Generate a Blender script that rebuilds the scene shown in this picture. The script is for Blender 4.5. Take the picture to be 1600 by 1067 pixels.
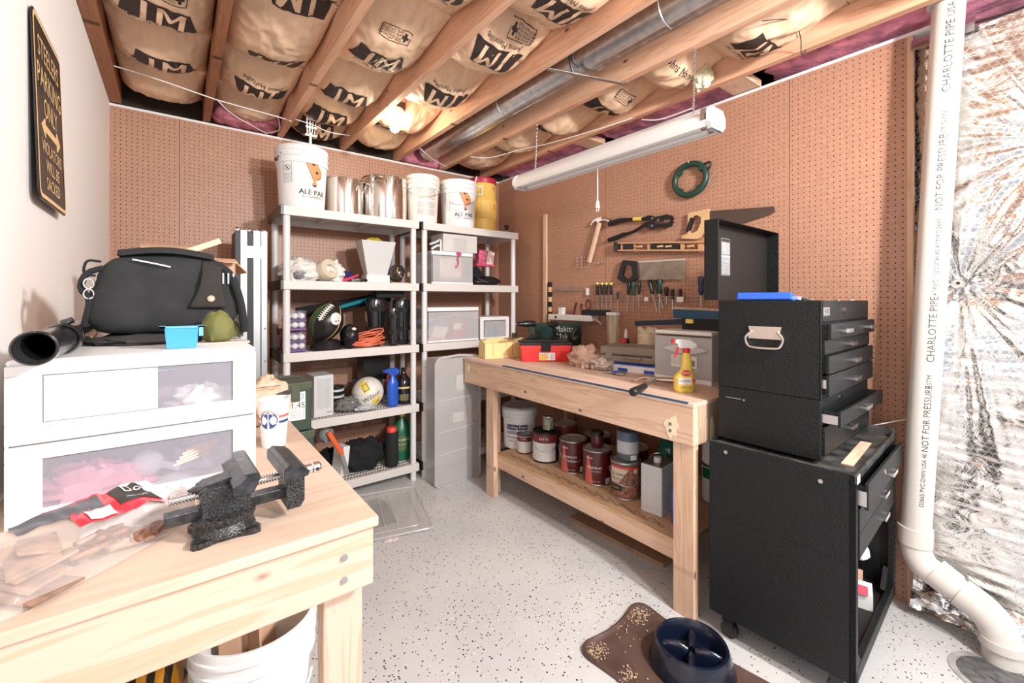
import bpy, bmesh, math, random
import numpy as np
from mathutils import Vector, Matrix, Euler, noise
random.seed(7)
for o in list(bpy.data.objects): bpy.data.objects.remove(o)
scene = bpy.context.scene
C = scene.collection
PI = math.pi
# ---------------------------------------------------------------- camera
cd = bpy.data.cameras.new('camera'); cam = bpy.data.objects.new('camera', cd); C.objects.link(cam)
cam.location = (0, 0, 1.33)
cam.rotation_euler = (PI/2, 0, -0.6589)
cd.sensor_fit = 'HORIZONTAL'; cd.sensor_width = 36; cd.lens = 36*679.16/1600
cd.shift_y = -(533.5-467.6)/1600; cd.clip_start = .02; cd.clip_end = 50
scene.camera = cam
# ---------------------------------------------------------------- world and light
w = bpy.data.worlds.new('world'); scene.world = w; w.use_nodes = True
w.node_tree.nodes['Background'].inputs[0].default_value = (.95, .96, 1, 1)
w.node_tree.nodes['Background'].inputs[1].default_value = .6
def lamp(name, kind, loc, energy, color, size=.1, rot=None, size_y=None):
    l = bpy.data.lights.new(name, kind); l.energy = energy; l.color = color
    if kind == 'AREA':
        l.size = size
        if size_y: l.shape = 'RECTANGLE'; l.size_y = size_y
    else: l.shadow_soft_size = size
    o = bpy.data.objects.new(name, l); C.objects.link(o); o.location = loc
    if rot: o.rotation_euler = rot
    return o
def aim(o, t):
    o.rotation_euler = (Vector(t)-o.location).to_track_quat('-Z', 'Y').to_euler()
k = lamp('added_area_light', 'AREA', (1.5, -.7, 2.3), 74, (1, .97, .95), .18); aim(k, (-.1, 2.2, 1.2))  # unseen area light, added to brighten the left wall
k2 = lamp('added_area_light_far', 'AREA', (.9, -1.5, 2.2), 46, (1, .98, .96), .25); aim(k2, (2.2, 1.9, 1.1))  # second unseen light, added behind the camera to brighten the right side
scene.view_settings.view_transform = 'Standard'; scene.view_settings.look = 'None'
scene.view_settings.gamma = 1; scene.view_settings.use_curve_mapping = False
scene.view_settings.exposure = .35
# ---------------------------------------------------------------- materials
def _new(name):
    m = bpy.data.materials.new(name); m.use_nodes = True
    nt = m.node_tree; return m, nt, nt.nodes['Principled BSDF']
def _n(nt, t, **kw):
    n = nt.nodes.new(t)
    for k_, v in kw.items():
        if k_.startswith('i_'): n.inputs[k_[2:].replace('_', ' ')].default_value = v
        else: setattr(n, k_, v)
    return n
def _coord(nt, scale=(1, 1, 1), rot=(0, 0, 0)):
    tc = _n(nt, 'ShaderNodeTexCoord'); mp = _n(nt, 'ShaderNodeMapping')
    mp.inputs['Scale'].default_value = scale; mp.inputs['Rotation'].default_value = rot
    nt.links.new(tc.outputs['Object'], mp.inputs['Vector']); return mp.outputs[0]
def _ramp(nt, fac, stops):
    r = _n(nt, 'ShaderNodeValToRGB'); e = r.color_ramp.elements
    while len(e) < len(stops): e.new(.5)
    for el, (p, c) in zip(e, stops): el.position = p; el.color = (*c, 1) if len(c) == 3 else c
    nt.links.new(fac, r.inputs[0]); return r.outputs[0]
def _mix(nt, fac, a, b, mode='MIX'):
    m = _n(nt, 'ShaderNodeMix', data_type='RGBA', blend_type=mode)
    for s_, v in ((m.inputs[0], fac), (m.inputs[6], a), (m.inputs[7], b)):
        if hasattr(v, 'links'): nt.links.new(v, s_)
        elif isinstance(v, (int, float)): s_.default_value = v
        else: s_.default_value = (*v, 1)
    return m.outputs[2]
def mat(name, col, rough=.5, metal=0, var=0, vs=8, bump=0, bs=200, coat=0, spec=.5, trans=0, alpha=1, sub=0, emit=0):
    m, nt, b = _new(name)
    b.inputs['Base Color'].default_value = (*col, 1); b.inputs['Roughness'].default_value = rough
    b.inputs['Metallic'].default_value = metal; b.inputs['Specular IOR Level'].default_value = spec
    b.inputs['Coat Weight'].default_value = coat
    if trans: b.inputs['Transmission Weight'].default_value = trans
    if alpha < 1: b.inputs['Alpha'].default_value = alpha
    if sub: b.inputs['Subsurface Weight'].default_value = sub; b.inputs['Subsurface Scale'].default_value = .01
    if emit: b.inputs['Emission Color'].default_value = (*col, 1); b.inputs['Emission Strength'].default_value = emit
    if var or bump: v = _coord(nt)
    if var:
        n = _n(nt, 'ShaderNodeTexNoise', i_Scale=vs, i_Detail=6.); nt.links.new(v, n.inputs['Vector'])
        lo = tuple(max(0, c*(1-var)) for c in col); hi = tuple(min(1, c*(1+var)) for c in col)
        nt.links.new(_ramp(nt, n.outputs[0], [(.3, lo), (.7, hi)]), b.inputs['Base Color'])
    if bump:
        n = _n(nt, 'ShaderNodeTexNoise', i_Scale=bs, i_Detail=3.); nt.links.new(v, n.inputs['Vector'])
        bp = _n(nt, 'ShaderNodeBump', i_Strength=bump, i_Distance=.003); nt.links.new(n.outputs[0], bp.inputs['Height'])
        nt.links.new(bp.outputs[0], b.inputs['Normal'])
    return m
def wood(name, light, dark, axis='x', rough=.6, knots=True, ring=1.):
    m, nt, b = _new(name); b.inputs['Roughness'].default_value = rough
    sc = {'x': (1.2, 16, 16), 'y': (16, 1.2, 16), 'z': (16, 16, 1.2)}[axis]
    v = _coord(nt, sc)
    n = _n(nt, 'ShaderNodeTexNoise', i_Scale=1.2*ring, i_Detail=5., i_Distortion=1.2); nt.links.new(v, n.inputs['Vector'])
    wv = _n(nt, 'ShaderNodeMath', operation='SINE'); mu = _n(nt, 'ShaderNodeMath', operation='MULTIPLY'); mu.inputs[1].default_value = 28
    nt.links.new(n.outputs[0], mu.inputs[0]); nt.links.new(mu.outputs[0], wv.inputs[0])
    mr = _n(nt, 'ShaderNodeMapRange'); mr.inputs[1].default_value = -1; nt.links.new(wv.outputs[0], mr.inputs[0])
    c1 = _ramp(nt, mr.outputs[0], [(0, tuple(light[i]*.45+dark[i]*.55 for i in range(3))), (.4, light), (1, light)])
    n2 = _n(nt, 'ShaderNodeTexNoise', i_Scale=.35, i_Detail=3.); nt.links.new(v, n2.inputs['Vector'])
    f2 = _ramp(nt, n2.outputs[0], [(.35, (0, 0, 0)), (.75, (.55, .55, .55))])
    c2 = _mix(nt, f2, c1, dark)
    if knots:
        sk = {'x': (6, .01, 12), 'y': (.01, 6, 12), 'z': (12, .01, 5)}[axis]
        vo = _n(nt, 'ShaderNodeTexVoronoi', i_Scale=1.); nt.links.new(_coord(nt, sk), vo.inputs['Vector'])
        f3 = _ramp(nt, vo.outputs['Distance'], [(.06, (1, 1, 1)), (.09, (.4, .4, .4)), (.13, (0, 0, 0))])
        c2 = _mix(nt, f3, c2, tuple(d*.3 for d in dark))
    nt.links.new(c2, b.inputs['Base Color'])
    bp = _n(nt, 'ShaderNodeBump', i_Strength=.15, i_Distance=.001); nt.links.new(mr.outputs[0], bp.inputs['Height']); nt.links.new(bp.outputs[0], b.inputs['Normal'])
    return m
def clear(name, tint, op=.3, rough=.15):
    m, nt, b = _new(name); b.inputs['Base Color'].default_value = (*tint, 1); b.inputs['Roughness'].default_value = rough
    t = _n(nt, 'ShaderNodeBsdfTransparent'); mx = _n(nt, 'ShaderNodeMixShader'); mx.inputs[0].default_value = op
    nt.links.new(t.outputs[0], mx.inputs[1]); nt.links.new(b.outputs[0], mx.inputs[2])
    nt.links.new(mx.outputs[0], nt.nodes['Material Output'].inputs[0]); return m

PL, PD = (.75, .53, .385), (.55, .32, .19)
pine = {a: wood('pine_'+a, PL, PD, a) for a in 'xyz'}
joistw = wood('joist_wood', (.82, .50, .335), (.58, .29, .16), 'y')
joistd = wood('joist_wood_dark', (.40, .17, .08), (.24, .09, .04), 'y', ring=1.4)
pinel = wood('pine_pale', (.60, .44, .35), (.50, .29, .17), 'x')
ply = wood('plywood', (.60, .47, .375), (.50, .35, .255), 'x', knots=False, ring=.5)
plyy = wood('plywood_worn', (.72, .54, .42), (.50, .32, .24), 'y', knots=False, ring=.6)
osb = wood('worn_wood_end', (.50, .36, .25), (.32, .2, .13), 'z', ring=1.6)
kraft = mat('kraft_paper', (.74, .51, .34), .5, var=.15, vs=4, bump=.3, bs=30)
peg = mat('pegboard_brown', (.435, .23, .15), .45, var=.12, vs=90)
dark = mat('gap_shade_dark', (.03, .018, .012), .9)  # near-black: shade inside gaps and holes put into the colour
drywall = mat('drywall_paint', (.90, .865, .845), .7, bump=.05, bs=120)
ink = mat('black_ink', (.03, .025, .022), .5)
inkb = mat('brown_ink', (.035, .022, .018), .6)
pink = mat('pink_fiberglass', (.62, .22, .30), .95, var=.45, vs=14, bump=1, bs=70)
wht = mat('white_plastic', (.86, .86, .86), .35)
wht2 = mat('white_paint', (.80, .79, .78), .5)
offw = mat('offwhite_plastic', (.80, .77, .72), .4, var=.03, vs=9)
shelfg = mat('shelf_grey_plastic', (.68, .64, .61), .5)
shelfw = mat('shelf_post_plastic', (.72, .71, .71), .4)
blk = mat('black_plastic', (.010, .010, .011), .35)
blkm = mat('black_matte', (.011, .011, .012), .8)
fab = mat('black_fabric', (.011, .012, .013), .9, bump=.4, bs=500)
chestm = mat('black_wrinkle_paint', (.008, .009, .010), .42, bump=1, bs=190, spec=.3)
chestd = mat('chest_inner_black', (.010, .008, .007), .6)
chrome = mat('chrome', (.85, .85, .86), .18, 1)
steel = mat('steel', (.55, .55, .56), .35, 1)
stain = mat('stainless', (.78, .74, .70), .13, 1)
galv = mat('galvanized', (.62, .63, .65), .27, 1, var=.18, vs=25)
red = mat('red_plastic', (.72, .03, .03), .35)
cream_metal = mat('nickel', (.62, .54, .47), .38, .85)
redd = mat('dark_red_can', (.22, .015, .02), .3)
yel = mat('yellow_plastic', (.85, .68, .12), .4)
yelc = mat('cooler_yellow', (.86, .55, .13), .45)
org = mat('orange_plastic', (.85, .13, .03), .45)
blue = mat('blue_plastic', (.02, .10, .52), .3)
green = mat('green_plastic', (.01, .13, .06), .35)
dgreen = mat('dark_green_plastic', (.01, .05, .035), .4)
olive = mat('olive_metal', (.07, .085, .05), .55, var=.2)
card = mat('cardboard', (.55, .34, .22), .75, var=.08, vs=12)
paper = mat('paper_white', (.85, .84, .82), .7)
grey = mat('grey_plastic', (.25, .25, .25), .5)
navy = mat('navy_ink', (.02, .035, .14), .45)
brass = mat('brass', (.8, .55, .25), .3, 1)
woodh = mat('hammer_handle_wood', (.72, .50, .36), .5, var=.1, vs=30)
# ---------------------------------------------------------------- mesh builder
class MB:
    def __init__(s): s.v = []; s.f = []; s.m = []; s.T = Matrix()
    def add(s, vs, fs, mi=0):
        o = len(s.v); T = s.T
        s.v += [tuple(T @ Vector(p)) for p in vs]; s.f += [tuple(i+o for i in f) for f in fs]; s.m += [mi]*len(fs); return s
    def box(s, x0, x1, y0, y1, z0, z1, mi=0):
        v = [(x, y, z) for z in (z0, z1) for y in (y0, y1) for x in (x0, x1)]
        return s.add(v, [(0, 2, 3, 1), (4, 5, 7, 6), (0, 1, 5, 4), (2, 6, 7, 3), (0, 4, 6, 2), (1, 3, 7, 5)], mi)
    def obox(s, c, sz, R=(0, 0, 0), mi=0):
        M = Matrix.Translation(c) @ Euler(R).to_matrix().to_4x4(); T = s.T; s.T = T @ M
        s.box(-sz[0]/2, sz[0]/2, -sz[1]/2, sz[1]/2, -sz[2]/2, sz[2]/2, mi); s.T = T; return s
    def beam(s, a, b, w_, h, mi=0, up=(0, 0, 1)):
        a, b = Vector(a), Vector(b); d = b-a; L = d.length; z = d.normalized(); x = Vector(up).cross(z)
        if x.length < 1e-4: x = Vector((1, 0, 0))
        x.normalize(); y = z.cross(x); M = Matrix((x, y, z)).transposed().to_4x4(); M.translation = a
        T = s.T; s.T = T @ M; s.box(-w_/2, w_/2, -h/2, h/2, 0, L, mi); s.T = T; return s
    def lathe(s, prof, c=(0, 0, 0), n=24, mi=0, sx=1, sy=1, mis=None):
        v = []; f = []; ms = []
        for r, z in prof:
            for i in range(n):
                a = 2*PI*i/n; v.append((c[0]+r*sx*math.cos(a), c[1]+r*sy*math.sin(a), c[2]+z))
        for j in range(len(prof)-1):
            for i in range(n):
                k_ = (i+1) % n; f.append((j*n+i, j*n+k_, (j+1)*n+k_, (j+1)*n+i)); ms.append(mis[j] if mis else mi)
        o = len(s.f); s.add(v, f, mi); s.m[o:] = ms; return s
    def cyl(s, p0, p1, r0, r1=None, n=16, mi=0, cap=True):
        r1 = r0 if r1 is None else r1; a, b = Vector(p0), Vector(p1); z = (b-a).normalized()
        x = z.orthogonal().normalized(); y = z.cross(x); v = []; f = []
        for p, r in ((a, r0), (b, r1)):
            for i in range(n):
                t = 2*PI*i/n; v.append(tuple(p+x*(r*math.cos(t))+y*(r*math.sin(t))))
        for i in range(n): f.append((i, (i+1) % n, n+(i+1) % n, n+i))
        if cap: f += [tuple(range(n-1, -1, -1)), tuple(range(n, 2*n))]
        return s.add(v, f, mi)
    def tube(s, pts, r, n=8, mi=0, closed=False, sub=0):
        P = [Vector(p) for p in pts]
        if sub and len(P) > 2:
            Q = []; L = len(P); rng = range(L if closed else L-1)
            for i in rng:
                p0 = P[(i-1) % L] if closed or i > 0 else P[0]; p1 = P[i]; p2 = P[(i+1) % L]; p3 = P[(i+2) % L] if closed or i+2 < L else P[-1]
                for k_ in range(sub):
                    t = k_/sub; Q.append(.5*((2*p1)+(p2-p0)*t+(2*p0-5*p1+4*p2-p3)*t*t+(3*p1-p0-3*p2+p3)*t**3))
            if not closed: Q.append(P[-1])
            P = Q
        L = len(P); v = []; f = []; x = None
        for i, p in enumerate(P):
            d = (P[(i+1) % L]-P[i-1]) if (closed or 0 < i < L-1) else (P[1]-P[0] if i == 0 else P[-1]-P[-2])
            if d.length < 1e-9: d = Vector((0, 0, 1))
            d.normalize()
            x = d.orthogonal() if x is None else (x-d*x.dot(d))
            if x.length < 1e-6: x = d.orthogonal()
            x.normalize(); y = d.cross(x); rr = r[i*len(r)//L] if isinstance(r, (list, tuple)) else r
            for k_ in range(n):
                a = 2*PI*k_/n; v.append(tuple(p+x*(rr*math.cos(a))+y*(rr*math.sin(a))))
        for i in range(L if closed else L-1):
            j = (i+1) % L
            for k_ in range(n): q = (k_+1) % n; f.append((i*n+k_, i*n+q, j*n+q, j*n+k_))
        if not closed: f += [tuple(range(n-1, -1, -1)), tuple(range((L-1)*n, L*n))]
        return s.add(v, f, mi)
    def prism(s, poly, o, ux, uy, d, mi=0, mside=None):
        o, ux, uy = Vector(o), Vector(ux), Vector(uy); nz = ux.cross(uy).normalized()*d; n = len(poly)
        v = [tuple(o+ux*a+uy*b) for a, b in poly]+[tuple(o+ux*a+uy*b+nz) for a, b in poly]
        s.add(v, [tuple(range(n-1, -1, -1)), tuple(range(n, 2*n))], mi)
        s.add(v, [(i, (i+1) % n, n+(i+1) % n, n+i) for i in range(n)], mi if mside is None else mside); return s
    def grid(s, fn, nu, nv, mi=0, wrap=False):
        v = [tuple(fn(i/nu, j/nv)) for j in range(nv+1) for i in range(nu+1)]
        f = [(j*(nu+1)+i, j*(nu+1)+i+1, (j+1)*(nu+1)+i+1, (j+1)*(nu+1)+i) for j in range(nv) for i in range(nu)]
        return s.add(v, f, mi)
    def ball(s, c, r, n=16, mi=0, fn=None, m=None):
        m = m or n//2+2; R = r if isinstance(r, (tuple, list)) else (r, r, r); v = []; f = []
        for j in range(m+1):
            t = PI*j/m
            for i in range(n):
                a = 2*PI*i/n; d = Vector((math.sin(t)*math.cos(a), math.sin(t)*math.sin(a), -math.cos(t)))
                k_ = fn(d) if fn else 1
                v.append((c[0]+R[0]*d.x*k_, c[1]+R[1]*d.y*k_, c[2]+R[2]*d.z*k_))
        for j in range(m):
            for i in range(n): q = (i+1) % n; f.append((j*n+i, j*n+q, (j+1)*n+q, (j+1)*n+i))
        return s.add(v, f, mi)
    def text(s, txt, size, fn, mi=0, align='CENTER', sx=1., fine=False):
        vs, fs = text_geo(txt, align, fine or size >= .012); return s.add([tuple(fn(x*size*sx, y*size)) for x, y in vs], fs, mi)
    def label(s, txt, size, o, ux, uy, mi=0, align='CENTER', sx=1.):
        o, ux, uy = Vector(o), Vector(ux), Vector(uy); return s.text(txt, size, lambda x, y: o+ux*x+uy*y, mi, align, sx)
    def build(s, name, mats, parent=None, smooth=None, bev=0, label=None):
        me = bpy.data.meshes.new(name); me.from_pydata(s.v, [], s.f)
        if not isinstance(mats, (list, tuple)): mats = [mats]
        for m_ in mats: me.materials.append(m_)
        if len(mats) > 1: me.polygons.foreach_set('material_index', s.m)
        me.validate()
        o = bpy.data.objects.new(name, me); C.objects.link(o)
        if smooth:
            me.polygons.foreach_set('use_smooth', [True]*len(me.polygons)); me.set_sharp_from_angle(angle=math.radians(smooth if smooth is not True else 40))
        if bev:
            bm_ = o.modifiers.new('bevel', 'BEVEL'); bm_.width = bev; bm_.segments = 2; bm_.limit_method = 'ANGLE'; bm_.angle_limit = math.radians(50)
        if parent is not None: o.parent = parent
        if label: o['label'] = label
        return o
def fine_poly(pts, maxlen):
    bm_ = bmesh.new(); bm_.faces.new([bm_.verts.new((x, y, 0)) for x, y in pts])
    for _ in range(5):
        bmesh.ops.triangulate(bm_, faces=bm_.faces[:]); ed = [e for e in bm_.edges if e.calc_length() > maxlen]
        if ed: bmesh.ops.subdivide_edges(bm_, edges=ed, cuts=1)
    bmesh.ops.triangulate(bm_, faces=bm_.faces[:]); bm_.verts.index_update()
    r = ([(v.co.x, v.co.y) for v in bm_.verts], [tuple(v.index for v in f.verts) for f in bm_.faces]); bm_.free(); return r
_tc = {}
def text_geo(txt, align='CENTER', fine=False):
    key = (txt, align, fine)
    if key not in _tc:
        cu = bpy.data.curves.new('t', 'FONT'); cu.body = txt; cu.size = 1; cu.align_x = align; cu.align_y = 'CENTER'; cu.resolution_u = 2
        ob = bpy.data.objects.new('t', cu); C.objects.link(ob)
        me = bpy.data.meshes.new_from_object(ob)
        if fine:
            bm_ = bmesh.new(); bm_.from_mesh(me)
            for _ in range(4):
                bmesh.ops.triangulate(bm_, faces=bm_.faces[:])
                ed = [e for e in bm_.edges if e.calc_length() > .09]
                if ed: bmesh.ops.subdivide_edges(bm_, edges=ed, cuts=1)
            bmesh.ops.triangulate(bm_, faces=bm_.faces[:]); bm_.to_mesh(me); bm_.free()
        _tc[key] = ([(v.co.x, v.co.y) for v in me.vertices], [tuple(p.vertices) for p in me.polygons])
        bpy.data.objects.remove(ob); bpy.data.meshes.remove(me); bpy.data.curves.remove(cu)
    return _tc[key]
def thing(name, label, cat, loc=(0, 0, 0), rz=0, group=None):
    o = bpy.data.objects.new(name, None); C.objects.link(o); o.empty_display_size = .05
    o.location = loc; o.rotation_euler = (0, 0, rz); o['label'] = label; o['category'] = cat
    if group: o['group'] = group
    return o
def tag(o, label, cat, group=None, loc=None):
    o['label'] = label; o['category'] = cat
    if group: o['group'] = group
    if loc is not None: o.location = loc
    return o
def struct(o): o['kind'] = 'structure'; return o
def dup(root, loc=None, rz=None, label=None, group=None):
    r = root.copy(); C.objects.link(r)
    if loc is not None: r.location = loc
    if rz is not None: r.rotation_euler = (0, 0, rz)
    if label: r['label'] = label
    if group: r['group'] = group
    for ch in list(root.children):
        c = ch.copy(); C.objects.link(c); c.parent = r
        for g in ch.children:
            d = g.copy(); C.objects.link(d); d.parent = c
    return r
def cylmap(r, a0, z0, off=.0008, r2=None, h=None):
    """map flat (x, y) onto a cylinder of radius r around local z; a0 = facing angle; r2/h give a taper"""
    def f(x, y):
        z = z0+y; rr = r if r2 is None else r+(r2-r)*z/h
        a = a0+x/rr; return Vector(((rr+off)*math.cos(a), (rr+off)*math.sin(a), z))
    return f
def band(mb, fn, w_, h, mi, n=12, m=1):
    return mb.grid(lambda u, v: fn((u-.5)*w_, (v-.5)*h), n, m, mi)
def each(name, mats, parent, L_, items, fn, **kw):
    """one part per item"""
    r = []
    for it in items:
        b_ = W(L_); fn(b_, it); r.append(b_.build(name, mats, parent, **kw))
    return r
def W(loc, rz=0):
    b_ = MB(); b_.T = (Matrix.Translation(loc) @ Matrix.Rotation(rz, 4, 'Z')).inverted(); return b_
def jit(p, a, sc=8, k_=0): 
    n_ = noise.noise_vector(Vector(p)*sc+Vector((k_, k_*2, 0))); return Vector(p)+n_*a
# ================================================================ the room
XL, XR, YB, ZP, ZJ = -.307, 2.527, 3.481, 2.475, 2.494
# --- floor with epoxy flecks
m, nt, b = _new('epoxy_flake_floor'); v = _coord(nt)
vo = _n(nt, 'ShaderNodeTexVoronoi', i_Scale=82.); nt.links.new(v, vo.inputs['Vector'])
vr = _n(nt, 'ShaderNodeTexVoronoi', i_Scale=82.); nt.links.new(v, vr.inputs['Vector'])
sep = _n(nt, 'ShaderNodeSeparateColor'); nt.links.new(vr.outputs['Color'], sep.inputs[0])
thr = _n(nt, 'ShaderNodeMath', operation='MULTIPLY'); thr.inputs[1].default_value = .42; nt.links.new(sep.outputs[0], thr.inputs[0])
lt = _n(nt, 'ShaderNodeMath', operation='LESS_THAN'); nt.links.new(vo.outputs['Distance'], lt.inputs[0])
sb = _n(nt, 'ShaderNodeMath', operation='SUBTRACT'); sb.inputs[1].default_value = .07; nt.links.new(thr.outputs[0], sb.inputs[0]); nt.links.new(sb.outputs[0], lt.inputs[1])
fc = _ramp(nt, sep.outputs[1], [(.0, (.03, .028, .028)), (.75, (.10, .09, .09)), (.9, (.75, .75, .75))])
nn = _n(nt, 'ShaderNodeTexNoise', i_Scale=2.5, i_Detail=6.); nt.links.new(v, nn.inputs['Vector'])
base = _ramp(nt, nn.outputs[0], [(.35, (.54, .54, .55)), (.65, (.62, .61, .60))])
nt.links.new(_mix(nt, lt.outputs[0], base, fc), b.inputs['Base Color']); b.inputs['Roughness'].default_value = .32
floorm = m
mb = MB(); mb.box(XL-.1, 4.2, -.35, YB+.1, -.1, 0); struct(mb.build('floor', floorm))
# --- left drywall
mb = MB(); mb.box(XL-.12, XL, -.35, YB+.02, 0, 2.62); struct(mb.build('wall_left', drywall))
# --- pegboard with real holes
def pegpanel(panels, fn, normal_flip):
    """panels: (u0, u1, v0, v1) rectangles; fn(u, v, d) -> point; d = depth behind the face"""
    V = []; F = []; off = 0; p = .0254; r = .0030
    ring = [(-1, -1), (0, -1), (1, -1), (1, 0), (1, 1), (0, 1), (-1, 1), (-1, 0)]
    rim = np.array(ring)*p/2; hole = np.array([(math.cos(math.atan2(y, x)), math.sin(math.atan2(y, x))) for x, y in ring])*r
    for (u0, u1, v0, v1) in panels:
        nu = int((u1-u0)/p); nv = int((v1-v0)/p); mu_ = ((u1-u0)-nu*p)/2; mv = ((v1-v0)-nv*p)/2
        cu = u0+mu_+p/2+np.arange(nu)*p; cv = v0+mv+p/2+np.arange(nv)*p
        gx, gy = np.meshgrid(cu, cv); cen = np.stack([gx.ravel(), gy.ravel()], 1); n = len(cen)
        pts = np.zeros((n, 24, 3)); pts[:, :8, :2] = cen[:, None]+rim; pts[:, 8:16, :2] = cen[:, None]+hole; pts[:, 16:, :2] = cen[:, None]+hole; pts[:, 16:, 2] = .005
        q = []
        for i in range(8):
            j = (i+1) % 8; q.append((i, j, 8+j, 8+i)); q.append((8+i, 8+j, 16+j, 16+i))
        F.append((np.array(q)[None]+(np.arange(n)*24)[:, None, None]+off).reshape(-1, 4)); V.append(pts.reshape(-1, 3)); off += n*24
        for (a0, a1, b0, b1) in ((u0, u0+mu_, v0, v1), (u1-mu_, u1, v0, v1), (u0+mu_, u1-mu_, v0, v0+mv), (u0+mu_, u1-mu_, v1-mv, v1)):
            if a1-a0 > 1e-5 and b1-b0 > 1e-5:
                V.append(np.array([(a0, b0, 0), (a1, b0, 0), (a1, b1, 0), (a0, b1, 0)], float)); F.append(np.array([[0, 1, 2, 3]])+off); off += 4
    V = np.concatenate(V); F = np.concatenate(F); V = fn(V)
    if normal_flip: F = F[:, ::-1]
    me = bpy.data.meshes.new('pegboard'); me.vertices.add(len(V)); me.vertices.foreach_set('co', V.ravel().astype(np.float32))
    me.loops.add(len(F)*4); me.loops.foreach_set('vertex_index', F.ravel().astype(np.int32))
    me.polygons.add(len(F)); me.polygons.foreach_set('loop_start', np.arange(len(F), dtype=np.int32)*4); me.polygons.foreach_set('loop_total', np.full(len(F), 4, np.int32))
    me.update(); me.validate(); me.shade_flat(); me.materials.append(peg); return me
g = .0012
me = pegpanel([(XL, .02-g, 0, ZP), (.02+g, 1.24-g, 0, ZP), (1.24+g, XR, 0, ZP)], lambda V: np.stack([V[:, 0], YB+V[:, 2], V[:, 1]], 1), False)
wb = struct(bpy.data.objects.new('wall_back', me)); C.objects.link(wb)
me = pegpanel([(.445, .905-g, .0, ZP), (.905+g, 2.125-g, .0, ZP), (2.125+g, YB, 0, ZP)], lambda V: np.stack([XR+V[:, 2], V[:, 0], V[:, 1]], 1), True)
wr = struct(bpy.data.objects.new('wall_right', me)); C.objects.link(wr)
mb = MB(); mb.box(XL-.1, XR+.06, YB+.03, YB+.05, 0, ZP+.35); mb.box(XR+.035, XR+.05, .446, YB+.05, 0, ZP); struct(mb.build('wall_cavity_back', dark));  # sheet behind the holes, coloured near-black to stand for their shade
# white strip along the top of both pegboards, timber strip at the pegboard's free end
mb = MB(); mb.box(XL, XR, YB-.004, YB+.03, ZP, ZP+.014); struct(mb.build('trim_1', wht2))
mb = MB(); mb.box(XR-.004, XR+.03, .30, YB-.004, ZP, ZP+.014); struct(mb.build('trim_2', wht2))
mb = MB(); mb.box(XR-.002, XR+.035, .425, .4445, 0, ZP); struct(mb.build('trim_3', wood('trim_wood', (.66, .44, .30), (.5, .28, .16), 'z')))
mb = MB(); mb.box(XR-.01, XR+.08, -.35, .42, 0.0, .05); struct(mb.build('baseboard_right', wood('sill_plate_wood', (.34, .22, .15), (.2, .12, .08), 'y')))
# subfloor above the joists
mb = MB(); mb.box(XL-.1, XR+.7, -.35, YB+.4, 2.76, 2.79); struct(mb.build('ceiling', wood('subfloor_wood', (.30, .17, .10), (.2, .1, .05), 'x', knots=False)))
mb = MB(); mb.box(XR+.33, XR+.45, -.35, YB+.4, 2.3, 2.76); struct(mb.build('wall_rim', dark))
# --- joists
def joist(x, m_, label, wn=.038):
    mb = MB(); mb.box(x-wn, x, -.35, YB+.3, ZJ+.002, 2.758)
    o = mb.build('ceiling_joist', m_); tag(o, label, 'joist', 'exposed floor joists of the ceiling'); return o
JX = [-.255, .18, .615, 1.05, 1.4875, 1.922, 2.36]
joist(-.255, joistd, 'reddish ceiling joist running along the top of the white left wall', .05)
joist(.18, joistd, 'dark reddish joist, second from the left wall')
joist(.615, joistw, 'pale pine joist that ends above the tall brewing bucket with the spatula')
joist(1.05, joistw, 'pine joist just left of the bare light bulb')
joist(1.4875, joistw, 'wide pale pine joist between the light bulb and the metal duct')
joist(1.922, joistw, 'pine joist right of the round metal duct, carrying the light chains')
joist(2.36, joistw, 'rightmost pine joist, behind the hanging shop light')
# short blocking pieces above the right pegboard
for y, lab in ((2.15, 'short pine block above the pegboard behind the shop light'), (1.05, 'short pine block above the pegboard near its right end')):
    mb = MB(); mb.box(2.362, XR+.02, y, y+.14, ZP+.02, ZP+.058); tag(mb.build('blocking_board', pine['x']), lab, 'board', 'blocking pieces above the right pegboard')
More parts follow.
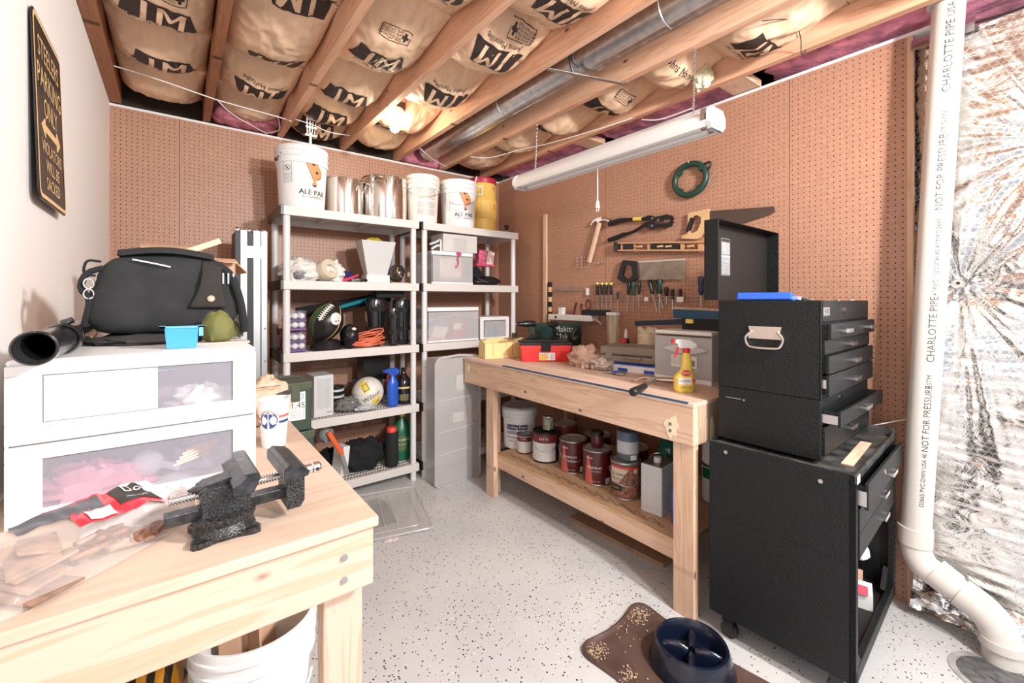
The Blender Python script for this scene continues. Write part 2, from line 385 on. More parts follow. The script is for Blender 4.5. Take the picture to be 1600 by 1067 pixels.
# --- kraft-faced insulation between the joists
def bayz(x0, x1, x, y, segs, amp, seed, z0=2.60):
    t = (x-x0)/(x1-x0); c = max(0, 1-(2*t-1)**2)
    # pillows of paper between wire hangers that bow upward in the middle
    q = 0
    for a, b_ in segs:
        if a <= y <= b_: q = (b_-y)/(b_-a); break
    s_ = math.sin(q*PI)**.7
    z = z0-amp*(c**.5)*s_+.03*c*(1-s_)
    P = Vector((x*6+seed, y*6, seed)); w1 = noise.noise(P); n_ = w1*.016
    n_ += (abs(noise.noise(Vector((x*11-y*5+seed, y*9+x*8, seed))))-.25)*.020+(abs(noise.noise(Vector((x*24+y*11, y*19-x*9, seed+4))))-.25)*.010
    n_ += abs(noise.noise(Vector((x*30+seed, q*2.2, seed+9))))*.010*(1-s_*.7)
    return z+n_*min(1, c*2.5)
def insulation(x0, x1, segs, amp, seed, logos, label, y0=-.3, y1=YB+.02, z0=2.635):
    mb = MB(); Z = lambda x, y: bayz(x0, x1, x, y, segs, amp, seed, z0)
    nv = int((y1-y0)/.012)
    mb.grid(lambda u, v_: Vector((x0+(x1-x0)*u, y0+(y1-y0)*v_, Z(x0+(x1-x0)*u, y0+(y1-y0)*v_))), 44, nv, 0)
    for (lx, ly, rot, flip, kind) in logos:
        ca, sa = math.cos(rot), math.sin(rot)
        def P(off):
            def f(x, y):
                x = x*flip; X_ = lx+x*ca+y*sa; Y_ = ly+x*sa-y*ca
                X_ = min(max(X_, x0+.004), x1-.004); return Vector((X_, Y_, Z(X_, Y_)-off))
            return f
        p1, p2 = P(.0025), P(.0050)
        if kind == 'jm':
            def blockfn(xa, xb, xc, xd, h):
                return lambda u, v_: p1((xa+(xb-xa)*u)*(1-v_)+(xc+(xd-xc)*u)*v_, (v_-.5)*h)
            mb.grid(blockfn(-.135, -.042, -.115, -.022, .135), 8, 8, 1)
            mb.grid(blockfn(-.042, .135, -.022, .095, .135), 12, 8, 1)
            T = text_geo('J'); [mb.text(ch, .165, lambda x, y: p2(x+cx+dx, y-.004), 0, sx=.85, fine=True) for ch, cx in (('J', -.055), ('M', .035)) for dx in (-.003, .003)]
            mb.text('Johns Manville', .034, lambda x, y: p1(x, y-.092), 1, fine=True)
        elif kind == 'box':
            for (a, b_, c_, d_) in ((-.07, .07, .028, .031), (-.07, .07, -.031, -.028), (-.07, -.067, -.03, .03), (.067, .07, -.03, .03), (.03, .06, -.006, .006), (.039, .051, -.018, .018)):
                mb.grid(lambda u, v_: p1(a+(b_-a)*u, c_+(d_-c_)*v_), 6, 2, 1)
            for k_ in range(4): mb.text('IMPORTANT READ', .013, lambda x, y: p1(x-.022, y+.018-.012*k_), 1)
        elif kind == 'txt':
            mb.text('Johns Manville', .05, lambda x, y: p1(x, y), 1)
            mb.text('C US', .03, lambda x, y: p1(x+.09, y-.05), 1)
    o = mb.build('insulation_batt', [kraft, inkb], smooth=75)
    for a_, b__ in segs:
        if y0+.1 < a_ < y1:
            m2 = MB(); m2.tube([(x0+(x1-x0)*i/12, a_, Z(x0+(x1-x0)*i/12, a_)-.003) for i in range(13)], .0016, n=5); m2.build('support_wire', ink, o)
    return tag(o, label, 'insulation', 'paper faced insulation batts between the joists')
def segl(*ys): return [(ys[i+1], ys[i]) for i in range(len(ys)-1)]
insulation(-.253, .140, segl(3.5, 3.05, 2.62, 2.1, 1.5, .8, -.4), .125, 1, [(-.04, 2.83, .05, 1, 'jm'), (-.05, 2.35, .08, 1, 'jm'), (-.03, 2.22, .08, 1, 'box'), (-.08, 1.75, 0, 1, 'jm')],
           'brown paper insulation against the white left wall, with two black logos')
insulation(.182, .575, segl(3.5, 3.08, 2.66, 2.0, 1.3, .5, -.4), .125, 2, [(.385, 2.88, PI+.05, 1, 'jm'), (.39, 3.02, PI, 1, 'box'), (.40, 2.5, PI+.1, 1, 'jm'), (.42, 2.02, PI, 1, 'jm'), (.43, 1.86, PI, 1, 'box'), (.4, 1.4, PI, 1, 'jm')],
           'brown paper insulation with upside-down logos, above the empty wall left of the shelves', y1=3.3)
insulation(.617, 1.010, segl(3.5, 3.22, 2.85, 2.42, 1.75, 1.0, -.4), .135, 3, [(.80, 3.32, .1, 1, 'jm'), (.80, 3.0, .05, 1, 'jm'), (.80, 2.62, .03, 1, 'jm'), (.80, 2.1, .0, 1, 'jm'), (.80, 1.9, 0, 1, 'box'), (.8, 1.5, 0, 1, 'jm'), (.82, 1.2, 0, 1, 'jm')],
           'brown paper insulation with upright logos in a column, left of the bare bulb')
insulation(1.052, 1.448, segl(3.5, 3.1, 2.62, 2.05, 1.55, .9, -.4), .135, 4, [(1.2, 3.0, PI, 1, 'jm'), (1.25, 2.28, PI-.1, 1, 'jm'), (1.24, 1.75, PI, 1, 'jm'), (1.3, 1.6, PI, 1, 'box'), (1.25, 1.3, PI, 1, 'jm')],
           'brown paper insulation around the bare light bulb')
insulation(1.924, 2.320, segl(3.5, 2.9, 2.4, 1.95, 1.5, 1.15, .6, -.4), .135, 6, [(2.1, 2.95, 0, 1, 'txt'), (2.1, 2.3, 0, 1, 'jm'), (2.1, 1.8, 0, 1, 'jm'), (2.1, 1.62, 0, 1, 'box'), (2.1, 1.25, 0, 1, 'txt'), (2.15, .9, 0, 1, 'jm')],
           'sagging brown paper insulation above the hanging shop light', z0=2.62)
# pink fibreglass at the end of the bays and above the right pegboard
def fluff(x0, x1, y0, y1, z0, z1, label, seed):
    mb = MB()
    mb.ball(((x0+x1)/2, (y0+y1)/2, (z0+z1)/2), ((x1-x0)*.56, (y1-y0)*.56, (z1-z0)*.56), 48, 0,
            lambda d: (1/max(abs(d.x)**8+abs(d.y)**8+abs(d.z)**8, 1e-6)**(1/8))*(1+.12*noise.noise(d*5+Vector((seed, 0, 0)))+.05*noise.noise(d*15+Vector((seed, 0, 0)))) * .9, 26)
    o = mb.build('pink_insulation', pink, smooth=80); return tag(o, label, 'insulation', 'pink fibreglass stuffed above the pegboards')
fluff(.19, .57, 3.33, 3.72, 2.50, 2.74, 'pink fibreglass wad above the back pegboard left of the tall bucket', 1)
fluff(1.5, 1.88, 3.47, 3.76, 2.50, 2.70, 'pink fibreglass wad above the back pegboard at the end of the duct', 5)
fluff(2.40, 2.80, 1.2, 2.14, 2.53, 2.74, 'purple-pink fibreglass above the right pegboard behind the shop light', 2)
fluff(2.40, 2.80, 2.3, 3.44, 2.53, 2.74, 'dark pink fibreglass above the far end of the right pegboard', 3)
fluff(2.42, 2.85, -.35, 1.0, 2.52, 2.75, 'pink fibreglass above the foil behind the top of the white pipe', 4)
# --- foil faced blanket on the wall beyond the pegboard
m, nt, b = _new('crumpled_foil'); v = _coord(nt)
b.inputs['Metallic'].default_value = 1; b.inputs['Roughness'].default_value = .22
# scrim net printed in the foil: three families of lines
lines = []
for rot in (0, PI/3, -PI/3):
    wv = _n(nt, 'ShaderNodeTexWave', wave_type='BANDS', bands_direction='Z', i_Scale=17.); nt.links.new(_coord(nt, rot=(rot, 0, 0)), wv.inputs['Vector']); lines.append(wv.outputs['Fac'])
mxx = _n(nt, 'ShaderNodeMath', operation='MAXIMUM'); nt.links.new(lines[0], mxx.inputs[0]); nt.links.new(lines[1], mxx.inputs[1])
mx2 = _n(nt, 'ShaderNodeMath', operation='MAXIMUM'); nt.links.new(mxx.outputs[0], mx2.inputs[0]); nt.links.new(lines[2], mx2.inputs[1])
ln = _ramp(nt, mx2.outputs[0], [(.965, (0, 0, 0)), (.995, (1, 1, 1))])
nt.links.new(_mix(nt, ln, (.78, .77, .77), (.84, .83, .82)), b.inputs['Base Color'])
rr_ = _ramp(nt, ln, [(0, (.2, .2, .2)), (1, (.42, .42, .42))]); nt.links.new(rr_, b.inputs['Roughness'])
n1 = _n(nt, 'ShaderNodeTexNoise', i_Scale=1.1, i_Detail=5., i_Distortion=1.5); nt.links.new(_coord(nt, (1, 5, 9), (.15, 0, 0)), n1.inputs['Vector'])
bp1 = _n(nt, 'ShaderNodeBump', i_Strength=.45, i_Distance=.03); nt.links.new(n1.outputs[0], bp1.inputs['Height'])
bp2 = _n(nt, 'ShaderNodeBump', i_Strength=.02, i_Distance=.002); nt.links.new(ln, bp2.inputs['Height']); nt.links.new(bp1.outputs[0], bp2.inputs['Normal']); nt.links.new(bp2.outputs[0], b.inputs['Normal'])
foil = m
studs = [Vector((.30, 1.86)), Vector((.10, 1.98)), Vector((.275, 1.42)), Vector((-.1, 1.2))]
def foilpt(u, v_):
    y = -.35+.795*u; z = .03+2.39*v_; x = XR+.045; P = Vector((y, z)); d = 0
    d += .035*noise.noise(Vector((y*3, z*2.2, 1)))
    for i, s_ in enumerate((Vector((.02, 1.93)), Vector((.285, 1.395)))):
        q = P-s_; r = q.length; a = math.atan2(q.y, q.x)
        fold = abs(noise.noise(Vector((math.cos(a)*5.5, math.sin(a)*5.5, i*3+r*1.2)))) + .5*abs(noise.noise(Vector((math.cos(a)*13, math.sin(a)*13, i*3+r*2))))
        d += .05*math.exp(-r/.35)*(fold-.3)*min(1, r/.06) + .05*math.exp(-(r/.09)**2)
    d += .012*noise.noise(Vector((y*6, z*40, 4)))*(.4+.6*max(0, min(1, (1.3-z)*2)))
    # tucked in against the stud at the pegboard edge
    e = min(1, max(0, (.445-y)/.06)); x = x-.05*e*(1-.3*math.cos(z*3))
    return Vector((x+d, y, z))
mb = MB(); mb.grid(foilpt, 110, 260, 0)
o = mb.build('foil_blanket', foil, smooth=180); tag(o, 'crumpled silver foil insulation blanket on the wall behind the white pipe', 'insulation')
mb = MB(); mb.cyl((XR-.03, .285, 1.395), (XR+.03, .285, 1.395), .016, n=20, mi=0); mb.cyl((XR-.032, .285, 1.395), (XR-.03, .285, 1.395), .006, mi=1)
mb.build('fastener_washer', [steel, dark], o)
mb = MB(); mb.grid(lambda u, v_: Vector((XR-.015-.09*v_+.03*noise.noise(Vector((u*9, v_*5, 2))), -.3+.72*u, .05+.09*(1-v_)+.03*noise.noise(Vector((u*14, v_*6, 0))))), 60, 10, 0)
mb.build('loose_foil_flap', foil, o, smooth=180)
# folded foil end wrapped over the top next to the pegboard
mb = MB(); mb.grid(lambda u, v_: Vector((XR+.06-.075*math.sin(v_*PI*.5), .24+.19*u, 2.50-.10*v_**1.5)), 12, 8, 0)
mb.build('folded_top', galv, o, smooth=True)
# floor drain
dr = thing('floor_drain', 'round grey floor drain cover beside the foot of the white pipe', 'drain', (2.27, .16, 0))
mb = MB(); mb.lathe([(.125, 0), (.125, .003), (.105, .004), (.105, .002)], n=40); mb.build('rim', mat('drain_rim_grey', (.36, .35, .34), .7, var=.3, vs=30), dr, smooth=True)
mb = MB(); mb.lathe([(.104, .001), (.1, .003), (0, .003)], n=40); mb.cyl((0, 0, .002), (0, 0, .006), .02, n=6)
mb.build('cover', mat('drain_cover_dark', (.12, .12, .12), .6, var=.5, vs=40), dr, smooth=30)
# ================================================================ benches
L = (.0, 1.6, 0)
t = thing('workbench', 'pale pine workbench along the white left wall, with a plywood top', 'workbench', L)
mb = W(L); mb.box(XL+.012, .32, .845, 2.25, .880, .900); mb.build('bench_top', ply, t, bev=.003)
mb = W(L); mb.box(XL+.012, .312,   .853, .891, .765, .879); mb.build('apron_board', pinel, t, bev=.003)
mb = W(L); mb.box(.274, .312, .892, 2.24, .765, .879); mb.build('side_board', pine['y'], t, bev=.003)
mb = W(L); mb.box(XL+.012, .272, 2.2, 2.24, .765, .879); mb.build('back_board', pine['x'], t)
mb = W(L); mb.box(XL+.012, .226, 1.0, 1.038, .70, .85); mb.build('cross_board', pine['x'], t)
for (x0, x1, y0, y1) in ((.228, .304, .895, .94), (.228, .304, 2.14, 2.198), (XL+.02, XL+.09, 2.14, 2.198), (XL+.02, XL+.09, .895, .94)):
    mb = W(L); mb.box(x0, x1, y0, y1, 0, .764 if y0 > 2 else .764); mb.build('leg', wood('pine_pale_upright', (.60, .44, .35), (.50, .29, .17), 'z') if 'pine_pale_upright' not in bpy.data.materials else bpy.data.materials['pine_pale_upright'], t, bev=.003)
each('bolt', steel, t, L, ((.255, .838), (.255, .795)), lambda m_, q: m_.cyl((q[0], .848, q[1]), (q[0], .8535, q[1]), .006, n=12))
L = (2.1, 1.9, 0)
t = thing('workbench', 'long pine workbench with a lower shelf of paint cans, against the right pegboard', 'workbench', L)
mb = W(L); mb.box(1.665, 2.51, .945, 2.725, .886, .904); mb.build('bench_top', plyy, t, bev=.002)
mb = W(L); mb.box(1.668, 1.706, .947, 2.722, .727, .885); mb.build('apron_board', pine['y'], t, bev=.003)
mb = W(L); mb.box(1.707, 2.50, .947, .985, .727, .885); mb.build('end_board', osb, t, bev=.003)
mb = W(L); mb.box(1.707, 2.50, 2.684, 2.722, .727, .885); mb.build('end_board', pine['x'], t, bev=.003)
mb = W(L)
mb.prism([((.030+.006*math.sin(a*3+1)+.004*math.sin(a*7))*math.cos(a), (.044+.010*math.sin(a*4)+.006*math.sin(a*9+2))*math.sin(a)) for a in [i*PI/14 for i in range(28)]], (1.667, 1.045, .786), (0, 1, 0), (0, 0, 1), -.0012)
mb.build('glue_stain', mat('dried_glue_cream', (.85, .74, .52), .6), t); mb = W(L)
mb.prism([(0, 0), (.03, .01), (.032, .06), (.014, .10), (.0, .06)], (1.80, .946, .73), (1, 0, 0), (0, 0, 1), .001)
mb.build('glue_stain', mat('dried_glue', (.85, .74, .52), .6), t); mb = W(L)
mb.prism([(0, 0), (.016, .03), (.005, .07), (-.012, .035)], (1.667, 2.66, .80), (0, 1, 0), (0, 0, 1), -.001)
mb.build('glue_stain', mat('dried_glue', (.85, .74, .52), .6), t, label='cream dried glue stains')
each('bolt', steel, t, L, ((1.05, .80), (1.05, .772), (2.66, .79), (2.66, .762)), lambda m_, q: m_.cyl((1.6685, *q), (1.6635, *q), .0075, n=14))
mb = W(L); mb.box(1.664, 1.678, .97, 2.25, .9035, .9050); mb.box(1.6635, 1.6655, .97, 2.25, .899, .9050); mb.build('blue_edge_stripe', mat('blue_stripe_paint', (.02, .08, .18), .5, var=.5, vs=30), t)
for (x0, x1, y0, y1, z1) in ((1.685, 1.722, .955, 1.05, .726), (1.723, 1.775, .988, 1.03, .885), (1.685, 1.722, 2.375, 2.465, .726), (1.723, 1.775, 2.42, 2.465, .885), (2.42, 2.50, .99, 1.03, .885), (2.42, 2.50, 2.42, 2.46, .885)):
    mb = W(L); mb.box(x0, x1, y0, y1, 0, z1); mb.build('leg', pine['z'], t, bev=.003)
mb = W(L); mb.box(1.724, 1.762, 1.052, 2.419, .19, .266); mb.build('shelf_rail', pine['y'], t, bev=.003)
mb = W(L); mb.box(2.44, 2.478, 1.03, 2.42, .19, .266); mb.build('shelf_rail', pine['y'], t, bev=.003)
mb = W(L); mb.box(1.724, 2.49, 1.031, 2.419, .267, .28); mb.build('shelf_board', wood('shelf_plywood', (.68, .46, .29), (.42, .22, .11), 'y', knots=False, ring=1.2), t)
mb = W(L)
rr = random.Random(3)
for i in range(14):
    y = 1.2+.085*i; mb.label(rr.choice(['PREMIUM', 'STURD', 'WHTWD', 'KD-HT']), .03, (1.79, y, .2805), (-.3, -1, 0), (1, -.3, 0), sx=1)
mb.build('stamped_print', ink, t)
# scrap boards on the floor under the bench
mb = MB(); mb.obox((1.93, 1.55, .012), (.08, .62, .02), (0, 0, .05)); tag(mb.build('scrap_board', wood('scrap_wood', (.42, .26, .17), (.25, .14, .08), 'y')), 'thin brown scrap board lying on the floor under the right workbench', 'board')
# ================================================================ grey plastic shelving
SZ = [1.906, 1.447, .997, .559, .122]
def shelf_unit(x0, label):
    t = thing('shelving_unit', label, 'shelf', (x0, 2.954, 0), 0, 'five tier grey plastic shelving units')
    w_, d_, h = .914, .457, .056
    for z in SZ:
        mb = MB()
        mb.box(.012, w_, 0, .02, z-h, z); mb.box(.012, w_, d_-.02, d_, z-h, z); mb.box(w_-.02, w_, .02, d_-.02, z-h, z)
        if z > 1.8: mb.box(.012, w_-.02, .02, d_-.02, z-.012, z-.004)
        else:
            for i in range(42):
                x = .03+i*.0205; mb.box(x, x+.010, .02, d_-.02, z-.012, z-.004)
            for j in range(9): mb.box(.02, w_-.02, .03+j*.048, .044+j*.048, z-.013, z-.005)
        mb.box(.3, .315, .02, d_-.02, z-.04, z-.014); mb.box(.6, .615, .02, d_-.02, z-.04, z-.014)
        s_ = mb.build('shelf_tray', shelfg, t, bev=.003)
        mb = MB(); mb.box(-.004, .0115, -.003, d_+.002, z-h-.002, z+.002); mb.build('end_cap', blk, s_, bev=.002, label='black end cap')
    zz = [1.906]+SZ[1:]+[0]
    for (px, py) in ((.035, .03), (w_-.035, .03), (.035, d_-.03), (w_-.035, d_-.03)):
        mb = MB(); tops = [SZ[0]-h]+[z-h for z in SZ[1:]]; bots = [SZ[1], SZ[2], SZ[3], SZ[4], 0]
        for a, b_ in zip(tops, bots): mb.cyl((px, py, b_), (px, py, a), .021, n=20)
        mb.build('post', shelfw, t, smooth=True)
    return t
shelf_unit(.509, 'left grey plastic shelving unit holding the football, orange cord and volleyball')
shelf_unit(1.443, 'right grey plastic shelving unit in the corner, holding clear drawer boxes')
# ================================================================ tool chest
def handle(mb, x, y, z, w_=.07, d_=.022):
    mb.beam((x-w_/2, y, z), (x-w_/2, y-d_, z), .005, .009); mb.beam((x+w_/2, y, z), (x+w_/2, y-d_, z), .005, .009)
    mb.beam((x-w_/2-.002, y-d_, z), (x+w_/2+.002, y-d_, z), .014, .004, up=(0, 1, 0))
L = (2.05, .66, 0); x0, x1, y0, y1 = 1.715, 2.40, .425, .895
t = thing('rolling_tool_cabinet', 'black rolling tool cabinet on casters, bottom of the stack right of the workbench', 'tool chest', L)
mb = W(L)
mb.box(x0, x0+.004, y0, y1, .09, .765); mb.box(x1-.004, x1, y0, y1, .09, .765); mb.box(x0, x1, y1-.004, y1, .09, .765)
mb.box(x0, x1, y0+.02, y1, .478, .484)
mb.box(x0, x0+.03, y0, y0+.02, .09, .765); mb.box(x1-.03, x1, y0, y0+.02, .09, .765); mb.box(x0, x1, y0, y0+.02, .09, .135)
mb.prism([(0, 0), (.07, 0), (0, .07)], (x1-.03, y0+.018, .135), (-1, 0, 0), (0, 0, 1), .016)
mb.prism([(0, 0), (.05, 0), (0, .05)], (x0+.03, y0+.002, .135), (1, 0, 0), (0, 0, 1), -.016)
mb.build('body', chestm, t, bev=.002)
mb = W(L); mb.box(x0+.004, x1-.004, y0+.02, y1-.004, .10, .108); mb.build('bottom_tray', chestd, t)
mb = W(L); mb.box(x0+.004, x1-.004, y0+.01, y1-.004, .748, .752); mb.box(x0, x1, y0, y0+.006, .742, .768); mb.box(x1-.006, x1, y0, y1, .752, .785); mb.box(x0+.004, x0+.008, y0, y1, .748, .768); mb.build('top_tray', mat('scuffed_black_metal', (.06, .058, .055), .3, var=.8, vs=18), t)
mb = W(L); mb.obox((2.03, .482, .7535), (.35, .034, .003), (0, 0, .03)); mb.build('wooden_strip', pine['x'], t, label='pale wooden strip')
mb = W(L); mb.box(x0+.012, x0+.05, y0-.0015, y0-.0005, .735, .76); mb.build('sticker', paper, t)
for i, (za, zb, out) in enumerate(((.655, .738, .022), (.572, .652, 0), (.489, .569, .0))):
    mb = W(L); mb.box(x0+.03, x1-.03, y0-.004-out, y0+.006-out, za, zb); mb.box(x0+.035, x1-.035, y0+.006-out, y1-.05, za+.005, za+.009)
    mb.box(x0+.035, x0+.039, y0+.006-out, y1-.05, za+.005, zb-.01); mb.box(x1-.039, x1-.035, y0+.006-out, y1-.05, za+.005, zb-.01)
    d_ = mb.build('drawer', chestd if 0 else chestm, t, bev=.0015)
    mb = W(L); handle(mb, 2.06, y0-.004-out, (za+zb)/2+.005); mb.build('handle', chrome, d_, label='chrome drawer handle')
    if out:
        mb = W(L); mb.box(x0+.028, x0+.034, y0-out, y0, za+.01, zb-.025); mb.build('slide', steel, d_)
mb = W(L); mb.cyl((2.0, y0-.03, .715), (2.0, y0-.025, .715), .009); mb.build('lock', chrome, t)
each('rivet', steel, t, L, ((.83, .735), (.52, .72)), lambda m_, q: m_.cyl((x0-.002, *q), (x0, *q), .007, n=14))
for (x, y) in ((1.75, .83), (1.75, .48), (2.36, .83), (2.36, .48)):
    mb = W(L); mb.cyl((x-.012, y, .031), (x+.012, y, .031), .031, n=24); mb.box(x-.02, x+.02, y-.02, y+.02, .066, .09)
    mb.box(x-.017, x-.014, y-.018, y+.018, .03, .08); mb.box(x+.014, x+.017, y-.018, y+.018, .03, .08)
    c_ = mb.build('caster', blk, t, smooth=30)
L = (2.08, .71, .768)
x0, x1, y0, y1 = 1.768, 2.40, .535, .89
t = thing('middle_tool_chest', 'black two-drawer tool chest in the middle of the stack, its upper drawer ajar', 'tool chest', L)
mb = W(L); mb.box(x0, x1, y0+.004, y1, .768, .978); mb.box(x0, x0+.012, y0, y0+.01, .768, .978); mb.box(x1-.012, x1, y0, y0+.01, .768, .978); mb.build('body', chestm, t, bev=.003)
for za, zb, out in ((.893, .945, .045), (.785, .885, 0)):
    mb = W(L); mb.box(x0+.014, x1-.014, y0-.008-out, y0+.003-out, za, zb)
    if out: mb.box(x0+.02, x1-.02, y0+.003-out, y0+.004, za+.004, za+.008); mb.box(x0+.02, x0+.023, y0+.003-out, y0+.004, za+.004, zb-.004); mb.box(x1-.023, x1-.02, y0+.003-out, y0+.004, za+.004, zb-.004)
    d_ = mb.build('drawer', chestm, t, bev=.0015)
    mb = W(L); handle(mb, 2.06, y0-.008-out, (za+zb)/2+.008); mb.build('handle', chrome, d_, label='chrome drawer handle')
    if out: mb = W(L); mb.box(x0+.012, x0+.019, y0-out, y0+.003, za+.008, zb-.014); mb.build('slide', steel, d_)
mb = W(L); mb.cyl((2.0, y0-.002, .958), (2.0, y0+.004, .958), .008); mb.build('lock', chrome, t)
mb = W(L); mb.box(x0-.001, x0, .80, .86, .935, .938); mb.cyl((x0-.002, .79, .935), (x0, .79, .935), .004); mb.build('scratch', steel, t)
L = (2.08, .71, .979)
t = thing('top_tool_chest', 'black tool chest with an open lid and loop handle, on top of the stack', 'tool chest', L)
mb = W(L)
mb.box(x0, x0+.004, y0+.004, y1, .979, 1.325); mb.box(x1-.004, x1, y0+.004, y1, .979, 1.325); mb.box(x0, x1, y1-.004, y1, .979, 1.325); mb.box(x0, x1, y0+.004, y0+.008, .979, 1.325)
mb.box(x0+.004, x1-.004, y0+.008, y1-.004, .979, .985); mb.box(x0+.004, x1-.004, y0+.008, y1-.004, 1.245, 1.25)
mb.box(x0, x0+.012, y0-.001, y0+.004, .979, 1.325); mb.box(x1-.012, x1, y0-.001, y0+.004, .979, 1.325); mb.box(x0+.012, x1-.012, y0-.003, y0+.004, 1.25, 1.325)
mb.build('body', chestm, t, bev=.002)
xs = 2.13
for (xa, xb, za, zb, out, hx) in ((x0+.014, xs, 1.192, 1.245, .018, (1.92,)), (xs+.004, x1-.014, 1.192, 1.245, .018, (2.26,)), (x0+.014, x1-.014, 1.136, 1.188, 0, (2.06,)), (x0+.014, x1-.014, 1.070, 1.132, .012, (2.06,)), (x0+.014, x1-.014, .994, 1.066, .012, (2.06,))):
    mb = W(L); mb.box(xa, xb, y0-.008-out, y0+.003-out, za, zb)
    if out: mb.box(xa+.003, xb-.003, y0+.003-out, y0+.004, za+.004, zb-.004)
    d_ = mb.build('drawer', chestm, t, bev=.0015)
    mb = W(L)
    for h_ in hx: handle(mb, h_, y0-.008-out, (za+zb)/2)
    mb.build('handle', chrome, d_, label='chrome drawer handle')
mb = W(L); mb.box(x0+.012, x0+.019, y0-.012, y0+.003, 1.02, 1.05); mb.build('slide', steel, t)
mb = W(L); mb.cyl((2.03, y0-.008, 1.288), (2.03, y0-.003, 1.288), .011, n=20); mb.build('lock', chrome, t)
mb = W(L); mb.box(1.78, 1.85, y0-.0045, y0-.0031, 1.272, 1.302); lb = mb.build('brand_plate', steel, t)
mb = W(L); mb.label('B·VI', .022, (1.815, y0-.0048, 1.287), (1, 0, 0), (0, 0, 1)); mb.build('plate_lettering', ink, lb)
# side loop handle: bracket and bail
mb = W(L); yy = .715
mb.prism([(-.058, -.035), (.058, -.035), (.052, -.012), (.058, .012), (-.058, .012), (-.052, -.012)], (x0-.0005, yy, 1.215), (0, 1, 0), (0, 0, 1), -.003)
for a in (-.035, .035):
    for z in (1.19, 1.22): mb.cyl((x0-.005, yy+a, z), (x0, yy+a, z), .004, n=10)
hb = mb.build('side_handle_bracket', cream_metal, t)
mb = W(L); mb.tube([(x0-.006, yy-.045, 1.208), (x0-.010, yy-.064, 1.185), (x0-.012, yy-.060, 1.160), (x0-.012, yy-.04, 1.148), (x0-.012, yy+.04, 1.148), (x0-.012, yy+.060, 1.160), (x0-.010, yy+.064, 1.185), (x0-.006, yy+.045, 1.208)], .005, sub=4)
mb.build('bail', chrome, hb, smooth=True)
# open lid
mb = W(L); za, zb = 1.327, 1.662
mb.box(x0-.004, x1+.003, .945, .949, za, zb); mb.box(x0-.004, x0, .888, .945, za, zb); mb.box(x1-.001, x1+.003, .888, .945, za, zb); mb.box(x0, x1, .888, .945, zb-.004, zb); mb.box(x0, x1, .888, .945, za, za+.004)
lid = mb.build('lid', chestm, t, bev=.003)
mb = W(L); mb.box(x0, x1-.001, .942, .9449, za+.004, zb-.004); mb.build('inner_face', chestd, lid)
mb = W(L); xl = 1.90; mb.box(xl, xl+.085, .9405, .942, 1.435, 1.60); lb = mb.build('instruction_label', mat('label_grey', (.16, .155, .165), .5), lid)
mb = W(L); mb.box(xl+.004, xl+.081, .9395, .9402, 1.585, 1.597, 0); mb.box(xl+.004, xl+.081, .9395, .9402, 1.515, 1.523, 1)
for i in range(9):
    z = 1.578-i*.0065 if i < 8 else 1.5
    mb.label('lorem ipsum dolor'.replace('lorem ipsum dolor', 'KEEP DRAWERS CLOSED'), .0065, (xl+.042, .9394, z), (1, 0, 0), (0, 0, 1), 1)
for i in range(9): mb.label('DO NOT STAND ON CHEST', .006, (xl+.042, .9394, 1.508-i*.0078), (1, 0, 0), (0, 0, 1), 1)
mb.build('label_print', [ink, paper], lb)
# tools in the top tray
t = thing('blue_tool_case', 'blue plastic tool case lying in the open top of the tool chest', 'case', (1.98, .74, 1.252))
mb = MB(); mb.obox((-.07, 0, .065), (.26, .19, .03), (.0, .20, .1)); mb.build('case_body', blue, t, bev=.006)
mb = MB(); mb.obox((-.03, -.10, .078), (.20, .02, .012), (.2, .05, .1), 0); mb.build('latch', chrome, t)
rr = random.Random(5)
for i in range(12):
    x = 2.20+.014*i; y = .58+rr.uniform(0, .10); a = rr.uniform(-1, 1); l = rr.uniform(.02, .05); r_ = rr.uniform(.006, .010)
    mb = MB(); mb.cyl((0, 0, 0), (0, 0, l*.7), r_*.8, n=12); mb.cyl((0, 0, l*.7), (0, 0, l), r_, n=6)
    o = mb.build('wrench_socket', chrome, smooth=40); o.rotation_euler = (PI/2-.1, 0, a)
    tag(o, 'small chrome socket in the heap beside the blue case on the tool chest', 'socket', 'chrome sockets heaped in the open top of the tool chest', (x, y, 1.319-.002))
mb = MB(); mb.box(2.19, 2.38, .56, .86, 1.252, 1.306); tag(mb.build('parts_tray', blk, bev=.004), 'black tray under the heap of chrome sockets in the tool chest', 'tray')
# things in the cabinet's open bottom
t = thing('shop_rag_bag', 'red plastic bag with a white end, inside the open bottom of the rolling cabinet', 'bag', (2.25, .60, .11))
mb = MB(); mb.ball((0, 0, .14), (.12, .07, .07), 24, 0, lambda d: 1+.25*noise.noise(d*3), 16); mb.build('bag_body', mat('red_bag', (.75, .02, .03), .3, bump=1, bs=40), t, smooth=True)
mb = MB(); mb.ball((.10, -.07, .13), (.045, .03, .03), 16, 0, lambda d: 1+.25*noise.noise(d*4)); mb.build('white_end', paper, t, smooth=True)
mb = MB(); mb.box(-.03, .12, .0, .07, 0, .075); mb.build('inner_box', blk, t)
t = thing('paper_bundle', 'crumpled brown paper high inside the open bottom of the rolling cabinet', 'paper', (2.24, .74, .11))
mb = MB(); mb.ball((0, 0, .27), (.14, .07, .035), 24, 0, lambda d: 1+.5*noise.noise(d*5)); mb.box(-.05, .12, -.02, .05, 0, .25, 1); mb.build('crumpled_top', [kraft, chestd], t, smooth=True)
t = thing('small_parts_box', 'white and pink printed box lying low inside the open rolling cabinet', 'box', (2.19, .53, .109))
mb = MB(); mb.obox((0, 0, .03), (.10, .13, .06), (0, 0, .2)); mb.build('box_body', [paper], t)
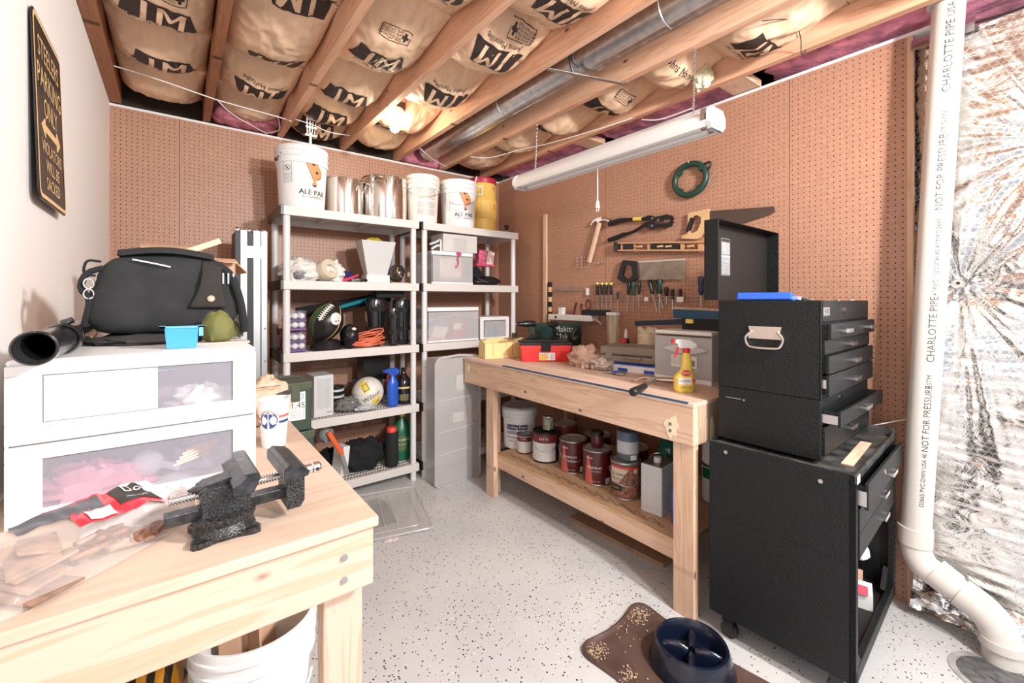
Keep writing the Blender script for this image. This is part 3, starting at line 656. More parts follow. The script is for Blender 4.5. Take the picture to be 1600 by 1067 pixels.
mb = MB(); mb.obox((-.02, -.03, .061), (.07, .05, .001), (0, 0, .2)); mb.build('pink_print', mat('pink_print', (.8, .1, .15), .5), t)
mb = MB(); mb.obox((.075, .02, .045), (.03, .08, .08), (0, .1, .1)); mb.build('wooden_block', pine['y'], t)

def pivot(objs, P, ang):
    R = Matrix.Rotation(ang, 4, 'Z'); P = Vector(P)
    for o in objs:
        o.location = P+R @ (o.location-P); o.rotation_euler.z += ang
_s = lambda names: [o for o in C.objects if o.parent is None and o.name.split('.')[0] in names]
pivot(_s(('rolling_tool_cabinet', 'shop_rag_bag', 'paper_bundle', 'small_parts_box')), (1.73, .44, 0), math.radians(3))
pivot(_s(('middle_tool_chest', 'top_tool_chest', 'blue_tool_case', 'wrench_socket', 'parts_tray')), (1.768, .53, 0), math.radians(1.5))
# ================================================================ builders for buckets, cans, bottles
def handle_arc(mb, r, z, drop, a0, mi=0, rad=.002, n=16, back=False):
    """wire bail hanging on the side that faces a0"""
    pts = []
    for i in range(n+1):
        t_ = PI*i/n; a = a0-PI/2+t_; dz = -drop*math.sin(t_)**1.0
        pts.append((r*math.cos(a), r*math.sin(a), z+dz))
    mb.tube(pts, rad, n=6, mi=mi)
def bucket(label, cat, loc, r=.15, rb=.13, h=.37, m_=None, group=None, name='plastic_bucket', bail=None, a0=-PI/2, drop=.12, lidm=None):
    t = thing(name, label, cat, loc, 0, group); m_ = m_ or wht; R = r
    prof = [(0, .004), (rb-.01, .004), (rb, 0), (rb+(r-rb)*.72, h*.72), (r+.004, h*.72+.001), (r+.004, h*.76), (r-.002, h*.765), (r-.001, h*.82), (r+.006, h*.825), (r+.006, h*.85), (r, h*.855), (r+.001, h*.91), (r+.007, h*.915), (r+.007, h*.935), (r+.002, h*.94), (r+.003, h*.985), (r+.002, h)]
    if lidm is None: prof += [(r-.004, h), (r-.006, h*.9), (rb-.003, .01), (0, .01)]
    mb = MB(); mb.lathe(prof, n=48); mb.build('bucket_body', m_, t, smooth=30)
    if lidm: mb = MB(); mb.lathe([(r+.006, h-.012), (r+.006, h), (r-.003, h+.004), (r-.008, h-.004), (0, h-.004)], n=48); mb.build('lid', lidm, t, smooth=30)
    if bail: mb = MB(); handle_arc(mb, r+.009, h*.80, drop, a0); mb.build('bail_handle', bail, t, smooth=True)
    return t
orgb = mat('paddle_orange', (.80, .27, .10), .5)
def paddle_logo(t, r, rb, h, a0, z0, s_=1.):
    """brewing paddle with two holes, outlined in black, and the words under it"""
    f = cylmap(rb, a0, z0, .0012, r, h); f2 = cylmap(rb, a0, z0, .0018, r, h); f3 = cylmap(rb, a0, z0, .0024, r, h)
    out = [(x*.00074, y*.00074+.004) for x, y in ((-80, 85), (-45, 110), (0, 125), (25, 115), (40, 90), (35, 55), (52, 40), (75, 8), (70, -40), (45, -62), (20, -70), (18, -85), (27, -105), (22, -125), (5, -132), (-12, -122), (-15, -105), (-5, -88), (-10, -70))]
    def inner(p, k_): cx, cy = .004, .014; return ((p[0]-cx)*k_+cx, (p[1]-cy)*(k_+.03)+cy)
    def blob(mb, pts, fn, mi):
        vs, fs = fine_poly(pts, .018); mb.add([tuple(fn(x*s_, y*s_)) for x, y in vs], fs, mi)
    mb = MB(); blob(mb, out, f, 0); blob(mb, [inner(p, .9) for p in out], f2, 1)
    for (cx, cy) in ((-.005, .050), (.018, .000)): blob(mb, [(cx+.011*math.cos(a*.7), cy+.010*math.sin(a*.7)) for a in range(9)], f3, 0)
    blob(mb, [(.004+.004*math.cos(a*.7), -.082+.005*math.sin(a*.7)) for a in range(9)], f3, 0)
    [mb.text('ALE PAIL', .046*s_, lambda x, y: f2(x+dx, y-.130*s_), 0) for dx in (-.0009, 0, .0009)]
    mb.text('BREWING EQUIPMENT CO', .011*s_, lambda x, y: f(x, y-.154*s_), 0)
    band_ = lambda u, v_: f((u-.5)*.14*s_, (-.162+.0025*v_)*s_); mb.grid(band_, 10, 1, 0)
    return mb.build('printed_logo', [ink, orgb], t)
def warn_label(t, r, rb, h, a0, z0, s_=1.):
    f = cylmap(rb, a0, z0, .0012, r, h); mb = MB(); w_, H_ = .055*s_, .15*s_
    for (xa, xb, ya, yb) in ((-w_/2, w_/2, H_/2-.022*s_, H_/2), (-w_/2, -w_/2+.0015, -H_/2, H_/2), (w_/2-.0015, w_/2, -H_/2, H_/2), (-w_/2, w_/2, -H_/2, -H_/2+.0015), (-w_/2, w_/2, -.022*s_, -.0205*s_)):
        mb.grid(lambda u, v_: f(xa+(xb-xa)*u, ya+(yb-ya)*v_), 4, 1, 0)
    for i in range(24):
        a, b_ = 2*PI*i/24, 2*PI*(i+1)/24; R1, R2 = .019*s_, .0165*s_; c = .016*s_
        mb.add([tuple(f(R1*math.cos(a), c+R1*math.sin(a))), tuple(f(R1*math.cos(b_), c+R1*math.sin(b_))), tuple(f(R2*math.cos(b_), c+R2*math.sin(b_))), tuple(f(R2*math.cos(a), c+R2*math.sin(a)))], [(0, 1, 2, 3)])
    mb.add([tuple(f(-.014*s_, .029*s_)), tuple(f(-.011*s_, .031*s_)), tuple(f(.014*s_, .003*s_)), tuple(f(.011*s_, .001*s_))], [(0, 1, 2, 3)])
    mb.text('B', .022*s_, lambda x, y: f(x, y+.014*s_), 0)
    mb.text('WARNING', .011*s_, lambda x, y: cylmap(rb, a0, z0, .002, r, h)(x, y+.064*s_), 1)
    for i in range(6): mb.text('CHILDREN CAN FALL IN', .0042*s_, lambda x, y: f(x, y-(.029+.0075*i)*s_), 0)
    return mb.build('warning_label', [ink, paper], t)
def textblock(t, r, rb, h, a0, z0, rows, size, txt, gap=None, name='printed_text', mi=ink):
    f = cylmap(rb, a0, z0, .0012, r, h); mb = MB(); g_ = gap or size*1.15
    for i in range(rows):
        if txt[i % len(txt)]: mb.text(txt[i % len(txt)], size, lambda x, y: f(x, y+(rows/2-i-.5)*g_), 0)
    return mb.build(name, mi, t)
# ================================================================ on the top shelves
zt = 1.907
G = 'white brewing buckets on the top shelves'
A1 = -1.90   # direction from the shelves back to the viewer, about
t = bucket('tall white ale pail at the left end of the top shelf, spatula sticking out', 'bucket', (.662, 3.12, zt), .155, .135, .40, bail=None, group=G)
paddle_logo(t, .155, .135, .40, -1.28, .235); warn_label(t, .155, .135, .40, -2.38, .235)
mb = MB(); mb.tube([(-.158, .0, .33), (-.165, -.03, .30), (-.155, -.06, .30)], .003); mb.tube([(-.162, -.02, .30), (-.140, -.075, .345)], .0022); mb.build('bail_handle', blk, t, smooth=True)
t = thing('slotted_spatula', 'white slotted plastic spatula standing in the tall brewing bucket', 'spatula', (.70, 3.14, 1.925))
mb = MB(); mb.beam((0, 0, 0), (.015, -.02, .52), .018, .006); mb.build('grip', wht, t)
mb = MB()
a, b_ = Vector((.015, -.02, .50)), Vector((.022, -.03, .66)); d = (b_-a)
for i in range(4):
    for k_ in range(1): mb.beam(a+Vector((-.03+.02*i, 0, 0))*.7, b_+Vector((-.03+.02*i, 0, 0))*1.1, .007, .003)
for q in (0, .33, .66, 1): mb.beam(a+d*q+Vector((-.034, 0, 0)), a+d*q+Vector((.036, 0, 0)), .003, .012)
mb.build('blade', wht, t)
def pot(label, loc, r, h, ha):
    t = thing('stock_pot', label, 'pot', loc, 0, 'stainless brewing pots on the left top shelf')
    mb = MB(); mb.lathe([(0, .002), (r-.01, 0), (r-.002, .006), (r, .015), (r, h-.006), (r+.006, h-.003), (r+.006, h), (r-.001, h), (r-.003, h-.01), (r-.003, .01), (0, .008)], n=64); mb.build('pot_body', stain, t, smooth=35)
    for a in ha:
        mb = MB(); R_ = lambda da, k_, z: ((r+k_)*math.cos(a+da), (r+k_)*math.sin(a+da), z)
        mb.tube([R_(-.32, .001, h-.085), R_(-.30, .01, h-.05), R_(-.22, .038, h-.03), R_(0, .05, h-.028), R_(.22, .038, h-.03), R_(.30, .01, h-.05), R_(.32, .001, h-.085)], .0045, sub=4)
        mb.build('handle', stain, t, smooth=True)
    return t
pot('smaller stainless stock pot between the ale pail and the bigger pot', (.955, 3.20, zt), .135, .268, (-.9, 2.3))
pot('bigger stainless stock pot in the middle of the left top shelf', (1.243, 3.165, zt), .16, .315, (-2.2, .9, ))
# tall dark dipstick ruler seen beside the smaller pot
t = bucket('translucent white bucket covered in small black print, right end of the left shelf', 'bucket', (1.535, 3.13, zt), .128, .11, .375, m_=offw, bail=steel, group=G, a0=-1.9, drop=.10)
tx = ['INSTRUCTIONS: CLEAN BEFORE USE', 'ADD WATER AND STIR UNTIL MIXED', 'PITCH YEAST AT 70F AND SEAL THE', 'PRIMARY FERMENTER AND AIRLOCK']
textblock(t, .128, .11, .375, -1.75, .25, 7, .0095, tx); textblock(t, .128, .11, .375, -1.75, .195, 2, .0085, tx[2:]); textblock(t, .128, .11, .375, -1.75, .145, 5, .0085, tx); textblock(t, .128, .11, .375, -1.75, .09, 5, .0085, tx[1:])
t = bucket('white ale pail on the right top shelf beside the yellow cooler', 'bucket', (1.86, 3.13, zt), .150, .132, .385, bail=steel, group=G, a0=-1.95, drop=.13)
paddle_logo(t, .150, .132, .385, -1.72, .225, .95); textblock(t, .150, .132, .385, -2.75, .21, 14, .010, ['WARNING', 'CHILDREN'], name='warning_label')
o = MB().cyl((0, 0, 0), (.165, .035, .40), .006, .008).build('plastic_spoon', offw); o.location = (1.90, 3.13, 1.99); tag(o, 'white plastic stirring spoon leaning out of the ale pail beside the yellow cooler', 'spoon')
for i, (x, lab) in enumerate(((1.680, 'thin white plastic tube standing between the two right buckets, left one'), (1.696, 'thin white plastic tube standing between the two right buckets, right one'))):
    o = MB().cyl((0, 0, 0), (0, 0, .28), .005).build('plastic_tube', wht); tag(o, lab, 'tube', None, (x, 3.0, zt))
t = thing('drink_cooler', 'yellow round drinks cooler with a red lid at the right end of the top shelf', 'cooler', (2.165, 3.23, zt))
prof = [(0, 0), (.118, 0), (.122, .01), (.122, .13), (.128, .14)]
mb = MB(); mb.lathe([(0, 0), (.116, 0), (.12, .008), (.12, .125), (.126, .135)], n=48)
fl = lambda i, n: .126+(.0022 if i % 2 else 0)
v = []; f = []; n = 96
for z in (.135, .285):
    for i in range(n): a = 2*PI*i/n; v.append((fl(i//2, n)*math.cos(a), fl(i//2, n)*math.sin(a), z))
mb.add(v, [(i, (i+1) % n, n+(i+1) % n, n+i) for i in range(n)])
mb.lathe([(.126, .285), (.122, .292), (.122, .43), (.118, .44), (0, .44)], n=48); mb.build('cooler_body', yelc, t, smooth=30)
mb = MB(); mb.lathe([(.124, .435), (.126, .44), (.126, .475), (.118, .485), (0, .487)], n=48); mb.build('lid', red if 0 else mat('cooler_lid_red', (.45, .02, .05), .4), t, smooth=30)
mb = MB(); f = cylmap(.1235, -2.45, .36)
for (xa, xb, ya, yb) in ((-.04, -.03, -.035, .035), (.03, .04, -.035, .035), (-.04, .04, .028, .04), (-.04, .04, -.04, -.03)):
    mb.grid(lambda u, v_: cylmap(.1235, -2.45, .36, .012)(xa+(xb-xa)*u, ya+(yb-ya)*v_), 3, 1); mb.grid(lambda u, v_: cylmap(.1235, -2.45, .36, .0)(xa+(xb-xa)*u, ya+(yb-ya)*v_), 3, 1)
mb.build('side_handle', offw, t)
mb = MB(); mb.text('K', .05, lambda x, y: cylmap(.1225, -1.2, .39)(x, y)); mb.text('PRO', .02, lambda x, y: cylmap(.129, -1.15, .24)(x, y)); mb.text('DRINK', .014, lambda x, y: cylmap(.129, -1.15, .215)(x, y)); mb.build('printed_letters', mat('cooler_red_print', (.5, .03, .02), .4), t)
t = thing('bottle_pourer', 'small dark conical part with a steel rim at the right end of the top shelf', 'part', (2.31, 3.06, zt))
mb = MB(); mb.lathe([(0, 0), (.035, 0), (.036, .004), (.02, .01), (.012, .03), (0, .032)], n=24); mb.build('steel_rim', steel, t, smooth=True)
mb = MB(); mb.lathe([(.012, .03), (.022, .07), (.02, .075), (0, .075)], n=24); mb.build('dark_cone', blkm, t, smooth=True)
# ================================================================ ceiling things
t = thing('light_bulb', 'glowing bare light bulb in a white porcelain holder on the ceiling', 'lamp', (1.13, 2.705, 2.535))
mb = MB(); mb.lathe([(0, .03), (.058, .03), (.062, .02), (.058, .008), (.03, .0), (.028, -.02), (0, -.02)], n=40); mb.build('lamp_holder', wht, t, smooth=30)
mb = MB(); mb.box(-.05, .05, -.05, .05, .031, .08); mb.build('junction_box', mat('junction_box_brown', (.08, .04, .03), .6), t)
mb = MB(); mb.lathe([(.013, -.02), (.014, -.035), (.022, -.055), (.030, -.075), (.031, -.09), (.024, -.108), (.01, -.118), (0, -.12)], n=32)
bm_ = mat('bulb_glow', (1, .86, .66), .3, emit=110); mb.build('bulb', bm_, t, smooth=True)
# round metal duct
t = thing('metal_duct', 'round galvanised metal duct running between two ceiling joists', 'duct', (1.70, 1.5, 2.60))
mb = MB(); mb.cyl((0, 1.86, 0), (0, -.42, 0), .088, n=48); mb.build('pipe', galv, t, smooth=True)
mb = MB(); mb.cyl((0, -.42, 0), (0, -1.85, 0), .09, n=48); mb.build('pipe', galv, t, smooth=True)
mb = MB(); mb.beam((.02, -.42, -.088), (.02, 1.86, -.088), .018, .004); mb.beam((.02, -1.8, -.09), (.02, -.42, -.09), .018, .004); mb.build('seam', galv, t)
for y, nm in ((.75, 0), (-.42, 1)):
    mb = MB(); n = 48; mb.lathe([(.089, -.008), (.092, -.006), (.092, .006), (.089, .008)], n=48)
    o = mb.build('joint_ring', galv, t, smooth=30); o.rotation_euler = (PI/2, 0, 0); o.location = (0, y, 0)
t = thing('duct_hanger', 'grey metal strap bracket holding up the round duct, nailed across two joists', 'bracket', (1.70, 1.50, 2.492))
mb = MB(); mb.beam((-.215, .12, -.003), (.215, -.02, -.003), .022, .003); mb.box(.205, .225, -.035, -.005, -.006, .03); mb.build('strap', steel, t)
mb = MB(); mb.tube([(-.06, .09, 0), (-.09, .09, .06), (-.095, .09, .12)], .006, sub=3); mb.build('wire_hook', blk, t, smooth=True)
# hanging shop light
A_, B_ = Vector((1.86, 2.29, 2.125)), Vector((1.86, .965, 2.12))
t = thing('shop_light', 'white two-tube hanging shop light with its tubes off, in front of the right pegboard', 'light', (1.86, 1.63, 2.14))
L = (1.86, 1.63, 2.14)
def along(prof, mb, a, b_, mi=0, cap=False):
    n = len(prof); v = [(a.x+p[0], a.y, a.z+p[1]) for p in prof]+[(b_.x+p[0], b_.y, b_.z+p[1]) for p in prof]
    mb.add(v, [(i, i+1, n+i+1, n+i) for i in range(n-1)], mi)
    if cap: mb.add(v, [tuple(range(n)), tuple(range(2*n-1, n-1, -1))], mi)
hood = [(-.062, -.048), (-.070, -.03), (-.066, .0), (-.045, .030), (-.035, .036), (.035, .036), (.045, .030), (.066, .0), (.070, -.03), (.062, -.048)]
mb = W(L); along(hood+[(.060, -.042), (.055, .0), (.03, .006), (0, -.012), (-.03, .006), (-.055, 0), (-.060, -.042), (-.062, -.048)], mb, A_, B_, 0, False)
mb.build('reflector', wht2, t, smooth=50)
each('end_cap', wht2, t, L, ((A_, .02), (B_, -.02)), lambda m_, q: along([(-.045, -.054), (-.070, -.030), (-.070, .008), (-.045, .038), (.045, .038), (.070, .008), (.070, -.030), (.045, -.054)], m_, q[0], q[0]+Vector((0, q[1], 0)), 0, True))
for s_ in (-.030, .030):
    mb = W(L); mb.cyl(A_+Vector((s_, -.01, -.03)), B_+Vector((s_, .01, -.03)), .0185, n=24); tb = mb.build('fluorescent_tube', wht, t, smooth=True)
    mb = W(L); mb.cyl(B_+Vector((s_, .012, -.03)), B_+Vector((s_, .035, -.03)), .0192, n=20); mb.cyl(A_+Vector((s_, -.012, -.03)), A_+Vector((s_, -.035, -.03)), .0192, n=20); mb.build('metal_cap', steel, tb, smooth=30)
mb = W(L); mb.box(1.79, 1.80, .96, .985, 2.10, 2.15); mb.build('spring_clip', steel, t)
def chain(mb, a, b_, n, r=.0016, w_=.005):
    a, b_ = Vector(a), Vector(b_); 
    for i in range(n):
        p = a.lerp(b_, (i+.5)/n); l = (b_-a).length/n*.72; X_ = Vector((w_, 0, 0)) if i % 2 else Vector((0, w_, 0)); Z_ = (b_-a).normalized()*l
        mb.tube([p+Z_, p+X_*.9+Z_*.5, p+X_*.9-Z_*.5, p-Z_, p-X_*.9-Z_*.5, p-X_*.9+Z_*.5], r, n=5, closed=True)
for (y, zt_) in ((2.19, 2.13+.037), (1.075, 2.12+.037)):
    mb = W(L); chain(mb, (1.89, y, zt_), (1.905, y, ZJ), 26); mb.tube([(1.905, y, ZJ), (1.905, y, ZJ+.012)], .003); mb.build('hanging_chain', steel, t, smooth=True)
mb = W(L); mb.tube([(1.88, 1.64, 2.18), (1.885, 1.645, 2.06), (1.88, 1.64, 1.95), (1.885, 1.645, 1.885)], .0035, sub=4); cdp = mb.build('power_cord', wht2, t, smooth=True)
mb = W(L); mb.cyl((1.885, 1.645, 1.885), (1.885, 1.645, 1.845), .008, .013, n=12); mb.beam((1.885, 1.638, 1.845), (1.885, 1.638, 1.825), .005, .0015); mb.beam((1.885, 1.652, 1.845), (1.885, 1.652, 1.825), .005, .0015); mb.build('plug', wht2, cdp)
# white electric cables stapled along and across the joists
def cable(label, pts, r=.0035, m_=wht2):
    p0 = Vector(pts[0]); mb = MB(); mb.tube([Vector(p)-p0 for p in pts], r, n=8, sub=5); o = mb.build('electric_cable', m_, smooth=True); return tag(o, label, 'cable', None, p0)
cable('white cable crossing the first two insulation bays above the back pegboard', [(-.25, 3.02, 2.53), (-.1, 3.0, 2.51), (.16, 3.04, 2.49), (.19, 3.05, 2.49), (.35, 3.1, 2.50), (.56, 3.13, 2.50), (.60, 3.13, 2.49)])
cable('white cable drooping over the pink fibreglass left of the tall bucket', [(.19, 3.04, 2.488), (.28, 3.2, 2.48), (.42, 3.36, 2.485), (.50, 3.46, 2.492)])
cable('short white cable looping down to the back pegboard left of the tall bucket', [(.52, 3.13, 2.51), (.55, 3.25, 2.50), (.56, 3.36, 2.495), (.50, 3.465, 2.492)])
cable('white cable below the insulation, behind the spatula', [(.62, 3.15, 2.52), (.72, 3.12, 2.50), (.85, 3.2, 2.505), (1.0, 3.22, 2.52)])
cable('white cable looping under the duct end near the back wall', [(1.49, 3.12, 2.52), (1.58, 3.16, 2.49), (1.7, 3.25, 2.485), (1.88, 3.36, 2.49)])
cable('long white cable running under the joists beside the shop light chain', [(1.90, 3.0, 2.49), (2.02, 2.9, 2.48), (2.12, 2.6, 2.49), (2.16, 2.35, 2.47), (2.25, 1.95, 2.475), (2.33, 1.72, 2.50), (2.34, 1.6, 2.53)])
cable('white cable end hanging beside the pine block behind the shop light', [(2.40, 1.72, 2.50), (2.43, 1.6, 2.47), (2.46, 1.4, 2.48)], .004)
cable('thin black wire tangle stapled to the rightmost joist', [(1.95, .80, 2.5), (2.1, .74, 2.53), (2.25, .76, 2.52), (2.33, .78, 2.48), (2.335, .72, 2.56)], .002, blk)
cable('thin dark cable running over the foil behind the pipe top', [(2.55, .42, 2.46), (2.55, .15, 2.44), (2.56, -.1, 2.46)], .004, blk)
mb = MB(); mb.ball((0, 0, 0), (.05, .05, .055), 20, 0, lambda d: 1+.4*noise.noise(d*3)); tag(mb.build('foam_wad', mat('pale_foam', (.75, .70, .50), .9), smooth=True), 'pale yellow foam lump poking out of the insulation above the light chain', 'foam', None, (2.24, 1.22, 2.52))
# white drain pipe
pv = mat('pvc_white', (.68, .64, .59), .3, var=.03, vs=4)
t = thing('drain_pipe', 'thick white plastic drain pipe bending at the floor in front of the foil wall', 'pipe', (2.43, .322, 0))
mb = MB(); T0 = Vector((0.0, .07, .42)); mb.cyl((0, .080, .35), (0, -.02, 2.53), .0495, n=48); pp = mb.build('pipe', pv, t, smooth=30)
mb = MB(); mb.cyl((0, .0815, .318), (0, .080, .388), .057, n=48); mb.build('coupling', pv, t, smooth=30)
mb = MB(); mb.tube([(0, .081, .34), (0, .078, .29), (-.004, .055, .243), (-.008, .014, .220)], .052, n=40, sub=6); mb.build('elbow', pv, t, smooth=30)
mb = MB(); mb.cyl((-.006, .024, .234), (-.011, -.035, .200), .057, n=40); mb.cyl((-.011, -.03, .203), (-.014, -.06, .186), .0495, n=40); mb.build('straight_joint', pv, t, smooth=30)
mb = MB(); mb.tube([(-.013, -.052, .19), (-.02, -.105, .165), (-.026, -.145, .125), (-.030, -.160, .075), (-.030, -.162, .05)], .057, n=40, sub=6); mb.build('elbow', pv, t, smooth=30)
mb = MB(); mb.cyl((-.030, -.162, .085), (-.030, -.162, .055), .063, n=40); mb.cyl((-.030, -.162, .055), (-.030, -.162, 0), .054, n=40); mb.build('coupling', pv, t, smooth=30)
mb = MB(); mb.lathe([(.051, 0), (.066, 0), (.066, -.012), (.051, -.012)], n=40); o = mb.build('top_collar', pv, t, smooth=30); o.location = (0, -.02, 2.52); o.rotation_euler = (.046, 0, 0)
ax = Vector((0, -.098, 2.13)).normalized()
def pipemap(a0, z0, off=.0012):
    def f(x, y):   # x runs up the pipe, y across
        z = z0+x; c = Vector((0, .078, .40))+ax*((z-.40)/ax.z); a = a0-y/.0495
        return c+Vector((math.cos(a), math.sin(a), 0))*(.0495+off)
    return f
mb = MB()
for z0, s_, sz in ((2.28, 'CHARLOTTE PIPE', .036), (2.02, 'NSF-DWV', .022), (1.83, 'NOT FOR PRESSURE', .033), (1.50, '4" PVC 1120 SCH 40 ASTM D2665 ', .021), (1.21, 'CHARLOTTE PIPE', .034), (1.00, 'ASTM', .022), (.85, 'NOT FOR PRESSURE', .030), (.60, 'D2665 PVC-DWV USA 40', .020), (2.46, 'USA', .03)):
    mb.text(s_, sz, lambda x, y: pipemap(-2.72 if z0 < 1.7 else -2.8, z0)(x, y))
mb.build('printed_text', mat('pipe_print', (.08, .075, .07), .6), pp)
# thin rod leaning over the cabinet to the pipe
mb = MB(); mb.cyl((0, 0, 0), (.12, -.235, .095), .004); tag(mb.build('metal_rod', steel), 'thin metal rod poking out from behind the rolling cabinet in front of the pipe', 'rod', None, (2.43, .56, .785-.02))
# ================================================================ sign on the left wall
gold = mat('sign_gold', (.90, .62, .30), .4); 
t = thing('parking_sign', 'black and gold embossed metal parking sign hanging on the white left wall', 'sign', (XL+.006, 1.85, 1.60))

W_, H_ = .36, .51
def rrect(w_, h, r, n=6):
    pts = []
    for cx, cy, a0 in ((w_/2-r, h-r, 0), (-w_/2+r, h-r, PI/2), (-w_/2+r, r, PI), (w_/2-r, r, 1.5*PI)):
        for i in range(n+1): a = a0+PI/2*i/n; pts.append((cx+r*math.cos(a), cy+r*math.sin(a)))
    return pts
# sign face looks to +x; text runs towards +y, mirrored so it reads from the room: left of the sign is the far... 
ux, uz = Vector((0, 1, 0)), Vector((-.03, 0, 1)).normalized(); nx = Vector((1, 0, .03)).normalized(); O = Vector((.014, 0, 0))
mb = MB(); mb.prism(rrect(W_, H_, .03), O, ux, uz, .003, 0); pl = mb.build('sign_plate', blk, t, bev=.0008)
def ringf(mb, w1, h1, r1, w2, h2, r2, off, mi=0):
    a = rrect(w1, h1, r1); b_ = rrect(w2, h2, r2); n = len(a); dz1, dz2 = (H_-h1)/2, (H_-h2)/2
    v = [tuple(O+ux*p[0]+uz*(p[1]+dz1)+nx*off) for p in a]+[tuple(O+ux*p[0]+uz*(p[1]+dz2)+nx*off) for p in b_]
    mb.add(v, [(i, (i+1) % n, n+(i+1) % n, n+i) for i in range(n)], mi)
mb = MB(); ringf(mb, W_-.012, H_-.012, .025, W_-.034, H_-.034, .018, .0042)
f = lambda x, y: O+ux*x+uz*y+nx*.0042
for s_, sz, y, sx in (('STEELERS', .080, .425, .80), ('PARKING', .084, .345, .86), ('ONLY', .080, .268, .8), ('VIOLATORS', .050, .155, .95), ('WILL BE', .050, .105, .95), ('SACKED', .050, .055, .95)):
    mb.text(s_, sz, lambda a, b_: f(a, b_+y), sx=sx)
mb.prism([(-.12, .212), (-.075, .24), (-.075, .222), (.075, .222), (.075, .24), (.12, .212), (.075, .184), (.075, .202), (-.075, .202), (-.075, .184)], O+nx*.0032, ux, uz, .001)
mb.build('gold_lettering', gold, pl)
# ================================================================ clear plastic materials
clearp = clear('clear_plastic', (.80, .80, .82), .34)
cleart = clear('clear_tote_plastic', (.72, .73, .76), .48)
clearg = clear('cloudy_plastic', (.66, .64, .64), .45, .3)
clearw = clear('clear_window', (.62, .60, .68), .24, .08)
filmp = clear('plastic_film', (.85, .82, .82), .26, .12)
def drawer_box(label, loc, w_, d_, h, lid_m=wht, body_m=None, rz=0, arc=True, frame=.0, group=None, name='drawer_box', open_top=False):
    """one-drawer storage box: pale top and base frame, clear walls, drawer with a curved grip"""
    body_m = body_m or clearp; t = thing(name, label, 'storage box', loc, rz, group)
    mb = MB(); mb.box(-w_/2, w_/2, 0, d_, h-.012, h); mb.box(-w_/2, w_/2, 0, .006, h-.03, h-.012); mb.build('top_panel', lid_m, t, bev=.003)
    mb = MB(); mb.box(-w_/2, w_/2, 0, d_, 0, .008); mb.box(-w_/2, w_/2, -.002, .006, 0, .016); mb.build('base_frame', lid_m, t, bev=.003)
    mb = MB(); mb.box(-w_/2, -w_/2+.003, .004, d_, .008, h-.012); mb.box(w_/2-.003, w_/2, .004, d_, .008, h-.012); mb.box(-w_/2, w_/2, d_-.003, d_, .008, h-.012); mb.build('side_walls', body_m, t)
    if frame:
        mb = MB(); mb.box(-w_/2, -w_/2+frame, -.003, .01, .008, h-.012); mb.box(w_/2-frame, w_/2, -.003, .01, .008, h-.012); mb.build('front_frame', lid_m, t, bev=.002)
    mb = MB(); x0, x1 = -w_/2+.006+frame, w_/2-.006-frame; n = 14
    top = [(x0+(x1-x0)*i/n, h-.032-(.035*math.sin(PI*i/n)*(-1 if arc else 0) if False else 0)) for i in range(n+1)]
    mb.prism([(x0, .014)]+[(x1, .014)]+[(x1+(x0-x1)*i/n, h-.036) for i in range(n+1)], (0, -.001, 0), (1, 0, 0), (0, 0, 1), .0025)
    dr_ = mb.build('drawer', body_m, t)
    if arc:
        mb = MB(); mb.tube([(x0, -.004, h*.62), (x0+(x1-x0)*.25, -.008, h*.70), (0, -.012, h*.74), (x1-(x1-x0)*.25, -.008, h*.70), (x1, -.004, h*.62)], .004, sub=4); mb.build('curved_grip', body_m, dr_, smooth=True)
    return t
# ================================================================ left shelves, second tier
def crumple(c, R, n, amp, sc, seed, flat=True):
    mb = MB(); mb.ball(c, R, n, 0, lambda d: 1+amp*noise.noise(d*sc+Vector((seed, 0, 0)))+amp*.5*abs(noise.noise(d*sc*2.7+Vector((seed, 3, 0)))), n*2//3)
    if flat: mb.v = [(x, y, max(z, 0)) for x, y, z in mb.v]
    return mb
z2 = 1.448; z3 = .998; z4 = .560; z5 = .123
t = thing('plastic_bag', 'white plastic grocery bag lying at the left end of the second shelf', 'bag', (.65, 3.12, z2))
mb = crumple((0, 0, .06), (.12, .10, .085), 40, .35, 3, 1); mb.build('bag_body', filmp if 0 else mat('white_film', (.78, .76, .72), .3, bump=.6, bs=40), t, smooth=True)
mb = crumple((-.02, -.08, .055), (.04, .03, .04), 20, .3, 4, 2); mb.build('dark_contents', grey, t, smooth=True)
t = thing('wire_spool', 'roll of pale wire in white film, right of the white grocery bag', 'roll', (.80, 3.08, z2))
mb = MB(); mb.lathe([(.03, -.045), (.065, -.045), (.072, -.03), (.072, .03), (.065, .045), (.03, .045), (.03, -.045)], n=40); o = mb.build('coil', mat('pale_coil', (.62, .55, .42), .5, bump=.5, bs=120), t, smooth=30); o.rotation_euler = (PI/2-.3, 0, .4); o.location = (0, -.01, .075)
mb = crumple((.05, .03, .06), (.075, .07, .08), 30, .35, 4, 3); mb.build('loose_film', mat('white_film_loose', (.80, .78, .74), .3), t, smooth=True)
o = crumple((0, 0, .03), (.085, .06, .045), 30, .45, 5, 4).build('blue_cloth', mat('blue_star_cloth', (.02, .03, .16), .8), smooth=True); tag(o, 'dark blue cloth heap right of the wire roll on the second shelf', 'cloth', None, (.95, 3.22, z2))
o = MB().tube([(0, 0, .008), (.05, .02, .012), (.11, .04, .03), (.17, .06, .055)], [.012, .012, .010, .008], sub=4).build('pink_lanyard', mat('pink_red', (.75, .05, .12), .5), smooth=True); tag(o, 'thin red-pink strap lying in front of the dark blue cloth', 'strap', None, (.86, 3.06, z2))
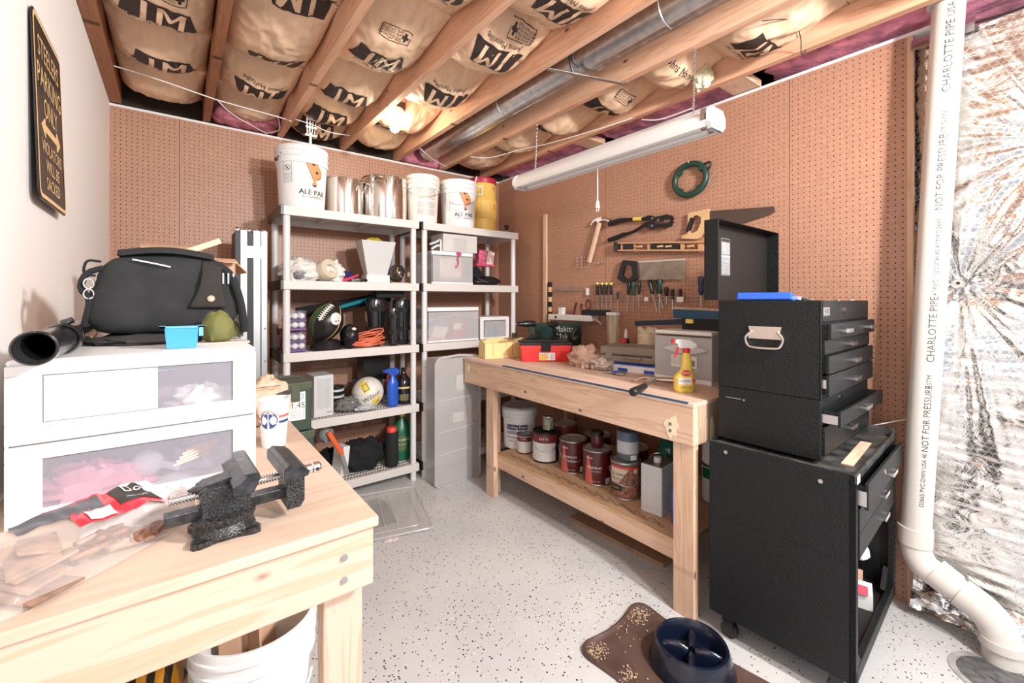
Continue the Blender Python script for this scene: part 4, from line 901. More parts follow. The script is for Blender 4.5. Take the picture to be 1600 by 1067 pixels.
for i, (x, y) in enumerate(((.975, 3.05), (1.0, 3.08), (1.03, 3.06), (1.055, 3.09))):
    mb = MB(); mb.tube([(0, 0, .012), (.03, .01, .02), (.045, 0, .012)], .008, sub=3); mb.ball((-.005, 0, .014), .012, 10); o = mb.build('hose_fitting', [grey, steel, blk, paper][i], smooth=True)
    tag(o, ['small grey fitting left of the white hopper', 'small steel fitting left of the white hopper', 'small black fitting left of the white hopper', 'small white fitting touching the white hopper'][i], 'fitting', None, (x, y, z2))
t = thing('white_hopper', 'white tapered plastic hopper standing wide end up on the second shelf', 'hopper', (1.155, 3.12, z2))
def frustum(mb, w0, w1, d0, d1, z0_, z1_, th=.003, mi=0):
    v = []
    for (w_, d_, z) in ((w0, d0, z0_), (w1, d1, z1_), (w1-th*2, d1-th*2, z1_), (w0-th*2, d0-th*2, z0_+th)): v += [(-w_/2, -d_/2, z), (w_/2, -d_/2, z), (w_/2, d_/2, z), (-w_/2, d_/2, z)]
    f = [(k_*4+i, k_*4+(i+1) % 4, (k_+1)*4+(i+1) % 4, (k_+1)*4+i) for k_ in range(3) for i in range(4)]+[(3, 2, 1, 0), (12, 13, 14, 15)]
    mb.add(v, f, mi); return mb
frustum(MB(), .145, .25, .08, .15, .055, .30).build('hopper_body', mat('hopper_grey', (.62, .62, .62), .35), t, bev=.002)
mb = MB(); mb.box(-.085, .085, -.06, .05, 0, .058); mb.build('hopper_base', offw, t, bev=.003)
mb = crumple((-.0, .02, .30), (.06, .03, .03), 16, .4, 4, 8, False); mb.build('yellow_contents', mat('yellow_cloth', (.6, .45, .03), .7), t, smooth=True)
t = thing('mini_helmet', 'small dark shiny sports helmet on the second shelf beside the hopper', 'helmet', (1.30, 3.07, z2))
dkh = mat('dark_helmet', (.03, .022, .018), .18, coat=.5)
mb = MB(); mb.box(-.06, .075, -.05, .05, 0, .006, 0); mb.build('base_plate', card, t)
mb = MB(); mb.ball((0, 0, .073), (.062, .07, .068), 32, 0, lambda d: 1 if not (d.x > .35 and d.z < .05) else .8, 22); mb.build('shell', dkh, t, smooth=True)
mb = MB(); mb.lathe([(0, 0), (.022, 0), (.022, .012), (.012, .014), (.012, .02), (0, .02)], n=24); o = mb.build('ear_disc', mat('helmet_disc', (.45, .38, .28), .4), t, smooth=30); o.location = (.07, -.05, .065); o.rotation_euler = (PI/2, 0, .6)
mb = MB(); mb.tube([(-.03, -.062, .10), (-.01, -.07, .06), (.02, -.068, .035), (.06, -.05, .03)], .003, sub=4); mb.build('face_guard', brass, t, smooth=True)
# ---------------- third tier: golf balls, football, bars, cord, boots
ballm = mat('golf_ball_white', (.85, .85, .85), .3, bump=.6, bs=260)
t = thing('golf_ball_box', 'clear box with purple edging full of golf balls, upper of two at the shelf end', 'box', (.60, 3.06, z3+.135))
def gbox(t):
    mb = MB(); mb.box(-.062, .062, -.05, .05, 0, .125); mb.build('clear_shell', clear('box_shell', (.7, .65, .75), .14, .08), t)
    mb = MB(); mb.box(-.063, .063, -.051, .051, 0, .012); mb.box(-.063, .063, -.051, .051, .06, .066); mb.build('purple_edging', mat('purple_card', (.16, .06, .30), .5), t)
gbox(t)
t2 = dup(t, (.60, 3.06, z3), label='clear box with purple edging full of golf balls, lower of two at the shelf end')
for k_, (bz, gr) in enumerate(((z3+.135, 'upper'), (z3, 'lower'))):
    for r_ in range(2):
        for c_ in range(3):
            for dd in range(2):
                mb = MB(); mb.ball((0, 0, 0), .0205, 16); o = mb.build('golf_ball', ballm, smooth=True)
                tag(o, f'white golf ball inside the {gr} purple-edged box', 'golf ball', f'golf balls in the {gr} clear box', (.60+(-.04+.04*c_), 3.06-.027+.048*dd, bz+.034+.0565*r_))
t = thing('golf_ball_sleeve', 'pink and purple printed card box behind the golf ball boxes', 'box', (.60, 3.17, z3)); mb = MB(); mb.box(-.07, .06, -.05, .05, 0, .14); mb.build('card_body', mat('magenta_card', (.35, .04, .12), .5), t); mb = MB(); mb.box(-.071, -.0705, -.04, .04, .02, .1); mb.build('white_print', paper, t)
# football standing in a green stand
t = thing('football', 'black and gold souvenir football standing on its point, lace and round emblem in view', 'ball', (.80, 3.06, z3+.075))
leather = mat('football_black', (.018, .015, .014), .28, bump=.25, bs=320)
def fb(d): return 1
def fbp(r_, z): return r_
mb = MB(); prof = [(.092*math.sin(PI*i/28)**.8*(1 if 0 < i < 28 else 0), -.14+.28*i/28) for i in range(29)]; mb.lathe(prof, n=40); ob = mb.build('ball_body', leather, t, smooth=True)
wl = mat('football_white_lace', (.85, .82, .75), .5)
def fmap(a0, z0, off):
    def f(x, y):
        z = z0+y; i = min(max((z+.14)/.28, 0), 1); r_ = .092*math.sin(PI*i)**.8+off; a = a0+x/max(r_, .03); return Vector((r_*math.cos(a), r_*math.sin(a), z))
    return f
mb = MB(); f = fmap(-2.35, .055, .003)
mb.grid(lambda u, v_: f((u-.5)*.012, (v_-.5)*.11), 2, 12)
for i in range(8): mb.grid(lambda u, v_: fmap(-2.35, .055, .0045)((u-.5)*.036, -.045+.013*i+.005*v_), 4, 1)
mb.build('laces', wl, ob)
mb = MB(); mb.grid(lambda u, v_: fmap(-2.85, .0, .002)((u-.5)*.05, (v_-.5)*.20), 4, 16); mb.build('green_panel', mat('football_green', (.05, .12, .05), .4), ob)
for a_ in (-3.05, -1.1, .2):
    mb = MB(); mb.grid(lambda u, v_: fmap(a_, .0, .0025)((u-.5)*.007, (v_-.5)*.24), 1, 20); mb.build('gold_seam', mat('football_seam', (.55, .42, .16), .4), ob)
def disc(mb, f, cx, cy, r_, mi, n=20, k_=1.): mb.add([tuple(f(cx, cy))]+[tuple(f(cx+r_*math.cos(2*PI*i/n), cy+k_*r_*math.sin(2*PI*i/n))) for i in range(n)], [(0, i+1, (i+1) % n+1) for i in range(n)], mi)
mb = MB(); f1, f2_ = fmap(-1.45, .045, .004), fmap(-1.45, .045, .005)
disc(mb, f1, 0, 0, .034, 0)
for cx, cy, c_ in ((.010, .012, 1), (.016, -.004, 2), (.002, -.012, 3)):
    mb.add([tuple(f2_(cx+.007*(abs(math.cos(a))**3)*(1 if math.cos(a) > 0 else -1), cy+.007*(abs(math.sin(a))**3)*(1 if math.sin(a) > 0 else -1))) for a in [i*PI/8 for i in range(16)]], [tuple(range(16))], c_)
mb.build('round_emblem', [mat('emblem_silver', (.72, .72, .70), .4), yel, red, blue], ob)
ob.rotation_euler = (.18, .42, .1)
t = thing('football_stand', 'black ring stand under the souvenir football', 'stand', (.80, 3.06, z3))
mb = MB(); mb.lathe([(.05, 0), (.10, 0), (.105, .01), (.085, .05), (.07, .062), (.055, .055), (.05, 0)], n=40); mb.build('ring', blk, t, smooth=30)
# move the ball to sit in the ring
for o in C.objects:
    if o.name == 'football': o.location = (.80, 3.06, z3+.178); o.scale = (1.13,)*3
t = thing('toy_car_cluster', 'black helmet-like plastic piece with pale decals right of the football', 'toy', (.945, 3.045, z3))
mb = MB(); mb.ball((0, 0, .075), (.06, .07, .085), 28, 0, lambda d: 1+.12*noise.noise(d*3)); mb.build('body', blk, t, smooth=True)
mb = MB(); mb.ball((.015, -.045, .13), (.018, .018, .012), 10); mb.ball((.03, -.035, .10), (.014, .02, .012), 10); mb.build('decal', offw, t, smooth=True)
o = MB().beam((0, 0, 0), (.68, .02, .12), .05, .075).build('fabric_case', fab, bev=.012); tag(o, 'long black fabric case lying behind the football, rising to the right', 'case', None, (.66, 3.29, z3+.235))
t = thing('fishing_rod_case', 'teal rod slanting up behind the football and boots', 'rod', (.89, 3.20, 1.262))
mb = MB(); mb.beam((0, 0, 0), (.47, .07, .13), .016, .026); mb.build('shaft', mat('teal_metal', (.0, .22, .26), .3, coat=.4), t, bev=.004)
mb = MB(); mb.beam((-.03, 0, -.01), (.02, 0, .01), .03, .045); mb.build('end_grip', blk, t, bev=.004)
# orange extension cord
pts = []; rr = random.Random(11)
for i in range(150):
    a = i*2*PI/17; e = .10+.035*math.sin(i*.37)+rr.uniform(-.01, .01); pts.append((e*1.0*math.cos(a)+.02*math.sin(i*.11), .045*math.sin(a), .008+.075*(i/150)*(1+.6*math.sin(a*1+1))+rr.uniform(0, .006)))
mb = MB(); mb.tube(pts, .0042, n=6, sub=2); tag(mb.build('extension_cord', mat('orange_cord', (.85, .20, .10), .4), smooth=True), 'orange extension cord coiled loosely on the third shelf between football and boots', 'cord', None, (1.055, 3.01, z3))
# leg guards / boots
def boot(x, y, h, r_, lab, ang):
    t = thing('leg_guard', lab, 'guard', (x, y, z3), ang, 'shiny black leg guards on the third shelf')
    mb = MB(); v = []; n = 24
    mb.lathe([(r_*.72, 0), (r_*.80, .01), (r_*.78, h*.3), (r_*.95, h*.7), (r_, h*.95), (r_*.9, h), (r_*.7, h*.96), (r_*.6, h*.5), (0, h*.4)], n=28, sy=.75); mb.build('shell', mat('glossy_black', (.012, .012, .014), .15, coat=.6), t, smooth=50)
    mb = MB(); mb.box(-.008, .008, -r_*.80, -r_*.70, .03, h*.85); mb.build('centre_ridge', blk, t, bev=.003)
    for zz in (.3, .72):
        mb = MB(); mb.lathe([(r_*(.82+.2*zz)+.002, h*zz), (r_*(.82+.2*zz)+.004, h*zz+.005), (r_*(.82+.2*zz)+.004, h*zz+.025), (r_*(.82+.2*zz)+.002, h*zz+.03)], n=28, sy=.76); mb.build('strap', fab, t, smooth=30)
boot(1.16, 3.12, .34, .075, 'left glossy black leg guard standing on the third shelf beside the orange cord', .1)
boot(1.255, 3.03, .27, .045, 'middle, thinnest glossy black leg guard on the third shelf', -.1)
boot(1.345, 3.09, .33, .07, 'right glossy black leg guard on the third shelf, next to the shelf post', 0)
o = MB().box(0, .22, 0, .09, 0, .09).build('black_case', blkm, bev=.01); tag(o, 'black fabric bag laid on top of the leg guards under the second shelf', 'bag', None, (1.14, 3.06, z3+.343))
# ---------------- fourth tier
t = thing('white_carton', 'white printed carton standing on the fourth shelf beside the ammunition cans', 'box', (.765, 3.10, z4), .08)
mb = MB(); mb.box(-.062, .062, -.085, .085, 0, .27); mb.build('carton_body', mat('carton_white', (.66, .66, .67), .6), t, bev=.002)
mb = MB()
for i in range(26): mb.label(['NUTRITION FACTS PER SERVING', 'QTY  PART NO  DESCRIPTION', 'KEEP DRY  STORE UPRIGHT'][i % 3], .0065, (0, -.0856, .245-.0075*i), (1, 0, 0), (0, 0, 1))
mb.box(.02, .052, -.0858, -.0852, .022, .028); mb.build('print', grey, t)
t = thing('dish_stack', 'stack of black and white plastic lids behind the tape rolls on the fourth shelf', 'lids', (.905, 3.22, z4))
for i in range(5):
    mb = MB(); z = .05+.022*i; mb.lathe([(0, z), (.05, z), (.056, z+.006), (.056, z+.016), (0, z+.017)], n=28); mb.build('lid', [blk, wht][i % 2], t, smooth=30)
mb = MB(); mb.cyl((0, 0, 0), (0, 0, .05), .045, n=24); mb.build('tin_base', grey, t, smooth=30)
o = crumple((0, 0, .045), (.085, .06, .05), 32, .3, 4, 21).build('tape_bundle', mat('grey_film_roll', (.16, .16, .16), .25, bump=.5, bs=50), smooth=True); tag(o, 'dark grey film-wrapped bundle lying left of the volleyball', 'bundle', None, (.945, 3.06, z4))
o = crumple((0, 0, .02), (.07, .04, .02), 20, .4, 5, 22).build('clear_wrapping', mat('silver_film', (.5, .5, .5), .25), smooth=True); tag(o, 'crumpled clear wrapping in front of the volleyball', 'wrapping', None, (1.04, 3.01, z4))
t = thing('volleyball', 'white and yellow volleyball on the fourth shelf with black lettering', 'ball', (1.085, 3.08, z4+.108))
vb = mat('volleyball_white', (.80, .76, .68), .5); vy = mat('volleyball_yellow', (.85, .62, .12), .5)
R_ = .108
def smap(a0, e0, off, rot=0):
    ca, sa = math.cos(rot), math.sin(rot)
    def f(x, y):
        X, Y = x*ca-y*sa, x*sa+y*ca; a = a0+X/R_; e = e0+Y/R_; r_ = R_+off
        return Vector((r_*math.cos(e)*math.cos(a), r_*math.cos(e)*math.sin(a), r_*math.sin(e)))
    return f
mb = MB(); mb.ball((0, 0, 0), R_, 48); bb = mb.build('ball_body', vb, t, smooth=True)
q0 = -1.75
for (a_, e_, w_, h_, r_) in ((q0-.35, .52, .05, .075, .5), (q0+.5, -.45, .07, .06, .5), (q0-.75, .75, .04, .05, .3)):
    mb = MB(); f = smap(a_, e_, .0012, r_); mb.grid(lambda u, v_: f((u-.5)*w_, (v_-.5)*h_), 8, 8); mb.build('yellow_panel', vy, bb)
mb = MB(); f = smap(q0+.1, -.12, .0016, .5); mb.text('Wilson', .048, lambda x, y: f(x, y)); f = smap(q0+.55, -.45, .002, .5); mb.text('W', .03, lambda x, y: f(x, y)); f = smap(q0-.33, .5, .002, .55)
for (xa, xb, ya, yb) in ((-.02, .02, .022, .026), (-.02, .02, -.026, -.022), (-.02, -.016, -.024, .024), (.016, .02, -.024, .024)): mb.grid(lambda u, v_: f(xa+(xb-xa)*u, ya+(yb-ya)*v_), 4, 4)
mb.build('black_lettering', ink, bb)
for rt in ((0, 0, 0), (PI/2, 0, .5), (0, PI/2, .3)):
    mb = MB(); mb.tube([(R_*math.cos(i*PI/24), R_*math.sin(i*PI/24), 0) for i in range(48)], .0012, n=4, closed=True); o = mb.build('seam', mat('seam_grey', (.4, .38, .35), .6), bb); o.rotation_euler = rt
o = MB().box(-.095, .095, -.07, .07, 0, .16).build('black_box', mat('black_carton', (.012, .012, .012), .3), bev=.002); tag(o, 'plain black cardboard box raised behind the volleyball', 'box', None, (1.19, 3.27, z4+.165))
o = MB().box(-.10, .08, -.07, .07, 0, .163).build('teal_box', mat('teal_carton', (.02, .14, .20), .5), bev=.002); tag(o, 'blue-teal box under the black box behind the volleyball', 'box', None, (1.16, 3.27, z4+.0005))
def trigger(t, z, r_, m1, m2, ang=-2.0):
    mb = MB(); M0 = mb.T; mb.T = Matrix.Rotation(ang, 4, 'Z')
    mb.prism([(-.03, 0), (.012, 0), (.02, .012), (.055, .020), (.06, .036), (.02, .05), (-.03, .05), (-.05, .035), (-.045, .015)], (0, .011, z), (1, 0, 0), (0, 0, 1), .022)
    mb.cyl((.058, 0, z+.028), (.07, 0, z+.028), .008, n=12); mb.build('spray_head', m1, t, bev=.003)
    mb = MB(); mb.T = Matrix.Rotation(ang, 4, 'Z'); mb.tube([(.02, 0, z+.012), (.034, 0, z-.005), (.036, 0, z-.03), (.045, 0, z-.045)], .0045, sub=4); mb.build('trigger', m2, t, smooth=True)
t = thing('spray_bottle', 'dark blue spray bottle standing right of the volleyball on the fourth shelf', 'bottle', (1.245, 3.02, z4))
mb = MB(); mb.lathe([(0, 0), (.038, 0), (.042, .01), (.042, .15), (.036, .18), (.018, .205), (.016, .225), (0, .225)], n=32, sy=.7); mb.build('bottle_body', blue, t, smooth=40); trigger(t, .222, .02, blue, mat('red_trigger', (.5, .02, .03), .4), 2.6)
t = thing('dark_bottle', 'dark amber bottle with a yellow-striped label at the right of the fourth shelf', 'bottle', (1.345, 3.06, z4))
mb = MB(); mb.lathe([(0, 0), (.053, 0), (.056, .01), (.056, .14), (.045, .18), (.02, .215), (.015, .235), (.015, .25)], n=32); mb.build('bottle_body', mat('amber_dark', (.015, .010, .012), .1, coat=.5), t, smooth=40)
mb = MB(); mb.lathe([(.017, .235), (.018, .26), (0, .262)], n=20); mb.build('cap', blk, t, smooth=40)
mb = MB(); f = cylmap(.056, -1.9, .08)
mb.grid(lambda u, v_: f((u-.5)*.12, .032+.014*v_), 12, 1, 0); mb.grid(lambda u, v_: f((u-.5)*.12, -.055+.05*v_), 12, 1, 1); 
for i in range(5): mb.text('SAUCE 32 FL OZ', .009, lambda x, y: cylmap(.056, -1.9, .08, .0015)(x, y-.012-.009*i), 0)
mb.build('bottle_label', [mat('label_straw', (.70, .58, .22), .5), ink], t)
# ---------------- bottom tier
t = thing('drill_case', 'orange handled garden tool slanting across the left end of the bottom shelf', 'tool', (.80, 3.02, z5))
mb = MB(); mb.beam((0, .0, .33), (.085, -.02, .17), .03, .03); mb.build('orange_handle', org, t, bev=.008)
mb = MB(); mb.ball((.0, .06, .30), (.05, .05, .06), 16, 0, lambda d: 1+.2*noise.noise(d*3)); mb.build('grey_head', grey, t, smooth=True)
mb = MB(); mb.beam((.085, -.02, .17), (.12, -.03, .03), .012, .02); mb.build('steel_blade', steel, t)
o = MB().obox((0, 0, .10), (.05, .11, .20), (0, .12, .3)).build('white_packet', paper, bev=.002); tag(o, 'white packet leaning below the orange handled tool on the bottom shelf', 'packet', None, (.90, 3.09, z5+.002))
o = crumple((0, 0, .09), (.15, .10, .12), 40, .3, 2.5, 31).build('black_backpack', fab, smooth=True); tag(o, 'black fabric backpack slumped on the middle of the bottom shelf', 'bag', None, (1.06, 3.13, z5))
o = crumple((0, 0, .06), (.10, .07, .08), 30, .25, 3, 32).build('black_pouch', fab, smooth=True); tag(o, 'small black pouch in front of the backpack, near the shelf edge', 'bag', None, (1.08, 3.02, z5)) if 0 else tag(o, 'low black pouch left of the backpack on the bottom shelf', 'bag', None, (.86, 3.26, z5))
t = thing('thermos_flask', 'tall black flask with an orange-red cap on the bottom shelf', 'flask', (1.245, 3.04, z5))
mb = MB(); mb.lathe([(0, 0), (.045, 0), (.048, .01), (.048, .23), (.043, .245), (0, .245)], n=36); mb.build('flask_body', blkm, t, smooth=40)
mb = MB(); mb.lathe([(.036, .245), (.036, .27), (.030, .278), (0, .278)], n=28); mb.build('cap', mat('coral_red', (.8, .07, .04), .4), t, smooth=40)
t = thing('green_jug', 'dark green plastic jug with white lettering at the right end of the bottom shelf', 'jug', (1.365, 3.13, z5))
mb = MB(); mb.lathe([(0, 0), (.075, 0), (.08, .01), (.08, .20), (.06, .26), (.022, .30), (.02, .32)], n=36, sy=.7); mb.build('jug_body', green, t, smooth=40)
mb = MB(); mb.lathe([(.022, .32), (.023, .345), (0, .347)], n=20); mb.build('yellow_cap', yel, t, smooth=40)
mb = MB(); f = cylmap(.08, -1.95, .14, .002); f = lambda x, y: Vector((( .082)*math.cos(-1.95+x/.08), .082*.72*math.sin(-1.95+x/.08), .14+y))
mb.grid(lambda u, v_: f((u-.5)*.09, (v_-.5)*.11-.01), 8, 1, 1); g2 = lambda x, y: f(x, y)*1.0+Vector((0, -.002, 0)); mb.text('BIG N GREEN', .02, lambda x, y: g2(x, y+.015)); mb.text('READY TO USE', .012, lambda x, y: g2(x, y-.02)); mb.build('jug_label', [paper, mat('label_red_green', (.10, .16, .05), .5)], t)
# ================================================================ right shelving unit
t = drawer_box('clear drawer box with a ribboned picture card, on the second shelf of the right unit', (1.725, 2.985, z2), .37, .36, .255, wht, clearp, arc=False)
mb = MB(); mb.box(-.11, .08, .01, .014, .05, .20); mb.build('picture_card', mat('picture_card', (.72, .55, .48), .5, var=.5, vs=30), t)
mb = MB(); mb.tube([(.03, -.006, .25), (.05, -.01, .235), (.035, -.012, .20), (.045, -.008, .165), (.02, -.008, .13)], .006, sub=4); mb.ball((.05, -.012, .24), (.022, .01, .014), 12); mb.build('ribbon', mat('dark_pink_ribbon', (.5, .06, .15), .5), t, smooth=True)
mb = MB()
for i in range(9): mb.label(['EXTENSION CORDS AND PLUGS', 'HOUSEHOLD ITEMS INSIDE'][i % 2], .009, (0, -.0206, .10-.011*i), (1, 0, 0), (0, 0, 1))
o = MB().box(-.155, .155, -.02, .18, 0, .135).build('white_carton', mat('grey_carton', (.62, .60, .58), .6)); tag(o, 'pale carton with faint print lying on the ribboned drawer box', 'box', None, (1.79, 3.0, z2+.257)); pr = mb.build('print', grey, o)
t = thing('white_bracket', 'small white plastic bracket left of the pale carton, under the top shelf', 'bracket', (1.60, 3.01, z2+.257)); mb = MB()
mb.tube([(-.05, 0, .01), (.0, 0, .04), (.03, 0, .04)], .008, sub=3); mb.tube([(-.05, .03, .05), (0, .02, .07), (.03, .02, .09)], .008, sub=3); mb.tube([(.03, .0, 0), (.03, 0, .09)], .006); mb.build('arm', wht, t, smooth=True)
t = thing('black_shoe', 'pair of black shoes laid on the second shelf of the right unit', 'shoe', (2.07, 3.10, z2))
for dx, dy in ((0, 0),):
    mb = crumple((.04, 0, .035), (.15, .06, .045), 30, .15, 2, 41); mb.build('toe', blk, t, smooth=True); mb = crumple((-.03, .05, .07), (.07, .06, .085), 24, .15, 3, 42); mb.build('heel_collar', fab, t, smooth=True)
    mb = MB(); mb.tube([(-.08, -.055, .06), (0, -.062, .03), (.08, -.045, .035), (.15, -.02, .03)], .003, sub=4); mb.build('silver_piping', steel, t, smooth=True)
t = thing('pink_package', 'pink and red printed packages on top of the black shoes', 'package', (2.12, 3.14, z2+.18))
mb = MB(); mb.obox((-.03, 0, .065), (.075, .05, .12), (0, .06, 0)); mb.build('pack_body', mat('pink_card', (.75, .12, .22), .4, var=.7, vs=35), t)
mb = MB(); mb.obox((.055, 0, .06), (.07, .05, .12), (0, .2, 0)); mb.build('pack_body', mat('pale_pink_card', (.75, .45, .42), .4, var=.6, vs=35), t)
mb = MB(); mb.box(-.10, .09, -.04, .04, -.012, .004); mb.build('pink_tray', mat('pink_tray', (.7, .08, .2), .4), t)
# third tier of right unit
t = drawer_box('large clear drawer box holding red cups, on the third shelf of the right unit', (1.735, 2.985, z3), .46, .38, .27)
o = frustum(MB(), .06, .09, .06, .09, 0, .12); 
for i, (x, y) in enumerate(((1.80, 3.10), (1.87, 3.11))):
    mb = MB(); mb.lathe([(0, 0), (.032, 0), (.045, .14), (.046, .145), (.043, .145), (.030, .01), (0, .01)], n=28); o = mb.build('red_cup', mat('cup_red%d' % i, (.6, .03, .05), .35), smooth=40); tag(o, ['red plastic cup inside the large clear drawer box, left of two', 'red plastic cup inside the large clear drawer box, right of two'][i], 'cup', None, (x, y, z3+.009))
o = MB().obox((0, 0, .06), (.12, .004, .10), (.5, .1, 0)).build('paper_card', paper); tag(o, 'folded white paper inside the large clear drawer box', 'paper', None, (1.66, 3.08, z3+.012))
o = MB().box(-.09, .09, -.06, .06, 0, .02).build('small_book', mat('pink_book', (.65, .2, .2), .5)); tag(o, 'flat pinkish booklet on the bottom of the large clear drawer box', 'book', None, (1.63, 3.16, z3+.009))
o = MB().obox((0, 0, 0), (.07, .003, .05), (.2, 0, 0)).build('price_card', paper); tag(o, 'small white card in front of the red cups in the clear drawer box', 'card', None, (1.79, 3.03, z3+.115))
o = crumple((0, 0, .0), (.13, .06, .03), 24, .2, 3, 44, False).build('blue_cloth', mat('steel_blue_cloth', (.14, .22, .38), .7), smooth=True); tag(o, 'steel blue cloth behind the front of the large clear drawer box', 'cloth', None, (1.62, 3.25, z3+.15))
t = drawer_box('small white framed drawer box at the right end of the third shelf', (2.14, 3.0, z3), .30, .30, .185, wht, clearp, arc=False, frame=.035)
mb = MB(); mb.box(-.05, .02, .03, .05, .02, .11); mb.build('blue_packet', mat('blue_packet', (.05, .14, .32), .4, var=.5, vs=40), t); mb = MB(); mb.box(.03, .06, .03, .05, .02, .11); mb.build('black_packet', blk, t)
# tall clear tote leaning in front of the right unit
t = thing('clear_tote', 'tall cloudy clear storage tote standing on end in front of the right shelving unit', 'storage box', (1.63, 2.76, 0))
mb = MB(); w_, d_, h = .36, .13, .92
mb.box(-w_/2, w_/2, -.02, -.016, .015, h-.015); tp = mb.build('front_wall', clearg, t, bev=.002)
mb = MB(); mb.box(-w_/2-.0, -w_/2+.004, -.016, d_, .015, h-.02); mb.box(w_/2-.004, w_/2, -.016, d_, .015, h-.02); mb.box(-w_/2, w_/2, -.016, d_, .008, .014); mb.box(-w_/2, w_/2, -.016, d_, h-.02, h-.015); mb.build('side_walls', clearg, t)
mb = MB(); mb.tube([(-w_/2-.005, -.02, .02), (-w_/2-.005, -.02, h-.04), (-w_/2+.02, -.02, h-.01), (0, -.02, h+.005), (w_/2-.02, -.02, h-.01), (w_/2+.005, -.02, h-.04), (w_/2+.005, -.02, .02), (w_/2-.015, -.02, .004), (-w_/2+.015, -.02, .004)], .009, closed=True, n=8); mb.build('rim', clearp, t, smooth=True)
for z in (.38, .60, .22):
    mb = MB(); mb.tube([(-w_/2+.01, -.023, z), (-.06, -.027, z+.012), (.08, -.027, z+.02), (w_/2-.01, -.023, z+.04)], .005, sub=4); mb.build('moulded_rib', clearp, t, smooth=True)
fs_ = clear('faint_sticker', (.8, .78, .75), .4)
for q in ((-.05, .04, .44, .51), (-.02, .06, .67, .78)): mb = MB(); mb.box(q[0], q[1], -.0225, -.021, q[2], q[3]); mb.build('sticker', fs_, t)
o = MB().box(-.17, .17, 0, .12, 0, .86).build('clear_tote_liner', clear('inner_tote', (.5, .5, .52), .14, .3), bev=.01); tag(o, 'second cloudy tote nested inside the clear tote standing on end', 'storage box', None, (1.63, 2.756, .016))
# ================================================================ tools on the right pegboard
UX, UZ, NR = Vector((0, -1, 0)), Vector((0, 0, 1)), Vector((-1, 0, 0))
def R(y, z, off=.012): return Vector((XR-off, y, z))
def wallthing(name, label, cat, y, z, off=.012, group=None): return thing(name, label, cat, R(y, z, off), 0, group)
def wp(pts, y0, z0):   # world (y, z) list -> local polygon in (UX, UZ)
    return [(-(y-y0), z-z0) for y, z in pts]
Z0 = Vector((0, 0, 0))
def offp(d): return Vector((-d, 0, 0))
hookm = steel
def peghook(mb, y, z, l=.03, base=(0, 0, 0)):
    b_ = Vector(base); p = R(y, z, 0)-b_
    mb.tube([p+Vector((.003, 0, .014)), p+Vector((-.004, 0, .012)), p+Vector((-.004, 0, 0)), p+Vector((-l, 0, -.004)), p+Vector((-l-.006, 0, .012))], .0026, n=6)
# hammer
t = wallthing('claw_hammer', 'claw hammer with a pale wooden handle, hung head up on the pegboard', 'hammer', 2.155, 1.92, .03)
y0, z0 = 2.155, 1.92
mb = MB(); mb.beam((0, .005, -.02), (0, -.0+.11, -.31), .024, .034, up=(0, 1, 0)); mb.build('handle', woodh, t, bev=.008)
mb = MB(); mb.cyl((0, -.055, -.004), (0, -.10, -.02), .0145, n=20); mb.cyl((0, -.02, .004), (0, -.06, -.006), .012, n=16); mb.obox((0, 0, .002), (.026, .05, .032), (-.15, 0, 0))
mb.prism([(-.01, .016), (.03, .02), (.07, .006), (.098, -.026), (.09, -.03), (.065, -.008), (.03, 0), (-.01, -.012)], (.011, 0, 0), (0, 1, 0), (0, 0, 1), .009, 0); mb.prism([(-.01, .016), (.03, .02), (.07, .006), (.098, -.026), (.09, -.03), (.065, -.008), (.03, 0), (-.01, -.012)], (-.002, 0, 0), (0, 1, 0), (0, 0, 1), .009, 0)
mb.build('head', chrome, t, smooth=35)
# bolt cutter
y0, z0 = 1.70, 1.82
t = wallthing('bolt_cutter', 'black bolt cutters with a yellow band, opened towards the left on the pegboard', 'bolt cutter', y0, z0, .03)
mb = MB(); P2 = lambda y, z, d=0: Vector((-d, y-y0, z-z0))
mb.tube([P2(2.07, 1.876), P2(1.99, 1.889), P2(1.92, 1.888)], [.018, .018, .014, .013], n=12); mb.build('grip', blkm, t, smooth=True)
mb = MB(); mb.tube([P2(2.075, 1.762), P2(2.0, 1.772), P2(1.93, 1.79)], [.014, .017, .013, .010], n=12); mb.build('grip', blkm, t, smooth=True)
mb = MB(); mb.cyl(P2(1.93, 1.888), P2(1.72, 1.868), .012, n=14); mb.build('handle_tube', blk, t, smooth=30)
mb = MB(); mb.tube([P2(1.94, 1.786), P2(1.84, 1.80), P2(1.76, 1.835), P2(1.70, 1.835)], .010, n=10, sub=3); mb.build('handle_tube', blk, t, smooth=30)
mb = MB(); mb.cyl(P2(1.855, 1.882), P2(1.785, 1.875), .0135, n=14); mb.build('yellow_band', yel, t, smooth=30, label='yellow band')
mb = MB(); mb.prism(wp([(1.76, 1.885), (1.72, 1.888), (1.68, 1.872), (1.64, 1.872), (1.60, 1.876), (1.56, 1.862), (1.548, 1.84), (1.56, 1.825), (1.585, 1.84), (1.62, 1.845), (1.66, 1.84), (1.70, 1.85), (1.75, 1.86)], y0, z0), offp(-.004), UX, UZ, .012)
mb.build('jaw', blk, t, bev=.002)
mb = MB(); mb.prism(wp([(1.76, 1.815), (1.72, 1.79), (1.66, 1.80), (1.60, 1.788), (1.565, 1.795), (1.55, 1.82), (1.565, 1.832), (1.59, 1.815), (1.63, 1.82), (1.68, 1.83), (1.74, 1.84)], y0, z0), offp(-.004), UX, UZ, .012)
mb.build('jaw', blk, t, bev=.002)
